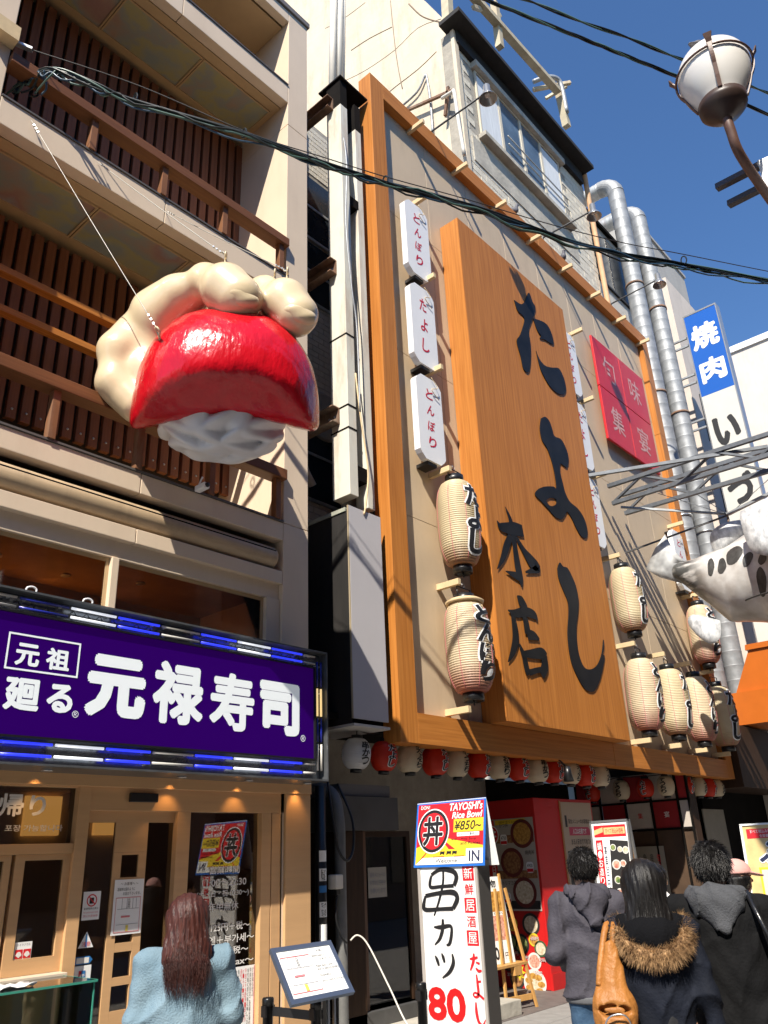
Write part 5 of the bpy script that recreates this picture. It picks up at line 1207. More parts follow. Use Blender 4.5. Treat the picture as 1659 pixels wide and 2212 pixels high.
for i, (x, y, m, lb) in enumerate(((7.08, 6.72, M_botg, 'pale green sake bottle on the bay window shelf'), (7.36, 6.85, M_bot, 'brown sake bottle in the middle of the bay window shelf'), (7.55, 6.95, M_bot, 'brown sake bottle at the right of the bay window shelf'))):
    t = thing('sake_bottle', lb, 'bottle', (x, y, .32), 'bottles in the bay window'); lathe('glass', [(.05, .32), (.052, .33), (.052, .55), (.045, .60), (.02, .68), (.017, .76), (.02, .765), (.02, .79), (0, .79)], m, t, 18, (x, y, 0)); lathe('paper_label', [(.0528, .38), (.0535, .38), (.0535, .50), (.0528, .50)], mat('bottle_label', (.5, .46, .36), .7), t, 18, (x, y, 0))
# services in the gap
pz = thing('sticker_pipe', 'black drainpipe covered with torn white stickers beside the tan pilaster', 'pipe', (5.93, 6.12, 0)); lathe('pipe', [(.055, 0), (.055, 2.4)], M_black, pz, 16, (5.93, 6.12, 0))
for k, (z, h, s) in enumerate(((1.70, .10, ''), (1.53, .11, 'NERDS'), (1.43, .06, ''), (1.22, .13, 'NC NOO'), (1.02, .14, ''), (.92, .08, ''), (.74, .12, ''))):
    V = []; F = []
    for i in range(7):
        a = -2.6 + i * .26; V += [(5.93 + .0565 * math.cos(a), 6.12 + .0565 * math.sin(a), z), (5.93 + .0565 * math.cos(a), 6.12 + .0565 * math.sin(a), z + h)]
    F = [(2 * i, 2 * i + 2, 2 * i + 3, 2 * i + 1) for i in range(6)]; so = mesh('sticker', V, F, M_inkw if k != 2 else MT['print_blue'], pz)
    if s:
        Vt, Ft = vtext_vf(s, -.022, .022, z + .008, z + h - .008); mesh('lettering', [(5.93 + .0585 * math.cos(-1.85 + a / .056), 6.12 + .0585 * math.sin(-1.85 + a / .056), b) for a, b in Vt], Ft, M_ink, so)
tag(tube('service_pipe', [(6.28, 6.2, 0), (6.28, 6.2, 1.6), (6.27, 6.2, 2.1), (6.28, 6.3, 2.35), (6.30, 6.6, 2.45)], .058, mat('dusty_grey_pipe', (.15, .15, .145), .6, var=.2, scale=5), None, 14, 5), 'dusty grey service pipe standing in the gap', 'pipe')
tag(tube('service_cable', [(6.12, 6.2, 2.45), (6.08, 6.10, 2.1), (6.12, 6.06, 1.80), (6.22, 6.04, 1.70), (6.33, 6.06, 1.82), (6.38, 6.12, 2.1), (6.36, 6.3, 2.45)], .013, M_black, None, 8, 6), 'black cable loop hanging over the grey service pipe', 'cable')
tag(tube('white_cord', [(6.22, 6.02, 1.0), (6.28, 5.98, 1.04), (6.34, 5.9, .95), (6.40, 5.7, .6), (6.42, 5.5, .3), (6.5, 5.2, .02)], .008, M_cond, None, 8, 6), 'white power cord drooping from the gap to the ground', 'cord')
o = thing('outlet_box', 'white weatherproof outlet box with black plugs in the gap', 'outlet', (6.1, 6.1, 1.4)); box('cover', 6.06, 6.16, 6.04, 6.16, 1.45, 1.58, M_cond, o, .015); box('plug', 6.08, 6.14, 6.06, 6.14, 1.40, 1.45, M_black, o, .006); tube('lead', [(6.11, 6.08, 1.4), (6.06, 6.05, 1.2), (6.13, 6.06, 1.05), (6.2, 6.05, .98)], .009, M_black, o, 6, 5)
# spot lamp hanging in the lantern row
o = thing('clip_spotlight', 'small black spotlight clipped between the round lanterns', 'lamp', (10.6, 5.98, 2.8)); lathe('housing', [(.0, .08), (.045, .08), (.05, .0), (.075, -.12), (.07, -.12), (.045, 0), (0, .02)], M_black, o, 18, (10.62, 5.94, 2.72)); tube('bracket', [(10.62, 5.96, 2.8), (10.6, 6.02, 2.88), (10.6, 6.05, 2.9)], .012, M_black, o, 6)

# checkered panels in the recess
CK = thing('checkered_screen', 'red and white checkered cloth panels in dark lattice inside the entrance', 'screen', (15.3, 7, 0))
M_ckr = mat('dull_red_cloth', (.30, .012, .016), .8, var=.1, scale=8); M_ckw = mat('dull_white_cloth', (.46, .41, .36), .8, var=.06, scale=8)
CF = frame_xyz((15.30, 8.44, 0), (0, -1, 0), (0, 0, 1))
for i in range(5):
    for j in range(2):
        u0 = i * .52 + .02; w_ = .48 if i < 4 else .18; z0 = 2.02 + j * .49
        rd = (i + j) % 2 == 1 if True else False
        p = slab('cloth_panel', rect(u0, u0 + w_, z0, z0 + .46), CF, .02, M_ckr if rd else M_ckw, CK, .0)
        if j == 0 and i in (2, 3): text('lettering', '集' if i == 2 else '宴', CF, u0 + .19, u0 + .29, z0 + .18, z0 + .28, M_inkr if not rd else M_inkw, p, .004)
bars('lattice', [(CF(-.02, 2.0, 0), CF(2.3, 2.0, 0)), (CF(-.02, 2.49, 0), CF(2.3, 2.49, 0))] + [(CF(u, 0, .005), CF(u, 2.93, .005)) for u in (0, .51, 1.03, 1.55, 2.07, 2.28)], .035, .035, M_dark, CK)
box('door_panel', 15.32, 15.38, 6.15, 8.4, 0, 1.98, mat('entry_brown', (.07, .04, .022), .6, var=.2), CK)
po = tag(slab('poster', rect(1.08, 1.66, .55, 1.72), CF, .004, mat('poster_paper', (.30, .27, .21), .7, var=.06), None, .02), 'tall faded paper poster with brush writing inside the entrance', 'poster')
for k, (s, m) in enumerate((('魚のうまさ', M_ink), ('産地直送', M_ink), ('旬の活魚', M_inkr))): vtext('lettering', s, CF, 1.24 + k * .13, 1.31 + k * .13, .95, 1.6, m, po, .024)
tag(slab('poster', [(1.10 + .05 * math.cos(a), 1.67 + .05 * math.sin(a)) for a in np.linspace(0, 6.0, 14)], CF, .003, MT['poster_paper'], None, .028), 'round pale sticker at the top corner of the faded poster', 'sticker')
nz_ = tag(box('noren', 16.6, 17.7, 6.45, 6.47, 1.3, 2.35, mat('beige_cloth', (.26, .24, .19), .9, var=.08), None), 'plain beige cloth curtain in the dark doorway beyond the screen', 'curtain')
box('column', 15.4, 15.75, 6.2, 6.9, 0, 2.93, M_dwood, EN); box('far_wall', 15.4, 19, 7.2, 7.3, 0, 2.93, M_dark, EN); box('meter_box', 16.0, 16.16, 6.6, 6.7, 1.75, 2.15, mat('dim_beige', (.32, .29, .2), .6), EN)

# ------------------------------------------------------------------ printed things: helpers
M_yel = mat('yellow_print', (.72, .52, .03), .5); M_gold = mat('gold_print', (.62, .46, .20), .5, var=.12, scale=9); M_navy = mat('navy_ink', (.015, .02, .06), .5); M_bluep = mat('blue_border', (.015, .13, .50), .45)
FOOD = [mat('food_%s' % n_, c, .5, var=.5, scale=28, detail=3, col2=c2) for n_, c, c2 in (('golden', (.30, .12, .02), (.62, .36, .08)), ('greens', (.05, .11, .03), (.32, .36, .12)), ('pink', (.45, .12, .08), (.70, .48, .36)), ('cream', (.45, .34, .2), (.72, .66, .52)), ('brown', (.14, .05, .02), (.40, .2, .08)))]
M_bowl = mat('bowl_dark_red', (.13, .02, .018), .4); M_bowlk = mat('bowl_black', (.03, .028, .027), .4); M_bowlw = mat('bowl_white', (.66, .64, .6), .4)
def dish(fr, u, v, r, parent, k, bowl, lift, asp=1.0):
    d = slab('dish_print', ellipse(u, v, r, r * asp), fr, .0008, bowl, parent, lift); slab('food_print', ellipse(u, v, r * .76, r * asp * .76, 20), fr, .0006, FOOD[k], d, lift + .001)
# ------------------------------------------------------------------ standing lightbox "kushikatsu 80"
LB_ = thing('standing_lightbox', 'tall white standing sign with black brush characters and a red number', 'sign', (5.94, 4.5, 0))
boxes('case', [(5.86, 6.02, 4.21, 4.84, 0, 1.66)], mat('case_grey', (.07, .065, .06), .5, metal=.3), LB_); LF = frame_xyz((5.86, 4.84, 0), (0, -1, 0), (0, 0, 1))
M_face = mat('sign_white_face', (.74, .73, .71), .3); slab('face', rect(.025, .605, .05, 1.63), LF, .006, M_face, LB_, .008)
boxes('rim', [(5.845, 5.86, 4.81, 4.84, 0, 1.66), (5.845, 5.86, 4.21, 4.235, 0, 1.66), (5.845, 5.86, 4.235, 4.81, 1.63, 1.66)], mat('rim_grey', (.36, .33, .30), .4), LB_)
bm_ = [[(.28, 1.605, .02), (.27, 1.5, .022), (.22, 1.37, .022), (.155, 1.25, .014)],
       [(.15, 1.555, .02), (.13, 1.50, .03), (.14, 1.465, .028), (.25, 1.47, .026), (.38, 1.475, .028)], [(.15, 1.56, .026), (.25, 1.60, .03), (.38, 1.585, .04), (.415, 1.54, .042), (.385, 1.475, .032)],
       [(.075, 1.40, .02), (.05, 1.33, .036), (.07, 1.295, .034), (.22, 1.30, .028), (.36, 1.305, .032)], [(.075, 1.40, .03), (.22, 1.42, .032), (.37, 1.425, .042), (.41, 1.38, .042), (.36, 1.305, .034)]]
brush('lettering', bm_, LF, M_ink, LB_, .011)
brush('lettering', [[(.145, 1.165, .012), (.22, 1.165, .034), (.32, 1.175, .026), (.325, 1.12, .03), (.30, 1.05, .03), (.265, 1.035, .012)], [(.245, 1.225, .022), (.235, 1.15, .034), (.20, 1.08, .028), (.145, 1.035, .01)]], LF, M_ink, LB_, .011)
brush('lettering', [[(.14, .955, .012), (.16, .925, .03), (.175, .885, .022)], [(.21, .975, .012), (.225, .945, .03), (.235, .91, .02)], [(.32, .975, .016), (.325, .91, .034), (.28, .845, .03), (.205, .80, .012)]], LF, M_ink, LB_, .011)
text('lettering', '80', LF, .04, .42, .50, .735, mat('bright_red_print', (.62, .008, .01), .4), LB_, .011, .05)
for i, ch in enumerate('新鮮居酒屋'):
    z1 = 1.622 - i * .118
    if i % 2 == 0: slab('red_square', rect(.478, .592, z1 - .112, z1 - .002), LF, .001, M_inkr, LB_, .0095); text('lettering', ch, LF, .492, .578, z1 - .098, z1 - .016, M_inkw, LB_, .0115)
    else: text('lettering', ch, LF, .492, .578, z1 - .098, z1 - .016, M_inkr, LB_, .0115, .01)
brush('lettering', [[(.49, .945, .01), (.53, .95, .022), (.57, .96, .014)], [(.535, .985, .016), (.525, .93, .026), (.49, .865, .012)], [(.55, .925, .012), (.585, .915, .018)], [(.545, .885, .012), (.57, .865, .022), (.60, .87, .012)]], LF, M_inkr, LB_, .011)
brush('lettering', [[(.545, .84, .014), (.55, .77, .024), (.55, .70, .022), (.52, .685, .016), (.50, .70, .012), (.52, .715, .014), (.56, .70, .018), (.60, .675, .02)], [(.55, .79, .012), (.585, .795, .016)]], LF, M_inkr, LB_, .011)
brush('lettering', [[(.52, .65, .014), (.52, .58, .028), (.535, .52, .024), (.57, .50, .02), (.60, .54, .006)]], LF, M_inkr, LB_, .011)
TP = thing('sign_topper', 'red, yellow and blue folded rice bowl price card on top of the lightbox', 'sign', (5.94, 4.5, 1.62))
tf = frame_xyz((5.835, 4.87, 1.62), (0, -1, 0), (.10, 0, .525)); tl = .535
slab('front_sheet', rect(0, .75, 0, tl), tf, .004, M_bluep, TP); tb = frame_xyz((6.045, 4.12, 1.62), (0, 1, 0), (-.108, 0, .52)); slab('back_sheet', rect(0, .75, 0, tl), tb, .004, M_inkw, TP)
slab('red_ground', rect(.02, .73, .02, tl - .02), tf, .001, M_inkr, TP, .002)
for a0 in (195, 225, 255, 285, 315, 345):
    c0 = (.27, .24); pts = [c0] + [(max(.02, min(.73, c0[0] + .6 * math.cos(R(a0 + d)))), max(.02, c0[1] + .6 * math.sin(R(a0 + d)))) for d in (-7, 7)]; slab('yellow_ray', pts, tf, .001, M_yel, TP, .003 + a0 * 1e-6)
slab('yellow_band', rect(.42, .73, .27, .375), tf, .001, M_yel, TP, .0036); slab('white_band', [(.02, .02), (.73, .02), (.73, .075), (.10, .075)], tf, .001, M_inkw, TP, .0038); slab('white_box', rect(.56, .73, .02, .135), tf, .001, M_inkw, TP, .0042)
slab('black_disc', ellipse(.20, .29, .175, .185, 36), tf, .001, M_inkw, TP, .0046); slab('black_disc', ellipse(.20, .29, .165, .175, 36), tf, .001, M_ink, TP, .0052); slab('red_disc', ellipse(.20, .29, .14, .15, 36), tf, .001, M_inkr, TP, .0058)
text('lettering', '丼', tf, .085, .315, .165, .415, M_inkw, TP, .0062, .055); text('lettering', '丼', tf, .09, .31, .17, .41, M_ink, TP, .0072, .03)
text('lettering', 'DON!', tf, .05, .15, .475, .505, M_inkw, TP, .0046, .01); text('lettering', "TAYOSHI's", tf, .37, .72, .445, .51, M_inkw, TP, .0046, .02, .2); text('lettering', 'Rice Bowl', tf, .40, .72, .38, .435, M_inkw, TP, .0046, .02, .2)
text('lettering', '¥850~', tf, .43, .71, .285, .36, M_ink, TP, .0052, .01, .2); slab('white_strip', rect(.46, .69, .235, .265), tf, .001, M_inkw, TP, .0046); text('lettering', 'みそ汁・漬物 付', tf, .47, .68, .239, .261, M_ink, TP, .0056)
text('lettering', 'with - Miso Soup', tf, .40, .66, .20, .224, M_ink, TP, .0052); text('lettering', 'and Pickles', tf, .50, .70, .168, .192, M_ink, TP, .0052)
text('lettering', 'Welcome', tf, .24, .47, .03, .065, M_ink, TP, .0052, .01); text('lettering', 'IN', tf, .59, .70, .035, .12, M_navy, TP, .0056, .02)
slab('yellow_box', rect(.20, .56, .082, .135), tf, .001, M_yel, TP, .0044)
for k2, uu in enumerate((.31, .38, .44)): slab('animal_print', [(uu - .025, .095), (uu - .02, .09), (uu - .01, .10), (uu + .01, .10), (uu + .018, .09), (uu + .024, .10), (uu + .026, .122), (uu + .01, .12), (uu - .02, .122)], tf, .001, M_ink, TP, .0056)

# ------------------------------------------------------------------ red menu booth
BK = 1.18
BO = thing('menu_booth', 'bright red booth wall carrying large menu posters', 'booth', (11.4, 6.6, 0))
box('body', 10.62, 12.34, 6.56, 8.59, .0, 2.43, M_red, BO, .006); box('plinth', 10.62, 12.35, 6.545, 6.557, 0, .20, M_red, BO); box('edge_trim', 11.33, 11.36, 6.548, 6.559, .2, 2.40, mat('trim_wood', (.42, .22, .08), .5), BO)
EF_ = frame_xyz((10.62, 7.0 * BK, 0), (0, -1, 0), (0, 0, 1)); XF_ = frame_xyz((0, 6.56, 0), (1, 0, 0), (0, 0, 1))
EF = lambda u, v, w_=0.0: EF_(u * BK, 1.7 + (v - 1.7) * BK, w_)
XF = lambda u, v, w_=0.0: XF_(u * BK, 1.7 + (v - 1.7) * BK, w_)
def card(name, label, fr, u0, u1, v0, v1, m, cat='poster'): return tag(slab(name, rect(u0, u1, v0, v1), fr, .004, m, None, .008), label, cat)
p = card('menu_poster', 'menu poster with three rice bowls on the shaded side of the red booth', EF, .74, 1.41, 1.07, 2.10, mat('menu_cream', (.42, .38, .32), .6))
slab('red_column', rect(.74, .84, 1.08, 2.09), EF, .001, M_inkr, p, .010); vtext('lettering', "TAYOSHI's BOWL", EF, .765, .815, 1.12, 1.78, M_inkw, p, .012); slab('white_disc', ellipse(.80, 1.92, .10, .11), EF, .001, M_inkw, p, .0112); slab('red_disc', ellipse(.80, 1.92, .088, .097), EF, .001, M_inkr, p, .0122); text('lettering', '丼', EF, .735, .865, 1.85, 1.99, M_inkw, p, .0136, .03)
for v0, m in ((1.82, FOOD[4]), (1.42, FOOD[4]), (1.09, M_bowlk)): slab('print_band', rect(.84, 1.40, v0, v0 + .09), EF, .0008, m, p, .0104)
for k, (u, v, f, s, pr, su) in enumerate(((1.24, 1.92, 0, 'かつ丼', '¥750', .92), (1.06, 1.60, 4, '焼肉丼', '¥900', 1.26), (1.20, 1.27, 3, 'トリマヨ丼', '¥750', .90))):
    dish(EF, u, v, .165, p, f, M_bowl, .0112 + .0006 * k)
    w_ = .13 if k != 2 else .2; text('lettering', s, EF, su - .0, min(su + w_, 1.40), v + .08, v + .13, M_ink, p, .014); tg = slab('price_tag', rrect(su + .0, su + .10, v - .12, v + .0, .03), EF, .0008, M_inkw, p, .0145); text('lettering', pr, EF, su + .012, su + .088, v - .06, v - .02, M_ink, p, .0162); slab('red_strip', rect(su + .005, su + .095, v - .11, v - .075), EF, .0006, M_inkr, p, .0162)
slab('yellow_flash', [(.86, 2.03), (1.30, 2.04), (1.30, 2.09), (.86, 2.085)], EF, .0008, M_yel, p, .0108); text('lettering', 'NEW ボリューム満点', EF, .92, 1.28, 2.045, 2.08, M_ink, p, .0122)
p = card('menu_poster', 'red food menu with round dishes low on the booth side', EF, .62, 1.42, .27, 1.05, M_red)
for k, (u, v, r, f, bw, pr) in enumerate(((1.24, .93, .12, 3, M_bowlk, '450円'), (.98, .93, .075, 0, M_yel, ''), (1.08, .72, .11, 1, M_bowlk, '190円'), (1.26, .77, .07, 0, M_yel, ''), (.94, .74, .09, 1, M_bowlk, '300円'), (1.34, .68, .085, 3, M_botg, '290円'), (1.24, .55, .09, 2, M_bowlw, '150円'), (.88, .52, .09, 4, M_bowlk, '390円'), (.98, .36, .10, 4, M_bowlk, '300円'))):
    dish(EF, u, v, r, p, f, bw, .0112 + .0005 * k)
    if pr: text('lettering', pr, EF, u - .03, u + .09, v - r - .05, v - r - .005, M_inkw, p, .018, .04); text('lettering', pr, EF, u - .03, u + .09, v - r - .05, v - r - .005, M_inkr, p, .0192)
slab('star', [(1.02 + (.09 if i % 2 == 0 else .05) * math.cos(i * math.pi / 8), .43 + (.09 if i % 2 == 0 else .05) * math.sin(i * math.pi / 8)) for i in range(16)], EF, .0008, M_yel, p, .0180); text('lettering', '店長', EF, .975, 1.065, .435, .475, M_ink, p, .0196, .02); text('lettering', 'お薦め', EF, .965, 1.075, .385, .425, M_ink, p, .0196, .02)
dish(EF, 1.22, .33, .15, p, 3, M_bowlw, .0172, .95)
for k in range(7):
    a = k * .9; slab('cutlet_print', ellipse(1.22 + .085 * math.cos(a), .32 + .085 * math.sin(a), .05, .03, 14), EF, .0006, FOOD[0], p, .0196 + .0004 * k)
text('lettering', '串カツ10本盛り', EF, 1.12, 1.40, .205, .245, M_inkw, p, .0180, .05); text('lettering', '串カツ10本盛り', EF, 1.12, 1.40, .205, .245, M_ink, p, .0192); text('lettering', '960円', EF, 1.16, 1.40, .13, .20, M_inkw, p, .0180, .06); text('lettering', '960円', EF, 1.165, 1.395, .133, .197, M_inkr, p, .0192, .01)
p = card('menu_poster', 'narrow framed course menu on the front of the red booth', XF, 9.64, 10.42, .9, 2.28, mat('menu_tan', (.46, .36, .27), .6))
slab('red_strip', [(9.78, 1.98), (10.28, 1.98), (10.38, 1.90), (10.38, 1.88), (9.78, 1.88)], XF, .001, mat('soft_red_print', (.50, .05, .10), .5), p, .010); text('lettering', '入口は右側です', XF, 9.86, 10.22, 1.895, 1.965, M_inkw, p, .012, .01); text('lettering', '宴会メニューのお客様は', XF, 9.78, 10.32, 2.02, 2.08, M_ink, p, .012); text('lettering', 'まる人気おすすめコース', XF, 9.80, 10.38, 1.77, 1.84, M_ink, p, .012, .01)
slab('dark_print', rect(9.68, 10.40, .95, 1.70), XF, .001, M_bowlk, p, .010); text('lettering', 'ふぐ鍋', XF, 9.72, 9.98, 1.55, 1.68, M_inkw, p, .012)
slab('phone_print', rect(9.70, 9.75, 1.98, 2.12), XF, .001, M_bowlk, p, .0102)
for k, (u, v, r) in enumerate(((10.2, 1.55, .13), (9.9, 1.40, .11), (10.2, 1.25, .10), (9.85, 1.15, .1))): dish(XF, u, v, r, p, (2, 3, 1, 4)[k], M_bowlk if k % 2 else M_bowlw, .0112 + k * .0005)
# easel with price card
EA = thing('easel', 'wooden display easel standing in front of the red booth', 'easel', (9.3, 6.1, 0)); ek = lambda p: (p[0] * 1.13, p[1] * 1.13, max(0.0, 1.7 + (p[2] - 1.7) * 1.13))
M_eas = woodmat('easel_wood', (.46, .24, .07), (.56, .31, .10), .5, 2)
for a, b in (((8.42, 5.42, 0), (8.28, 5.60, 1.35)), ((7.98, 5.50, 0), (8.14, 5.64, 1.35)), ((8.3, 5.95, 0), (8.21, 5.66, 1.3))): bar('leg', ek(a), ek(b), .035, .025, M_eas, EA)
bar('mast', ek((8.20, 5.52, .25)), ek((8.21, 5.62, 1.5)), .035, .02, M_eas, EA); bar('crossbar', ek((8.38, 5.45, .30)), ek((8.02, 5.51, .30)), .025, .06, M_eas, EA); box('shelf', 8.80, 9.50, 6.18, 6.42, .458, .485, M_eas, EA); box('clip', 9.20, 9.35, 6.18, 6.24, .36, .456, M_eas, EA)
MB_ = thing('price_board', 'menu price board with 500 leaning on the easel', 'board', (9.27, 6.2, .49)); pf_ = frame_xyz((8.86, 6.36, .487), (1, -.16, 0), (0, .12, 1)); pf = lambda u, v, w_=0.0: pf_(u * 1.13, v * 1.13, w_)
slab('board', rect(0, .46, 0, .85), pf, .015, M_inkw, MB_); text('lettering', '500', pf, .10, .30, .04, .16, M_ink, MB_, .003, .03); text('lettering', '円', pf, .32, .38, .04, .10, M_ink, MB_, .003)
slab('photo_print', rect(.05, .42, .22, .46), pf, .001, FOOD[2], MB_, .002); slab('photo_print', rect(.03, .22, .5, .72), pf, .001, MT['print_blue'], MB_, .002); slab('photo_print', rect(.23, .43, .5, .70), pf, .001, FOOD[0], MB_, .002); text('lettering', 'まかない', pf, .2, .42, .47, .495, M_ink, MB_, .003); text('lettering', '名物', pf, .1, .36, .74, .82, M_ink, MB_, .003, .02)
# acrylic box on little stand
AB = thing('sample_stand', 'small red table holding an acrylic box of wrapped food samples', 'stand', (6.4, 3.4, 0))
box('table_top', 6.20, 6.60, 3.18, 3.62, .60, .66, mat('lacquer_red', (.12, .012, .012), .3), AB, .005)
for x, y in ((6.23, 3.22), (6.57, 3.22), (6.23, 3.58), (6.57, 3.58)): box('leg', x - .02, x + .02, y - .02, y + .02, 0, .60, M_eas, AB)
boxes('acrylic_box', [(6.22, 6.225, 3.20, 3.60, .66, .88), (6.575, 6.58, 3.20, 3.60, .66, .88), (6.225, 6.575, 3.20, 3.205, .66, .88), (6.225, 6.575, 3.595, 3.60, .66, .88), (6.22, 6.58, 3.20, 3.60, .88, .884)], glass('acrylic', (.93, .95, .95), .04), AB)
sdf_obj('wrapped_food', lambda q: union(.02, *[ell(q, (6.32 + .13 * (i % 2), 3.27 + .10 * (i // 2), .70), (.06, .055, .045)) for i in range(6)]) + .006 * wob(q, 60), (6.2, 3.15, .64), (6.6, 3.65, .8), .014, mat('cling_film', (.55, .55, .58), .15, coat=.6), AB)
# A-frame menu board
AF = thing('menu_a_board', 'silver framed folding menu board with photographs beside the booth', 'sign', (8.7, 4.45, 0)); af = frame_xyz((8.58, 4.66, .0), (0, -1, 0), (.07, 0, 1))
slab('panel', rect(0, .42, .55, 1.98), af, .012, M_inkw, AF)
for r_ in (rect(-.02, 0, .0, 2.0), rect(.42, .44, .0, 2.0), rect(-.02, .44, 1.98, 2.0), rect(-.02, .44, .53, .55)): slab('frame_bar', r_, af, .03, M_alu2, AF, .01)
ab_ = frame_xyz((8.95, 4.66, .0), (0, -1, 0), (-.10, 0, 1)); slab('back_panel', rect(0, .42, .55, 1.98), ab_, .012, FOOD[4], AF)
for r_ in (rect(-.02, 0, .0, 2.0), rect(.42, .44, .0, 2.0)): slab('frame_bar', r_, ab_, .03, M_alu2, AF, .01)
slab('red_header', rect(.02, .40, 1.83, 1.95), af, .001, M_inkr, AF, .003); slab('gold_strip', rect(.14, .39, 1.855, 1.925), af, .001, M_gold, AF, .0045); text('lettering', 'すべて税込み価格', af, .16, .37, 1.865, 1.915, M_inkr, AF, .0062); slab('gold_flash', [(.02, 1.85), (.13, 1.88), (.13, 1.93), (.02, 1.90)], af, .001, M_gold, AF, .0046)
slab('red_column', rect(.03, .11, 1.05, 1.80), af, .001, M_inkr, AF, .003); vtext('lettering', '鍋・お造り付宴会', af, .045, .095, 1.10, 1.78, M_inkw, AF, .0048, .01)
slab('black_tray', [(.17, 1.30), (.40, 1.15), (.41, 1.78), (.2, 1.80)], af, .001, M_bowlk, AF, .003)
for k, (u, v, r, f) in enumerate(((.23, 1.72, .035, 1), (.31, 1.70, .03, 3), (.375, 1.69, .038, 3), (.25, 1.55, .05, 2), (.33, 1.56, .035, 2), (.385, 1.52, .035, 0), (.25, 1.40, .04, 1), (.33, 1.42, .035, 4), (.26, 1.27, .05, 2), (.36, 1.28, .05, 1))): dish(af, u, v, r, AF, f, M_bowlw, .0045 + k * .0004)
slab('yellow_strip', rect(.03, .12, 1.0, 1.04), af, .001, M_yel, AF, .004); vtext('lettering', '宴会四千円', af, .125, .155, 1.32, 1.74, M_navy, AF, .0048)
# big fugu menu board on the right
FB = thing('fugu_menu_board', 'tall gold menu board with hot pot photographs at the right edge', 'sign', (7.9, 2.4, 0)); ff = frame_xyz((7.85, 2.80, 0), (0, -1, 0), (.12, 0, 1))
slab('panel', rect(0, .95, .25, 1.86), ff, .03, M_gold, FB)
for r_ in (rect(-.02, 0, 0, 1.87), rect(.95, .97, 0, 1.87), rect(-.02, .97, 1.86, 1.875)): slab('frame_bar', r_, ff, .05, M_inkw, FB, .012)
slab('red_strip', rect(.03, .33, 1.75, 1.83), ff, .001, M_inkr, FB, .002); text('lettering', 'すべて税込み価格です', ff, .06, .32, 1.793, 1.823, M_inkw, FB, .0036); text('lettering', '全部是含税价格', ff, .14, .33, 1.757, 1.783, M_inkw, FB, .0036)
text('lettering', 'ふぐ鍋', ff, .10, .82, 1.52, 1.74, M_inkw, FB, .0025, .09); text('lettering', 'ふぐ鍋', ff, .11, .81, 1.53, 1.73, M_navy, FB, .004, .04)
slab('photo_border', rect(.09, .92, .98, 1.51), ff, .001, M_yel, FB, .002); slab('photo', rect(.11, .90, 1.0, 1.49), ff, .001, mat('photo_backdrop', (.50, .48, .47), .6), FB, .003); slab('photo_table', [(.11, 1.0), (.90, 1.0), (.90, 1.30), (.25, 1.30)], ff, .001, M_gold, FB, .0036)
for k, (u, v, r, f, b_, asp) in enumerate(((.36, 1.42, .12, 3, M_bowlw, .35), (.21, 1.37, .045, 3, M_bowlw, 1.0), (.42, 1.27, .13, 2, M_bowlk, .8), (.21, 1.22, .06, 0, M_bowlw, .7), (.30, 1.15, .06, 0, M_bowlw, .7), (.22, 1.08, .06, 3, M_bowlw, .7), (.38, 1.07, .06, 2, M_bowlw, .7), (.56, 1.10, .1, 4, M_bowlk, .7))): dish(ff, u, v, r, FB, f, b_, .0048 + k * .0005, asp)
slab('white_strip', rect(.18, .92, .82, .95), ff, .001, M_inkw, FB, .002); text('lettering', 'ちり鍋コース', ff, .22, .70, .85, .925, M_ink, FB, .0036, .01); text('lettering', 'ちり鍋', ff, .12, .6, .6, .76, M_inkr, FB, .0036, .02)
# ------------------------------------------------------------------ queue barrier and notice
def stanchion(x, y, label):
    t = thing('barrier_post', label, 'barrier post', (x, y, 0), 'queue barrier posts'); lathe('base', [(0, 0), (.16, 0), (.16, .015), (.05, .035), (.03, .05)], M_black, t, 24, (x, y, 0)); lathe('pole', [(.031, .03), (.031, .90), (.036, .90), (.036, .945), (.03, .952), (0, .953)], mat('black_metal_post', (.03, .03, .03), .3, metal=.7), t, 20, (x, y, 0))
    for s in (-1, 1): box('belt_slot', x + s * .03 - .008, x + s * .03 + .008, y - .02, y + .02, .85, .91, M_black, t)
stanchion(3.75, 4.34, 'black belt barrier post nearest the shop window'); stanchion(3.82, 3.99, 'black belt barrier post under the tilted notice board'); stanchion(4.64, 3.86, 'black belt barrier post beside the standing lightbox')
bt = tag(mesh('barrier_belt', [(3.76, 4.31, .855), (3.76, 4.31, .905), (3.815, 4.02, .845), (3.815, 4.02, .895), (3.763, 4.31, .855), (3.763, 4.31, .905), (3.818, 4.02, .845), (3.818, 4.02, .895)], [(0, 2, 3, 1), (4, 5, 7, 6), (0, 1, 5, 4), (2, 6, 7, 3), (1, 3, 7, 5), (0, 4, 6, 2)], M_black), 'short black belt between two barrier posts', 'belt')
NBd = thing('notice_board', 'tilted silver framed queue notice with red bordered map on a stand', 'notice board', (3.75, 3.95, .95))
nf = frame_xyz((3.457, 3.80, .993), (.476, 0, 0), (.09, .28, .244)); W_, H_ = .476, .375
slab('panel', rect(0, W_, 0, H_), nf, .012, M_inkw, NBd)
for r_ in (rect(-.012, .018, -.012, H_ + .012), rect(W_ - .018, W_ + .012, -.012, H_ + .012), rect(.018, W_ - .018, -.012, .02), rect(.018, W_ - .018, H_ - .02, H_ + .012)): slab('frame_bar', r_, nf, .022, mat('anodised_blue_grey', (.16, .20, .27), .3, metal=.7), NBd, .006)
queue_map(nf, .03, .26, .05, .31, NBd, .003)
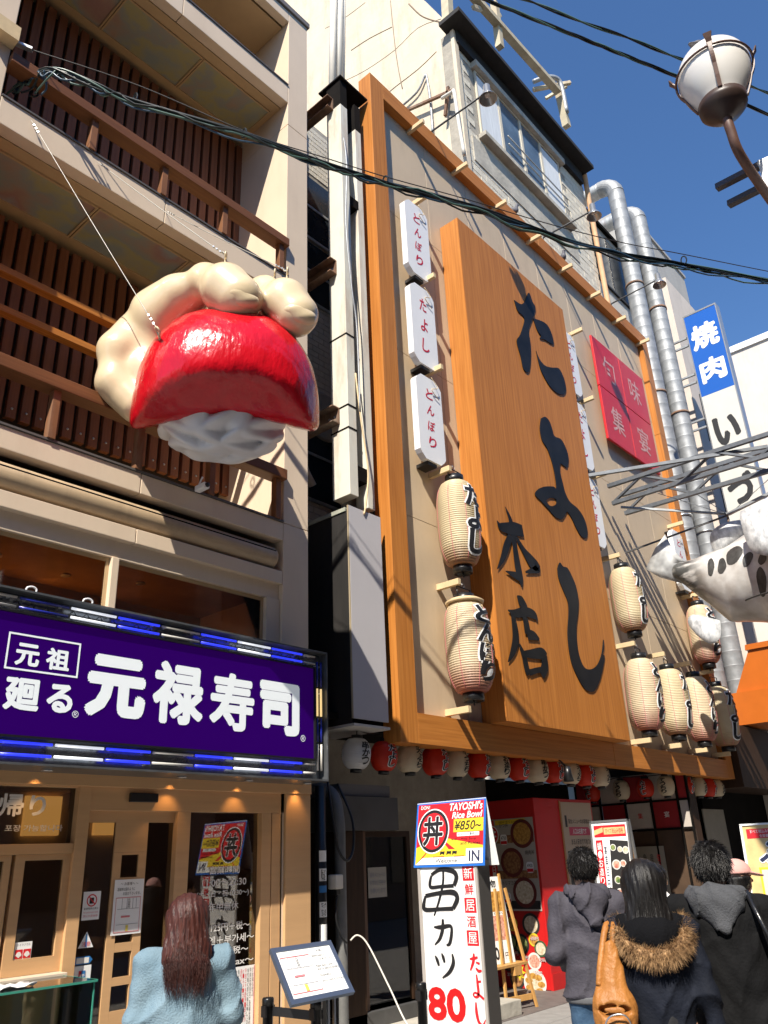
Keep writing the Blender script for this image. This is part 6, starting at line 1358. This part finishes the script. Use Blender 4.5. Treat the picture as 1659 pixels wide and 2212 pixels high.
for s, u0, u1, v in (('～ お願い ～', .30, .42, .325), ('混雑時は図のように', .275, .42, .29), ('お並び下さい。', .33, .45, .262), ('Please stand in order', .28, .42, .215), ('when no tables are available.', .28, .455, .192), ('排队候座请在此', .28, .37, .145), ('혼잡시는 차례로 줄 지어주세요', .28, .455, .105)): text('lettering', s, nf, u0, u1, v - .008, v + .009, M_ink, NBd, .003)
box('clamp', 3.77, 3.88, 3.90, 3.98, .955, 1.0, mat('blue_steel_clamp', (.12, .2, .36), .3, metal=.8), NBd, .005); boxes('stem', [(3.86, 3.875, 3.93, 3.945, 0, .96), (3.91, 3.925, 3.93, 3.945, 0, .96)], M_steel, NBd)

# ------------------------------------------------------------------ glass display case with lunch boxes
DC = thing('display_case', 'glass topped take-out display case in front of the shop counter', 'display case', (2.6, 5.7, 0))
M_cg = glass('case_glass', (.86, .95, .92), .03); M_ge = mat('green_glass_edge', (.05, .26, .19), .15, spec=.8)
box('base', 1.3, 3.22, 5.47, 5.95, 0, .62, M_tan, DC, .005); box('back_panel', 1.3, 3.2, 5.93, 5.952, .62, 1.02, mat('case_back', (.34, .20, .075), .5), DC)
box('top_glass', 1.28, 3.24, 5.45, 5.96, 1.04, 1.052, M_cg, DC); box('front_glass', 1.30, 3.225, 5.47, 5.476, .62, 1.04, M_cg, DC); box('end_glass', 3.225, 3.231, 5.47, 5.93, .62, 1.04, M_cg, DC)
boxes('glass_edge', [(1.28, 3.24, 5.444, 5.45, 1.039, 1.053), (3.24, 3.246, 5.45, 5.96, 1.039, 1.053), (3.226, 3.234, 5.462, 5.47, .62, 1.038)], M_ge, DC)
lathe('speaker_hole', [(0, 0), (.035, 0), (.035, .004), (0, .004)], M_dark, DC, 20, (2.78, 5.926, .86), 'y')
box('shelf', 1.3, 3.22, 5.48, 5.92, .62, .64, M_eas, DC)
GBX = 'boxed sushi sets in the display case'
for i in range(5):
    x = 2.08 + i * .235; t = thing('lunch_box', ['boxed sushi set, farthest left in the display case', 'boxed sushi set with price card, second in the case', 'boxed sushi set with price card in the middle of the case', 'boxed sushi set with price card, fourth in the case', 'boxed sushi set nearest the glass end of the case'][i], 'lunch box', (x, 5.65, .64), GBX)
    box('tray', x - .10, x + .10, 5.60, 5.80, .64, .70, M_white, t, .006)
    sdf_obj('food', lambda q, x=x: union(.012, *[ell(q, (x - .06 + .06 * (k % 3), 5.65 + .09 * (k // 3), .705), (.032, .045, .024)) for k in range(6)]), (x - .12, 5.58, .66), (x + .12, 5.82, .76), .012, FOOD[(i * 2 + 2) % 5], t)
    if i < 4:
        cf = frame_xyz((x + .02, 5.57, .655), (1, 0, 0), (0, .25, 1)); cdd = slab('price_card', rrect(-.085, .085, 0, .075, .012, 3), cf, .003, mat('card_cream', (.60, .57, .44), .6), t)
        slab('pink_dot', ellipse(-.06, .055, .012, .012, 14), cf, .0006, M_pinkline, cdd, .001); text('lettering', ('二合折にぎり', '二合折盛合せ', '二合折ちらし', '二合折もりもり')[i], cf, -.042, .075, .046, .066, M_ink, cdd, .002); text('lettering', '1,230円', cf, -.05, .06, .012, .036, M_inkr, cdd, .002, .01)
o = thing('ticket_holder', 'grey acrylic ticket box with a red pen on the display case', 'box', (2.56, 5.7, 1.052)); box('case', 2.42, 2.60, 5.62, 5.80, 1.052, 1.16, mat('smoky_acrylic', (.22, .21, .19), .2), o, .004); tube('pen', [(2.56, 5.66, 1.08), (2.565, 5.665, 1.24)], .008, M_inkr, o, 8)
n_ = 7; V = []; F = []
for i in range(n_):
    for j in range(4): V.append((2.62 + .24 * i / 6 + .02 * j / 3, 5.52 + .2 * j / 3 + .02 * math.sin(i), 1.058 + .018 * math.sin(i * .9 + j) ** 2 + .012 * (i / 6) ** 2 * (j == 0)))
F = [(i * 4 + j, (i + 1) * 4 + j, (i + 1) * 4 + j + 1, i * 4 + j + 1) for i in range(n_ - 1) for j in range(3)]
po = mesh('loose_papers', V, F, M_inkw, None, True); sm = po.modifiers.new('thick', 'SOLIDIFY'); sm.thickness = .006; tag(po, 'curled white papers lying on the glass display case', 'paper')
# ------------------------------------------------------------------ people
M_skin = mat('skin', (.46, .25, .16), .5, var=.06, scale=12)
def hairmat(name, c, c2):
    m = mat(name, c, .42, col2=c2, scale=9, stretch=(14, 14, .5), bump=.3, detail=5, spec=.3); return m
M_hair = hairmat('black_hair', (.004, .0035, .0035), (.014, .012, .011)); M_hairb = hairmat('auburn_hair', (.022, .007, .006), (.085, .026, .018))
def ident(p): return p
def make_xf(pos, a, s):
    c, sn = math.cos(a - math.pi / 2), math.sin(a - math.pi / 2)
    def xf(V):
        V = np.asarray(V, float) * s; return np.stack([V[:, 0] * c - V[:, 1] * sn + pos[0], V[:, 0] * sn + V[:, 1] * c + pos[1], V[:, 2] + pos[2]], 1)
    return xf
def headsdf(p):
    d = union(.03, ell(p, (0, .0, 1.600), (.076, .094, .098)), ell(p, (0, .035, 1.535), (.055, .062, .078)))
    d = smin(d, cone(p, (0, .098, 1.585), (0, .112, 1.562), .011, .014), .012)                     # nose
    d = smin(d, ell(p, (0, .092, 1.522), (.022, .008, .008)), .008)                                # lips
    for sx in (-1, 1):
        d = smin(d, ell(p, (sx * .079, -.005, 1.575), (.010, .020, .032)), .008)                   # ears
        d = smax(d, -ell(p, (sx * .031, .098, 1.597), (.014, .012, .008)), .008)                   # eye sockets
    return d
DEF_ARM = {'l': [(-.185, 0, 1.385), (-.245, -.02, 1.10), (-.25, .06, .86)], 'r': [(.185, 0, 1.385), (.245, -.02, 1.10), (.25, .06, .86)]}
def arm_pts(arms, k): return [np.array(q, float) for q in arms[k]]
def handsdf(p, wr, d, sx):
    d = d / np.linalg.norm(d); side = np.array([0, 1.0, 0]) - d * d[1]; side /= np.linalg.norm(side); nrm = np.cross(d, side)
    c = wr + d * .05; r = cone(p, wr, wr + d * .085, .026, .034)
    for k, (o, L) in enumerate(((-.027, .062), (-.009, .075), (.009, .078), (.026, .07))):
        b = wr + d * .085 + side * o; m1 = b + d * L * .5 + nrm * .012 * -sx; e = b + d * L * .85 + nrm * .032 * -sx
        r = union(.006, r, cone(p, b, m1, .0105, .0095), cone(p, m1, e, .0095, .0080))
    th0 = wr + d * .03 + side * .026; th1 = th0 + side * .03 + d * .028; return union(.008, r, cone(p, th0, th1, .014, .011), cone(p, th1, th1 + d * .032, .011, .009))
def bodysdf(arms, legs=True):
    def f(p):
        d = union(.03, headsdf(p), cone(p, (0, -.01, 1.38), (0, .0, 1.52), .062, .056))
        d = union(.06, d, cone(p, (0, 0, 1.00), (0, 0, 1.30), .115, .13, (1.3, .85, 1)), cone(p, (-.16, 0, 1.375), (.16, 0, 1.375), .055, .055))
        for sx, k in ((-1, 'l'), (1, 'r')):
            a, b, c = arm_pts(arms, k); d = union(.03, d, cone(p, a, b, .048, .040), cone(p, b, c, .039, .027)); d = smin(d, handsdf(p, c, c - b, sx), .01)
            d = union(.03, d, cone(p, (sx * .085, 0, .93), (sx * .095, .01, .50), .08, .055), cone(p, (sx * .095, .01, .50), (sx * .10, -.01, .10), .052, .036), cone(p, (sx * .10, -.02, .05), (sx * .105, .12, .035), .036, .03))
        return d
    return f
def folds(p, amp, f=1.0, ph=0.0):
    x, y, z = p[:, 0], p[:, 1], p[:, 2]
    w1 = 3.0 * np.sin(x * 4.1 + z * 3.3 + ph) + 2.0 * np.sin(z * 7.3 - x * 5.2 + y * 6 + ph * 2.3); w2 = 2.6 * np.sin(z * 5.0 + x * 3.7 + ph * 1.7) + 1.7 * np.sin(x * 11 + y * 7 - ph)
    a = 1 - np.abs(np.sin((x * 15 + z * 4 + y * 9 + w1) * f + ph)); b = 1 - np.abs(np.sin((z * 12 - x * 9 + w2) * f + 1.3 * ph)); m = .5 + .5 * np.sin(z * 6.1 + x * 5.3 + ph * 3.1)
    return -amp * (1.3 * a ** 2 * m + 1.5 * b ** 3 * (1 - m) - .45) + amp * .25 * np.sin(z * 41 + x * 23 + 3 * np.sin(x * 17))
def jacket(arms, hem=.80, wid=1.0, amp=.008, ph=0.0, hemr=.165, neck=True, flare=1.0):
    def f(p):
        d = union(.08, cone(p, (0, 0, hem + .02), (0, 0, 1.12), hemr * wid * flare, .152 * wid, (1.22, .88, 1)), cone(p, (0, -.005, 1.12), (0, -.01, 1.30), .152 * wid, .150 * wid, (1.22, .90, 1)), cone(p, (-.155 * wid, -.005, 1.378), (.155 * wid, -.005, 1.378), .078, .078))
        for k in 'lr':
            a, b, c = arm_pts(arms, k); w_ = b + (c - b) * .93; d = union(.045, d, cone(p, a * np.array([max(wid, 1.0), 1, 1]), b, max(.070, .074 * wid), max(.056, .058 * wid))); d = union(.03, d, cone(p, b, w_, max(.056, .058 * wid), .044))
        if neck: d = smin(d, cone(p, (0, -.02, 1.40), (0, -.005, 1.475), .085, .072), .03)
        d = smax(d, -(p[:, 2] - hem), .015)
        return d + folds(p, amp, 1.0, ph)
    return f
def pants(amp=.006, top=1.0, wid=1.0):
    def f(p):
        d = cone(p, (0, 0, .90), (0, 0, top), .135 * wid, .125, (1.2, .95, 1))
        for sx in (-1, 1): d = union(.03, d, cone(p, (sx * .088, 0, .90), (sx * .098, .01, .50), .098 * wid, .075 * wid), cone(p, (sx * .098, .01, .50), (sx * .102, -.01, .09), .075 * wid, .062 * wid))
        return smax(d, -(p[:, 2] - .07), .01) + folds(p, amp, .8, 1.7)
    return f
def shoes(p):
    d = None
    for sx in (-1, 1):
        q = union(.02, cone(p, (sx * .10, -.05, .045), (sx * .105, .13, .035), .048, .04, (1, 1, .9)), cone(p, (sx * .10, -.03, .05), (sx * .10, -.02, .10), .045, .045)); d = q if d is None else np.minimum(d, q)
    return smax(d, -p[:, 2] + .002, .006)
def shorthair(p):
    d = ell(p, (0, -.012, 1.612), (.091, .108, .108)); d = smax(d, -(p[:, 2] - 1.50 - .55 * np.maximum(p[:, 1] - .0, 0) - .02), .02)
    d = smax(d, (p[:, 1] - .085 - .4 * (p[:, 2] - 1.64)), .02)
    an = np.arctan2(p[:, 0], p[:, 1] + .02); return d + .004 * np.sin(an * 34 + 6 * np.sin(p[:, 2] * 30)) + .004 * wob(p, 55)
def longhair(zb, w_=1.0, amp=.006, yb=-.115):
    def f(p):
        d = ell(p, (0, -.012, 1.610), (.094, .112, .108)); d = smax(d, (p[:, 1] - .07), .03)
        d = union(.10, d, cone(p, (0, -.025, 1.60), (0, -.075, 1.42), .094 * w_, .095 * w_, (1.04, .75, 1)), cone(p, (0, -.075 + (yb + .115) * .5, 1.42), (.0, yb, zb), .088 * w_, .050 * w_, (1.25, .5, 1)))
        an = np.arctan2(p[:, 0], p[:, 1] - .1); d = d + amp * np.sin(an * 60 + 5 * np.sin(p[:, 2] * 9)) * (1.5 - np.clip((p[:, 2] - 1.2) / .4, 0, 1)) + amp * .6 * np.sin(p[:, 0] * 190 + 4 * np.sin(p[:, 2] * 12))
        return smax(d, -(p[:, 2] - zb + .03 * np.sin(p[:, 0] * 130) + .02 * np.sin(p[:, 0] * 57)), .02)
    return f
def strands(name, n, path_fn, r, m, parent, xf):
    V = []; F = []
    for i in range(n):
        P = path_fn(i); q = len(V); k2 = len(P) * 4 - 3; v, fc = tubevf(smoothpts(P, 4), [r * (1 - .75 * k / (k2 - 1)) for k in range(k2)], 3); V += [tuple(x) for x in v]; F += [tuple(j + q for j in f_) for f_ in fc]
    o = mesh(name, xf(np.array(V)).tolist(), F, m, parent, True); return tag(o, kind='stuff')
def long_strands(n, zlo, zhi, w_, m, parent, xf, spread=2.0, r=.0019, yb=0.0):
    def pf(i):
        th = random.uniform(-spread, spread); sn, cs = math.sin(th), math.cos(th); j = random.uniform(.99, 1.06); zb = random.uniform(zlo, zhi); dx = random.gauss(0, .012)
        return [(.035 * sn, .01 - .045 * cs, 1.716), (.083 * sn * j, -.012 - .097 * cs * j, 1.655), (.099 * sn * w_ * j, -.028 - .098 * cs * j, 1.56), (.104 * sn * w_ * j, -.070 - .072 * cs * j + yb * .5, 1.43), (.100 * sn * w_ * j + dx, -.095 - .055 * cs * j + yb, (1.43 + zb) / 2), (.070 * sn * w_ + 2.2 * dx, -.115 - .045 * cs + random.gauss(0, .01) + yb, zb)]
    return strands('hair_strands', n, pf, r, m, parent, xf)
def short_strands(n, m, parent, xf, L=.034):
    V = []; F = []
    for i in range(n):
        th = random.uniform(-2.5, 2.5); ph = math.asin(random.uniform(-.72, 1)); e = Vector((math.cos(ph) * math.sin(th), -math.cos(ph) * math.cos(th), math.sin(ph)))
        p = Vector((e.x * .091, -.012 + e.y * .108, 1.612 + e.z * .108)); dn = (Vector((0, -.25, -1)) - e * e.dot(Vector((0, -.25, -1)))).normalized()
        g = (dn + e * random.uniform(.12, .5) + Vector((random.gauss(0, .35), random.gauss(0, .25), random.gauss(0, .25)))).normalized(); l = L * random.uniform(.6, 1.3)
        t_ = g.orthogonal().normalized() * .0022; u_ = g.cross(t_).normalized() * .0022; q = len(V); V += [tuple(p + t_), tuple(p - t_ * .5 + u_), tuple(p - t_ * .5 - u_), tuple(p + g * l - e * .004)]; F += [(q, q + 1, q + 3), (q + 1, q + 2, q + 3), (q + 2, q, q + 3)]
    return tag(mesh('hair_strands', xf(np.array(V)).tolist(), F, m, parent), kind='stuff')
class Person:
    def __init__(s, label, H, pos, a, arms=None, h=.0125):
        s.t = thing('person', label, 'person', (pos[0], pos[1], 0)); s.arms = arms or DEF_ARM; s.xf = make_xf((pos[0], pos[1], pos[2] if len(pos) > 2 else 0), a, H / 1.70)
        lo, hi = np.array([-.42, -.33, -.01]), np.array([.42, .34, 1.73]); s.lo, s.hi = lo, hi
        sdf_obj('body', bodysdf(s.arms), lo, hi, h, M_skin, s.t, s.xf)
        for sx in (-1, 1): sdf_obj('eye', lambda p: ell(p, (sx * .031, .087, 1.597), (.012, .010, .007)), (sx * .031 - .02, .07, 1.585), (sx * .031 + .02, .105, 1.61), .004, M_ink, s.t, s.xf)
    def part(s, name, fn, m, lo=None, hi=None, h=.0115, parent=None): return sdf_obj(name, fn, lo or s.lo, hi or s.hi, h, m, parent or s.t, s.xf)
    def tubepart(s, name, pts, r, m, n=8, sm=6, parent=None):
        P = [Vector(v) for v in s.xf(np.array(pts, float))]; return tube(name, P, r, m, parent if parent is not None else s.t, n, sm)
def W(px, py, dist): v = at(px, py, d=dist); return v
# 1 woman in the denim jacket -----------------------------------------------------
v = at(407, 1948, z=1.535); AR = {'l': [(-.185, 0, 1.385), (-.25, .0, 1.12), (-.20, .18, 1.00)], 'r': [(.185, 0, 1.385), (.27, -.02, 1.12), (.24, .16, .98)]}
P1 = Person('woman with long auburn hair and pale denim jacket seen from behind', 1.545, (v.x, v.y), R(58), AR)
M_denim = mat('pale_denim', (.125, .195, .245), .9, var=.12, scale=7, bump=.4, bscale=110, col2=(.19, .27, .32), spec=.2)
jk = P1.part('jacket', jacket(AR, .72, 1.08, .013, .4, .180, False), M_denim); P1.part('collar', lambda p: smax(cone(p, (0, -.02, 1.40), (0, -.01, 1.47), .105, .088) + folds(p, .004), -cone(p, (0, -.0, 1.38), (0, .01, 1.56), .080, .072), .01), M_denim, (-.2, -.2, 1.3), (.2, .2, 1.55))
P1.part('trousers', pants(), mat('dark_cloth', (.03, .03, .035), .8)); P1.part('shoes', shoes, M_black, (-.2, -.15, -.01), (.2, .22, .2), .01)
hr = P1.part('hair', longhair(1.33, 1.08, .004, -.15), M_hairb, (-.24, -.33, .88), (.22, .16, 1.75), .008)
long_strands(1100, 1.22, 1.37, 1.06, M_hairb, hr, P1.xf, yb=-.05, r=.0015)
P1.part('sunglasses', lambda p: smax(np.abs(ell(p, (0, .0, 1.635), (.099, .11, .095))) - .005, np.abs(p[:, 2] - 1.672 - .3 * (p[:, 1] - .03)) - .014, .004), M_black, (-.13, -.02, 1.6), (.13, .16, 1.76), .006)
# 2 man in the charcoal windbreaker ------------------------------------------------
v = W(1252, 1815, 5.9); AR = {'l': [(-.19, 0, 1.385), (-.245, -.03, 1.10), (-.15, .19, 1.03)], 'r': [(.19, 0, 1.385), (.23, -.02, 1.10), (.17, .17, .98)]}
P2 = Person('man in charcoal hooded windbreaker with diagonal strap, facing the menu booth', 1.70, (v.x, v.y), R(38), AR)
M_wb = mat('charcoal_nylon', (.056, .052, .064), .75, var=.12, scale=14, bump=.3, bscale=60, spec=.2); jk = P2.part('jacket', jacket(AR, .86, .94, .015, 2.1, .185), M_wb)
P2.part('hood', lambda p: union(.04, ell(p, (0, -.095, 1.425), (.125, .085, .065)), cone(p, (0, -.12, 1.40), (.01, -.165, 1.285), .098, .035, (1.1, .55, 1)), cone(p, (-.10, -.03, 1.465), (.10, -.03, 1.465), .04, .04)) + folds(p, .014, 1.5, .6), M_wb, (-.25, -.3, 1.15), (.25, .1, 1.6), .009, jk)
P2.part('hem_band', lambda p: smax(cone(p, (0, 0, .82), (0, 0, .90), .166, .174, (1.22, .88, 1)), np.abs(p[:, 2] - .862) - .022, .01), mat('grey_rib', (.10, .10, .105), .8), (-.3, -.3, .75), (.3, .3, .95), .009, jk)
P2.tubepart('strap', [(.03, -.13, 1.30), (.055, -.165, 1.25), (.10, -.172, 1.16), (.19, -.145, 1.02), (.24, -.06, .92)], .014, M_black, 6); M_jean = mat('blue_jeans', (.030, .065, .12), .85, var=.3, scale=5, spec=.2, col2=(.075, .135, .21), bump=.2, bscale=60); P2.part('jeans', pants(.008, 1.0, 1.05), M_jean); P2.part('shoes', shoes, M_black, (-.2, -.15, -.01), (.2, .22, .2), .01); short_strands(2600, M_hair, P2.part('hair', shorthair, M_hair, (-.16, -.18, 1.46), (.16, .16, 1.76), .007), P2.xf)
# 3 woman in the navy parka ------------------------------------------------------
v = W(1378, 1836, 4.65); AR = {'l': [(-.17, 0, 1.385), (-.215, -.02, 1.10), (-.205, .08, .86)], 'r': [(.17, 0, 1.385), (.225, -.02, 1.11), (.265, .03, .84)]}
P3 = Person('woman in long navy parka with tan fur hood trim and black hair', 1.625, (v.x, v.y), R(26), AR)
M_navyc = mat('navy_cotton', (.009, .011, .018), .8, spec=.15, var=.2, scale=10, bump=.25, bscale=60); jk = P3.part('parka', jacket(AR, .46, .84, .012, 3.3, .185, True, 1.05), M_navyc)
P3.tubepart('drawcord_seam', [(-.2, -.12, .98), (-.1, -.165, .985), (0, -.175, .985), (.1, -.165, .985), (.2, -.12, .98)], .005, M_navyc, 6, 5, jk)
hd = P3.part('hood', lambda p: union(.05, ell(p, (0, -.105, 1.375), (.135, .075, .095)), cone(p, (-.13, -.03, 1.42), (.13, -.03, 1.42), .050, .050)) + folds(p, .005), mat('black_fleece', (.006, .006, .007), .95, spec=.08, bump=.3, bscale=80), (-.28, -.3, 1.2), (.28, .12, 1.55), .01, jk)
fp = smoothpts([(-.15, .03, 1.43), (-.155, -.06, 1.39), (-.12, -.13, 1.33), (-.02, -.165, 1.285), (.09, -.155, 1.30), (.15, -.10, 1.35), (.165, -.03, 1.40), (.15, .04, 1.43)], 10)
M_fur = mat('tan_fur', (.13, .065, .025), .8, col2=(.46, .28, .13), scale=30, detail=2)
V, F = tubevf(fp, .030, 10); fb = mesh('fur_trim', P3.xf(np.array([tuple(x) for x in V])).tolist(), F, M_fur, hd, True)
V = []; F = []
for i in range(7500):
    k = random.uniform(0, len(fp) - 1.001); p = fp[int(k)].lerp(fp[int(k) + 1], k % 1); d = (fp[int(k) + 1] - fp[int(k)]).normalized(); s_ = d.orthogonal().normalized(); a = random.uniform(0, 6.283); o_ = (s_ * math.cos(a) + d.cross(s_) * math.sin(a)); b0 = p + o_ * .027
    g = (o_ + Vector((random.gauss(0, .35), random.gauss(-.1, .3), random.gauss(-.35, .3)))).normalized(); L_ = random.uniform(.02, .055); t_ = g.orthogonal().normalized() * .0015; u_ = g.cross(t_).normalized() * .0015; q = len(V); V += [tuple(b0 + t_), tuple(b0 - t_ * .5 + u_), tuple(b0 - t_ * .5 - u_), tuple(b0 + g * L_ + Vector((0, 0, -.012)))]; F += [(q, q + 1, q + 3), (q + 1, q + 2, q + 3), (q + 2, q, q + 3)]
tag(mesh('fur_tufts', P3.xf(np.array(V)).tolist(), F, M_fur, hd), kind='stuff')
P3.part('leggings', pants(.004, 1.0, .92), mat('black_leggings', (.01, .01, .012), .8)); P3.part('shoes', shoes, M_black, (-.2, -.15, -.01), (.2, .22, .2), .01)
hr = P3.part('hair', longhair(1.37, .90, .003), M_hair, (-.22, -.25, 1.3), (.22, .16, 1.75), .008)
long_strands(650, 1.32, 1.42, .95, M_hair, hr, P3.xf)
BP = thing('backpack', 'tan leather backpack slung behind the woman in the navy parka', 'backpack', tuple(P3.xf(np.array([(-.22, -.2, .9)]))[0]))
M_tanl = mat('tan_leather', (.34, .135, .030), .5, var=.16, scale=7, bump=.35, bscale=45, spec=.35); bc = np.array([-.225, -.17, 1.06])
def bagf(p):
    q = p - bc; tp = np.clip((q[:, 2] + .1) / .35, 0, 1); d = union(.05, rbox(q, (0, 0, -.10), (.100, .062, .17), .055), cone(q, (0, 0, .0), (.02, .03, .27), .085, .035, (1.15, .7, 1))); d = smin(d, rbox(q, (.0, -.058, -.10), (.070, .022, .085), .02), .012); d = smax(d, -(np.abs(ell(q, (.0, -.07, .005), (.075, .05, .02))) - .003), .004); return d + folds(q, .008, 1.3, .8) + .006 * tp * np.abs(np.sin(q[:, 0] * 75 + 2 * np.sin(q[:, 2] * 14)))
sdf_obj('bag_body', bagf, bc - np.array([.22, .2, .32]), bc + np.array([.22, .2, .30]), .0085, M_tanl, BP, P3.xf)
for off in (-.06, .05): P3.tubepart('strap', [(bc[0] + off, bc[1] + .0, 1.16), (bc[0] + off * .6, bc[1] + .03, 1.27), (bc[0] + .03 + off * .3, bc[1] + .12, 1.42), (bc[0] + .05, bc[1] + .25, 1.36)], .016, M_tanl, 8, 6, BP)
P3.tubepart('zip', [(bc[0] - .07, bc[1] - .106, .95), (bc[0] - .03, bc[1] - .110, 1.04), (bc[0] + .05, bc[1] - .106, 1.05), (bc[0] + .08, bc[1] - .09, .98)], .004, M_steel, 6, 5, BP)
# 4 man in the black jacket ------------------------------------------------------
v = W(1524, 1800, 5.05); AR = {'l': [(-.20, 0, 1.385), (-.28, -.02, 1.10), (-.25, .10, .88)], 'r': [(.20, 0, 1.385), (.30, -.02, 1.10), (.24, .16, .94)]}
P4 = Person('man in black jacket with grey hood and khaki trousers at the right', 1.70, (v.x, v.y), R(17), AR)
M_blk = mat('black_cotton', (.007, .007, .0075), .85, spec=.12, var=.25, scale=10, bump=.25, bscale=60); jk = P4.part('jacket', jacket(AR, .80, 1.04, .013, 4.4, .180), M_blk)
M_ghood = mat('grey_fleece', (.070, .072, .078), .9, spec=.15, var=.12, scale=20, bump=.4, bscale=120); P4.part('hood', lambda p: union(.05, ell(p, (0, -.09, 1.435), (.145, .085, .062)), cone(p, (0, -.12, 1.41), (.025, -.17, 1.31), .11, .035, (1.15, .55, 1)), cone(p, (-.12, -.03, 1.46), (.12, -.03, 1.46), .042, .042)) + folds(p, .012, 1.2, 1.1), M_ghood, (-.27, -.3, 1.18), (.27, .12, 1.58), .009, jk)
P4.part('shirt_hem', lambda p: smax(cone(p, (0, 0, .76), (0, 0, .82), .150, .150, (1.22, .88, 1)), np.abs(p[:, 2] - .795) - .02, .01), M_inkw, (-.3, -.3, .7), (.3, .3, .9), .01)
P4.part('khaki_trousers', pants(.010, 1.0, 1.12), mat('khaki_cotton', (.36, .26, .15), .8, var=.1, scale=6, bump=.25, bscale=50)); P4.part('shoes', shoes, M_black, (-.2, -.15, -.01), (.2, .22, .2), .01); short_strands(3000, M_hair, P4.part('hair', shorthair, M_hair, (-.16, -.18, 1.46), (.16, .16, 1.76), .007), P4.xf, .04)
BG = thing('shoulder_bag', 'black leather shoulder bag at the side of the man in the black jacket', 'bag', tuple(P4.xf(np.array([(.34, -.12, .8)]))[0])); gc = np.array([.34, -.10, .93])
M_bl = mat('black_leather', (.012, .012, .013), .28, bump=.2, bscale=25); sdf_obj('bag_body', lambda p: rbox(p - gc, (0, 0, -.05), (.07, .14, .17), .05) + folds(p, .006), gc - np.array([.16, .24, .3]), gc + np.array([.16, .24, .25]), .010, M_bl, BG, P4.xf)
P4.tubepart('strap', [(.15, -.055, 1.47), (.19, -.15, 1.36), (.25, -.17, 1.2), (.33, -.13, 1.06)], .014, M_bl, 6, 6, BG); P4.tubepart('buckle', [(.32, -.14, 1.10), (.335, -.135, 1.05)], .018, M_steel, 8, 0, BG)
# 5-7 people further in -----------------------------------------------------------
v = W(1586, 1856, 6.9); P5 = Person('person in pink baseball cap with dark hair looking right behind the black jacket', 1.58, (v.x, v.y), R(-40)); M_pink = mat('pink_cotton', (.60, .31, .27), .8, var=.04, scale=20)
P5.part('cap', lambda p: union(.012, smax(ell(p, (0, -.005, 1.625), (.099, .115, .098)), -(p[:, 2] - 1.615), .01), smax(ell(p, (0, .12, 1.612), (.082, .10, .05)), np.abs(p[:, 2] - 1.618 + .25 * (p[:, 1] - .1)) - .006, .004)), M_pink, (-.16, -.16, 1.57), (.16, .26, 1.76), .006)
P5.part('hair', lambda p: smax(longhair(1.30, .95, .004)(p), p[:, 2] - 1.60, .02), M_hair, (-.22, -.25, 1.22), (.22, .16, 1.75), .010); P5.part('coat', jacket(DEF_ARM, .60, 1.0, .006, .2), M_blk, h=.014); P5.part('trousers', pants(), M_jean, h=.014); P5.part('shoes', shoes, M_black, (-.2, -.15, -.01), (.2, .22, .2), .012)
v = W(1412, 1857, 7.2); P6 = Person('person with dark tied hair and white top between the parka and black jacket', 1.57, (v.x, v.y), R(15)); P6.part('hair', shorthair, M_hair, (-.16, -.18, 1.46), (.16, .16, 1.76), .009); P6.part('hair_bun', lambda p: ell(p, (0, -.115, 1.60), (.05, .045, .06)) + .004 * wob(p, 60), M_hair, (-.1, -.2, 1.5), (.1, -.02, 1.7), .009); P6.part('top', jacket(DEF_ARM, .85, 1.08, .009, 1.2), mat('white_cotton', (.70, .68, .68), .8, bump=.2), h=.013); P6.part('trousers', pants(), M_jean, h=.014); P6.part('shoes', shoes, M_black, (-.2, -.15, -.01), (.2, .22, .2), .012)
v = W(1316, 1889, 7.6); P7 = Person('short dark haired person mostly hidden between the windbreaker and the parka', 1.38, (v.x, v.y), R(30)); P7.part('hair', longhair(1.30, 1.0, .004), M_hair, (-.22, -.25, 1.22), (.22, .16, 1.75), .011); P7.part('coat', jacket(DEF_ARM, .75, 1.0, .006, .9), M_blk, h=.014); P7.part('trousers', pants(), M_jean, h=.014); P7.part('shoes', shoes, M_black, (-.2, -.15, -.01), (.2, .22, .2), .012)
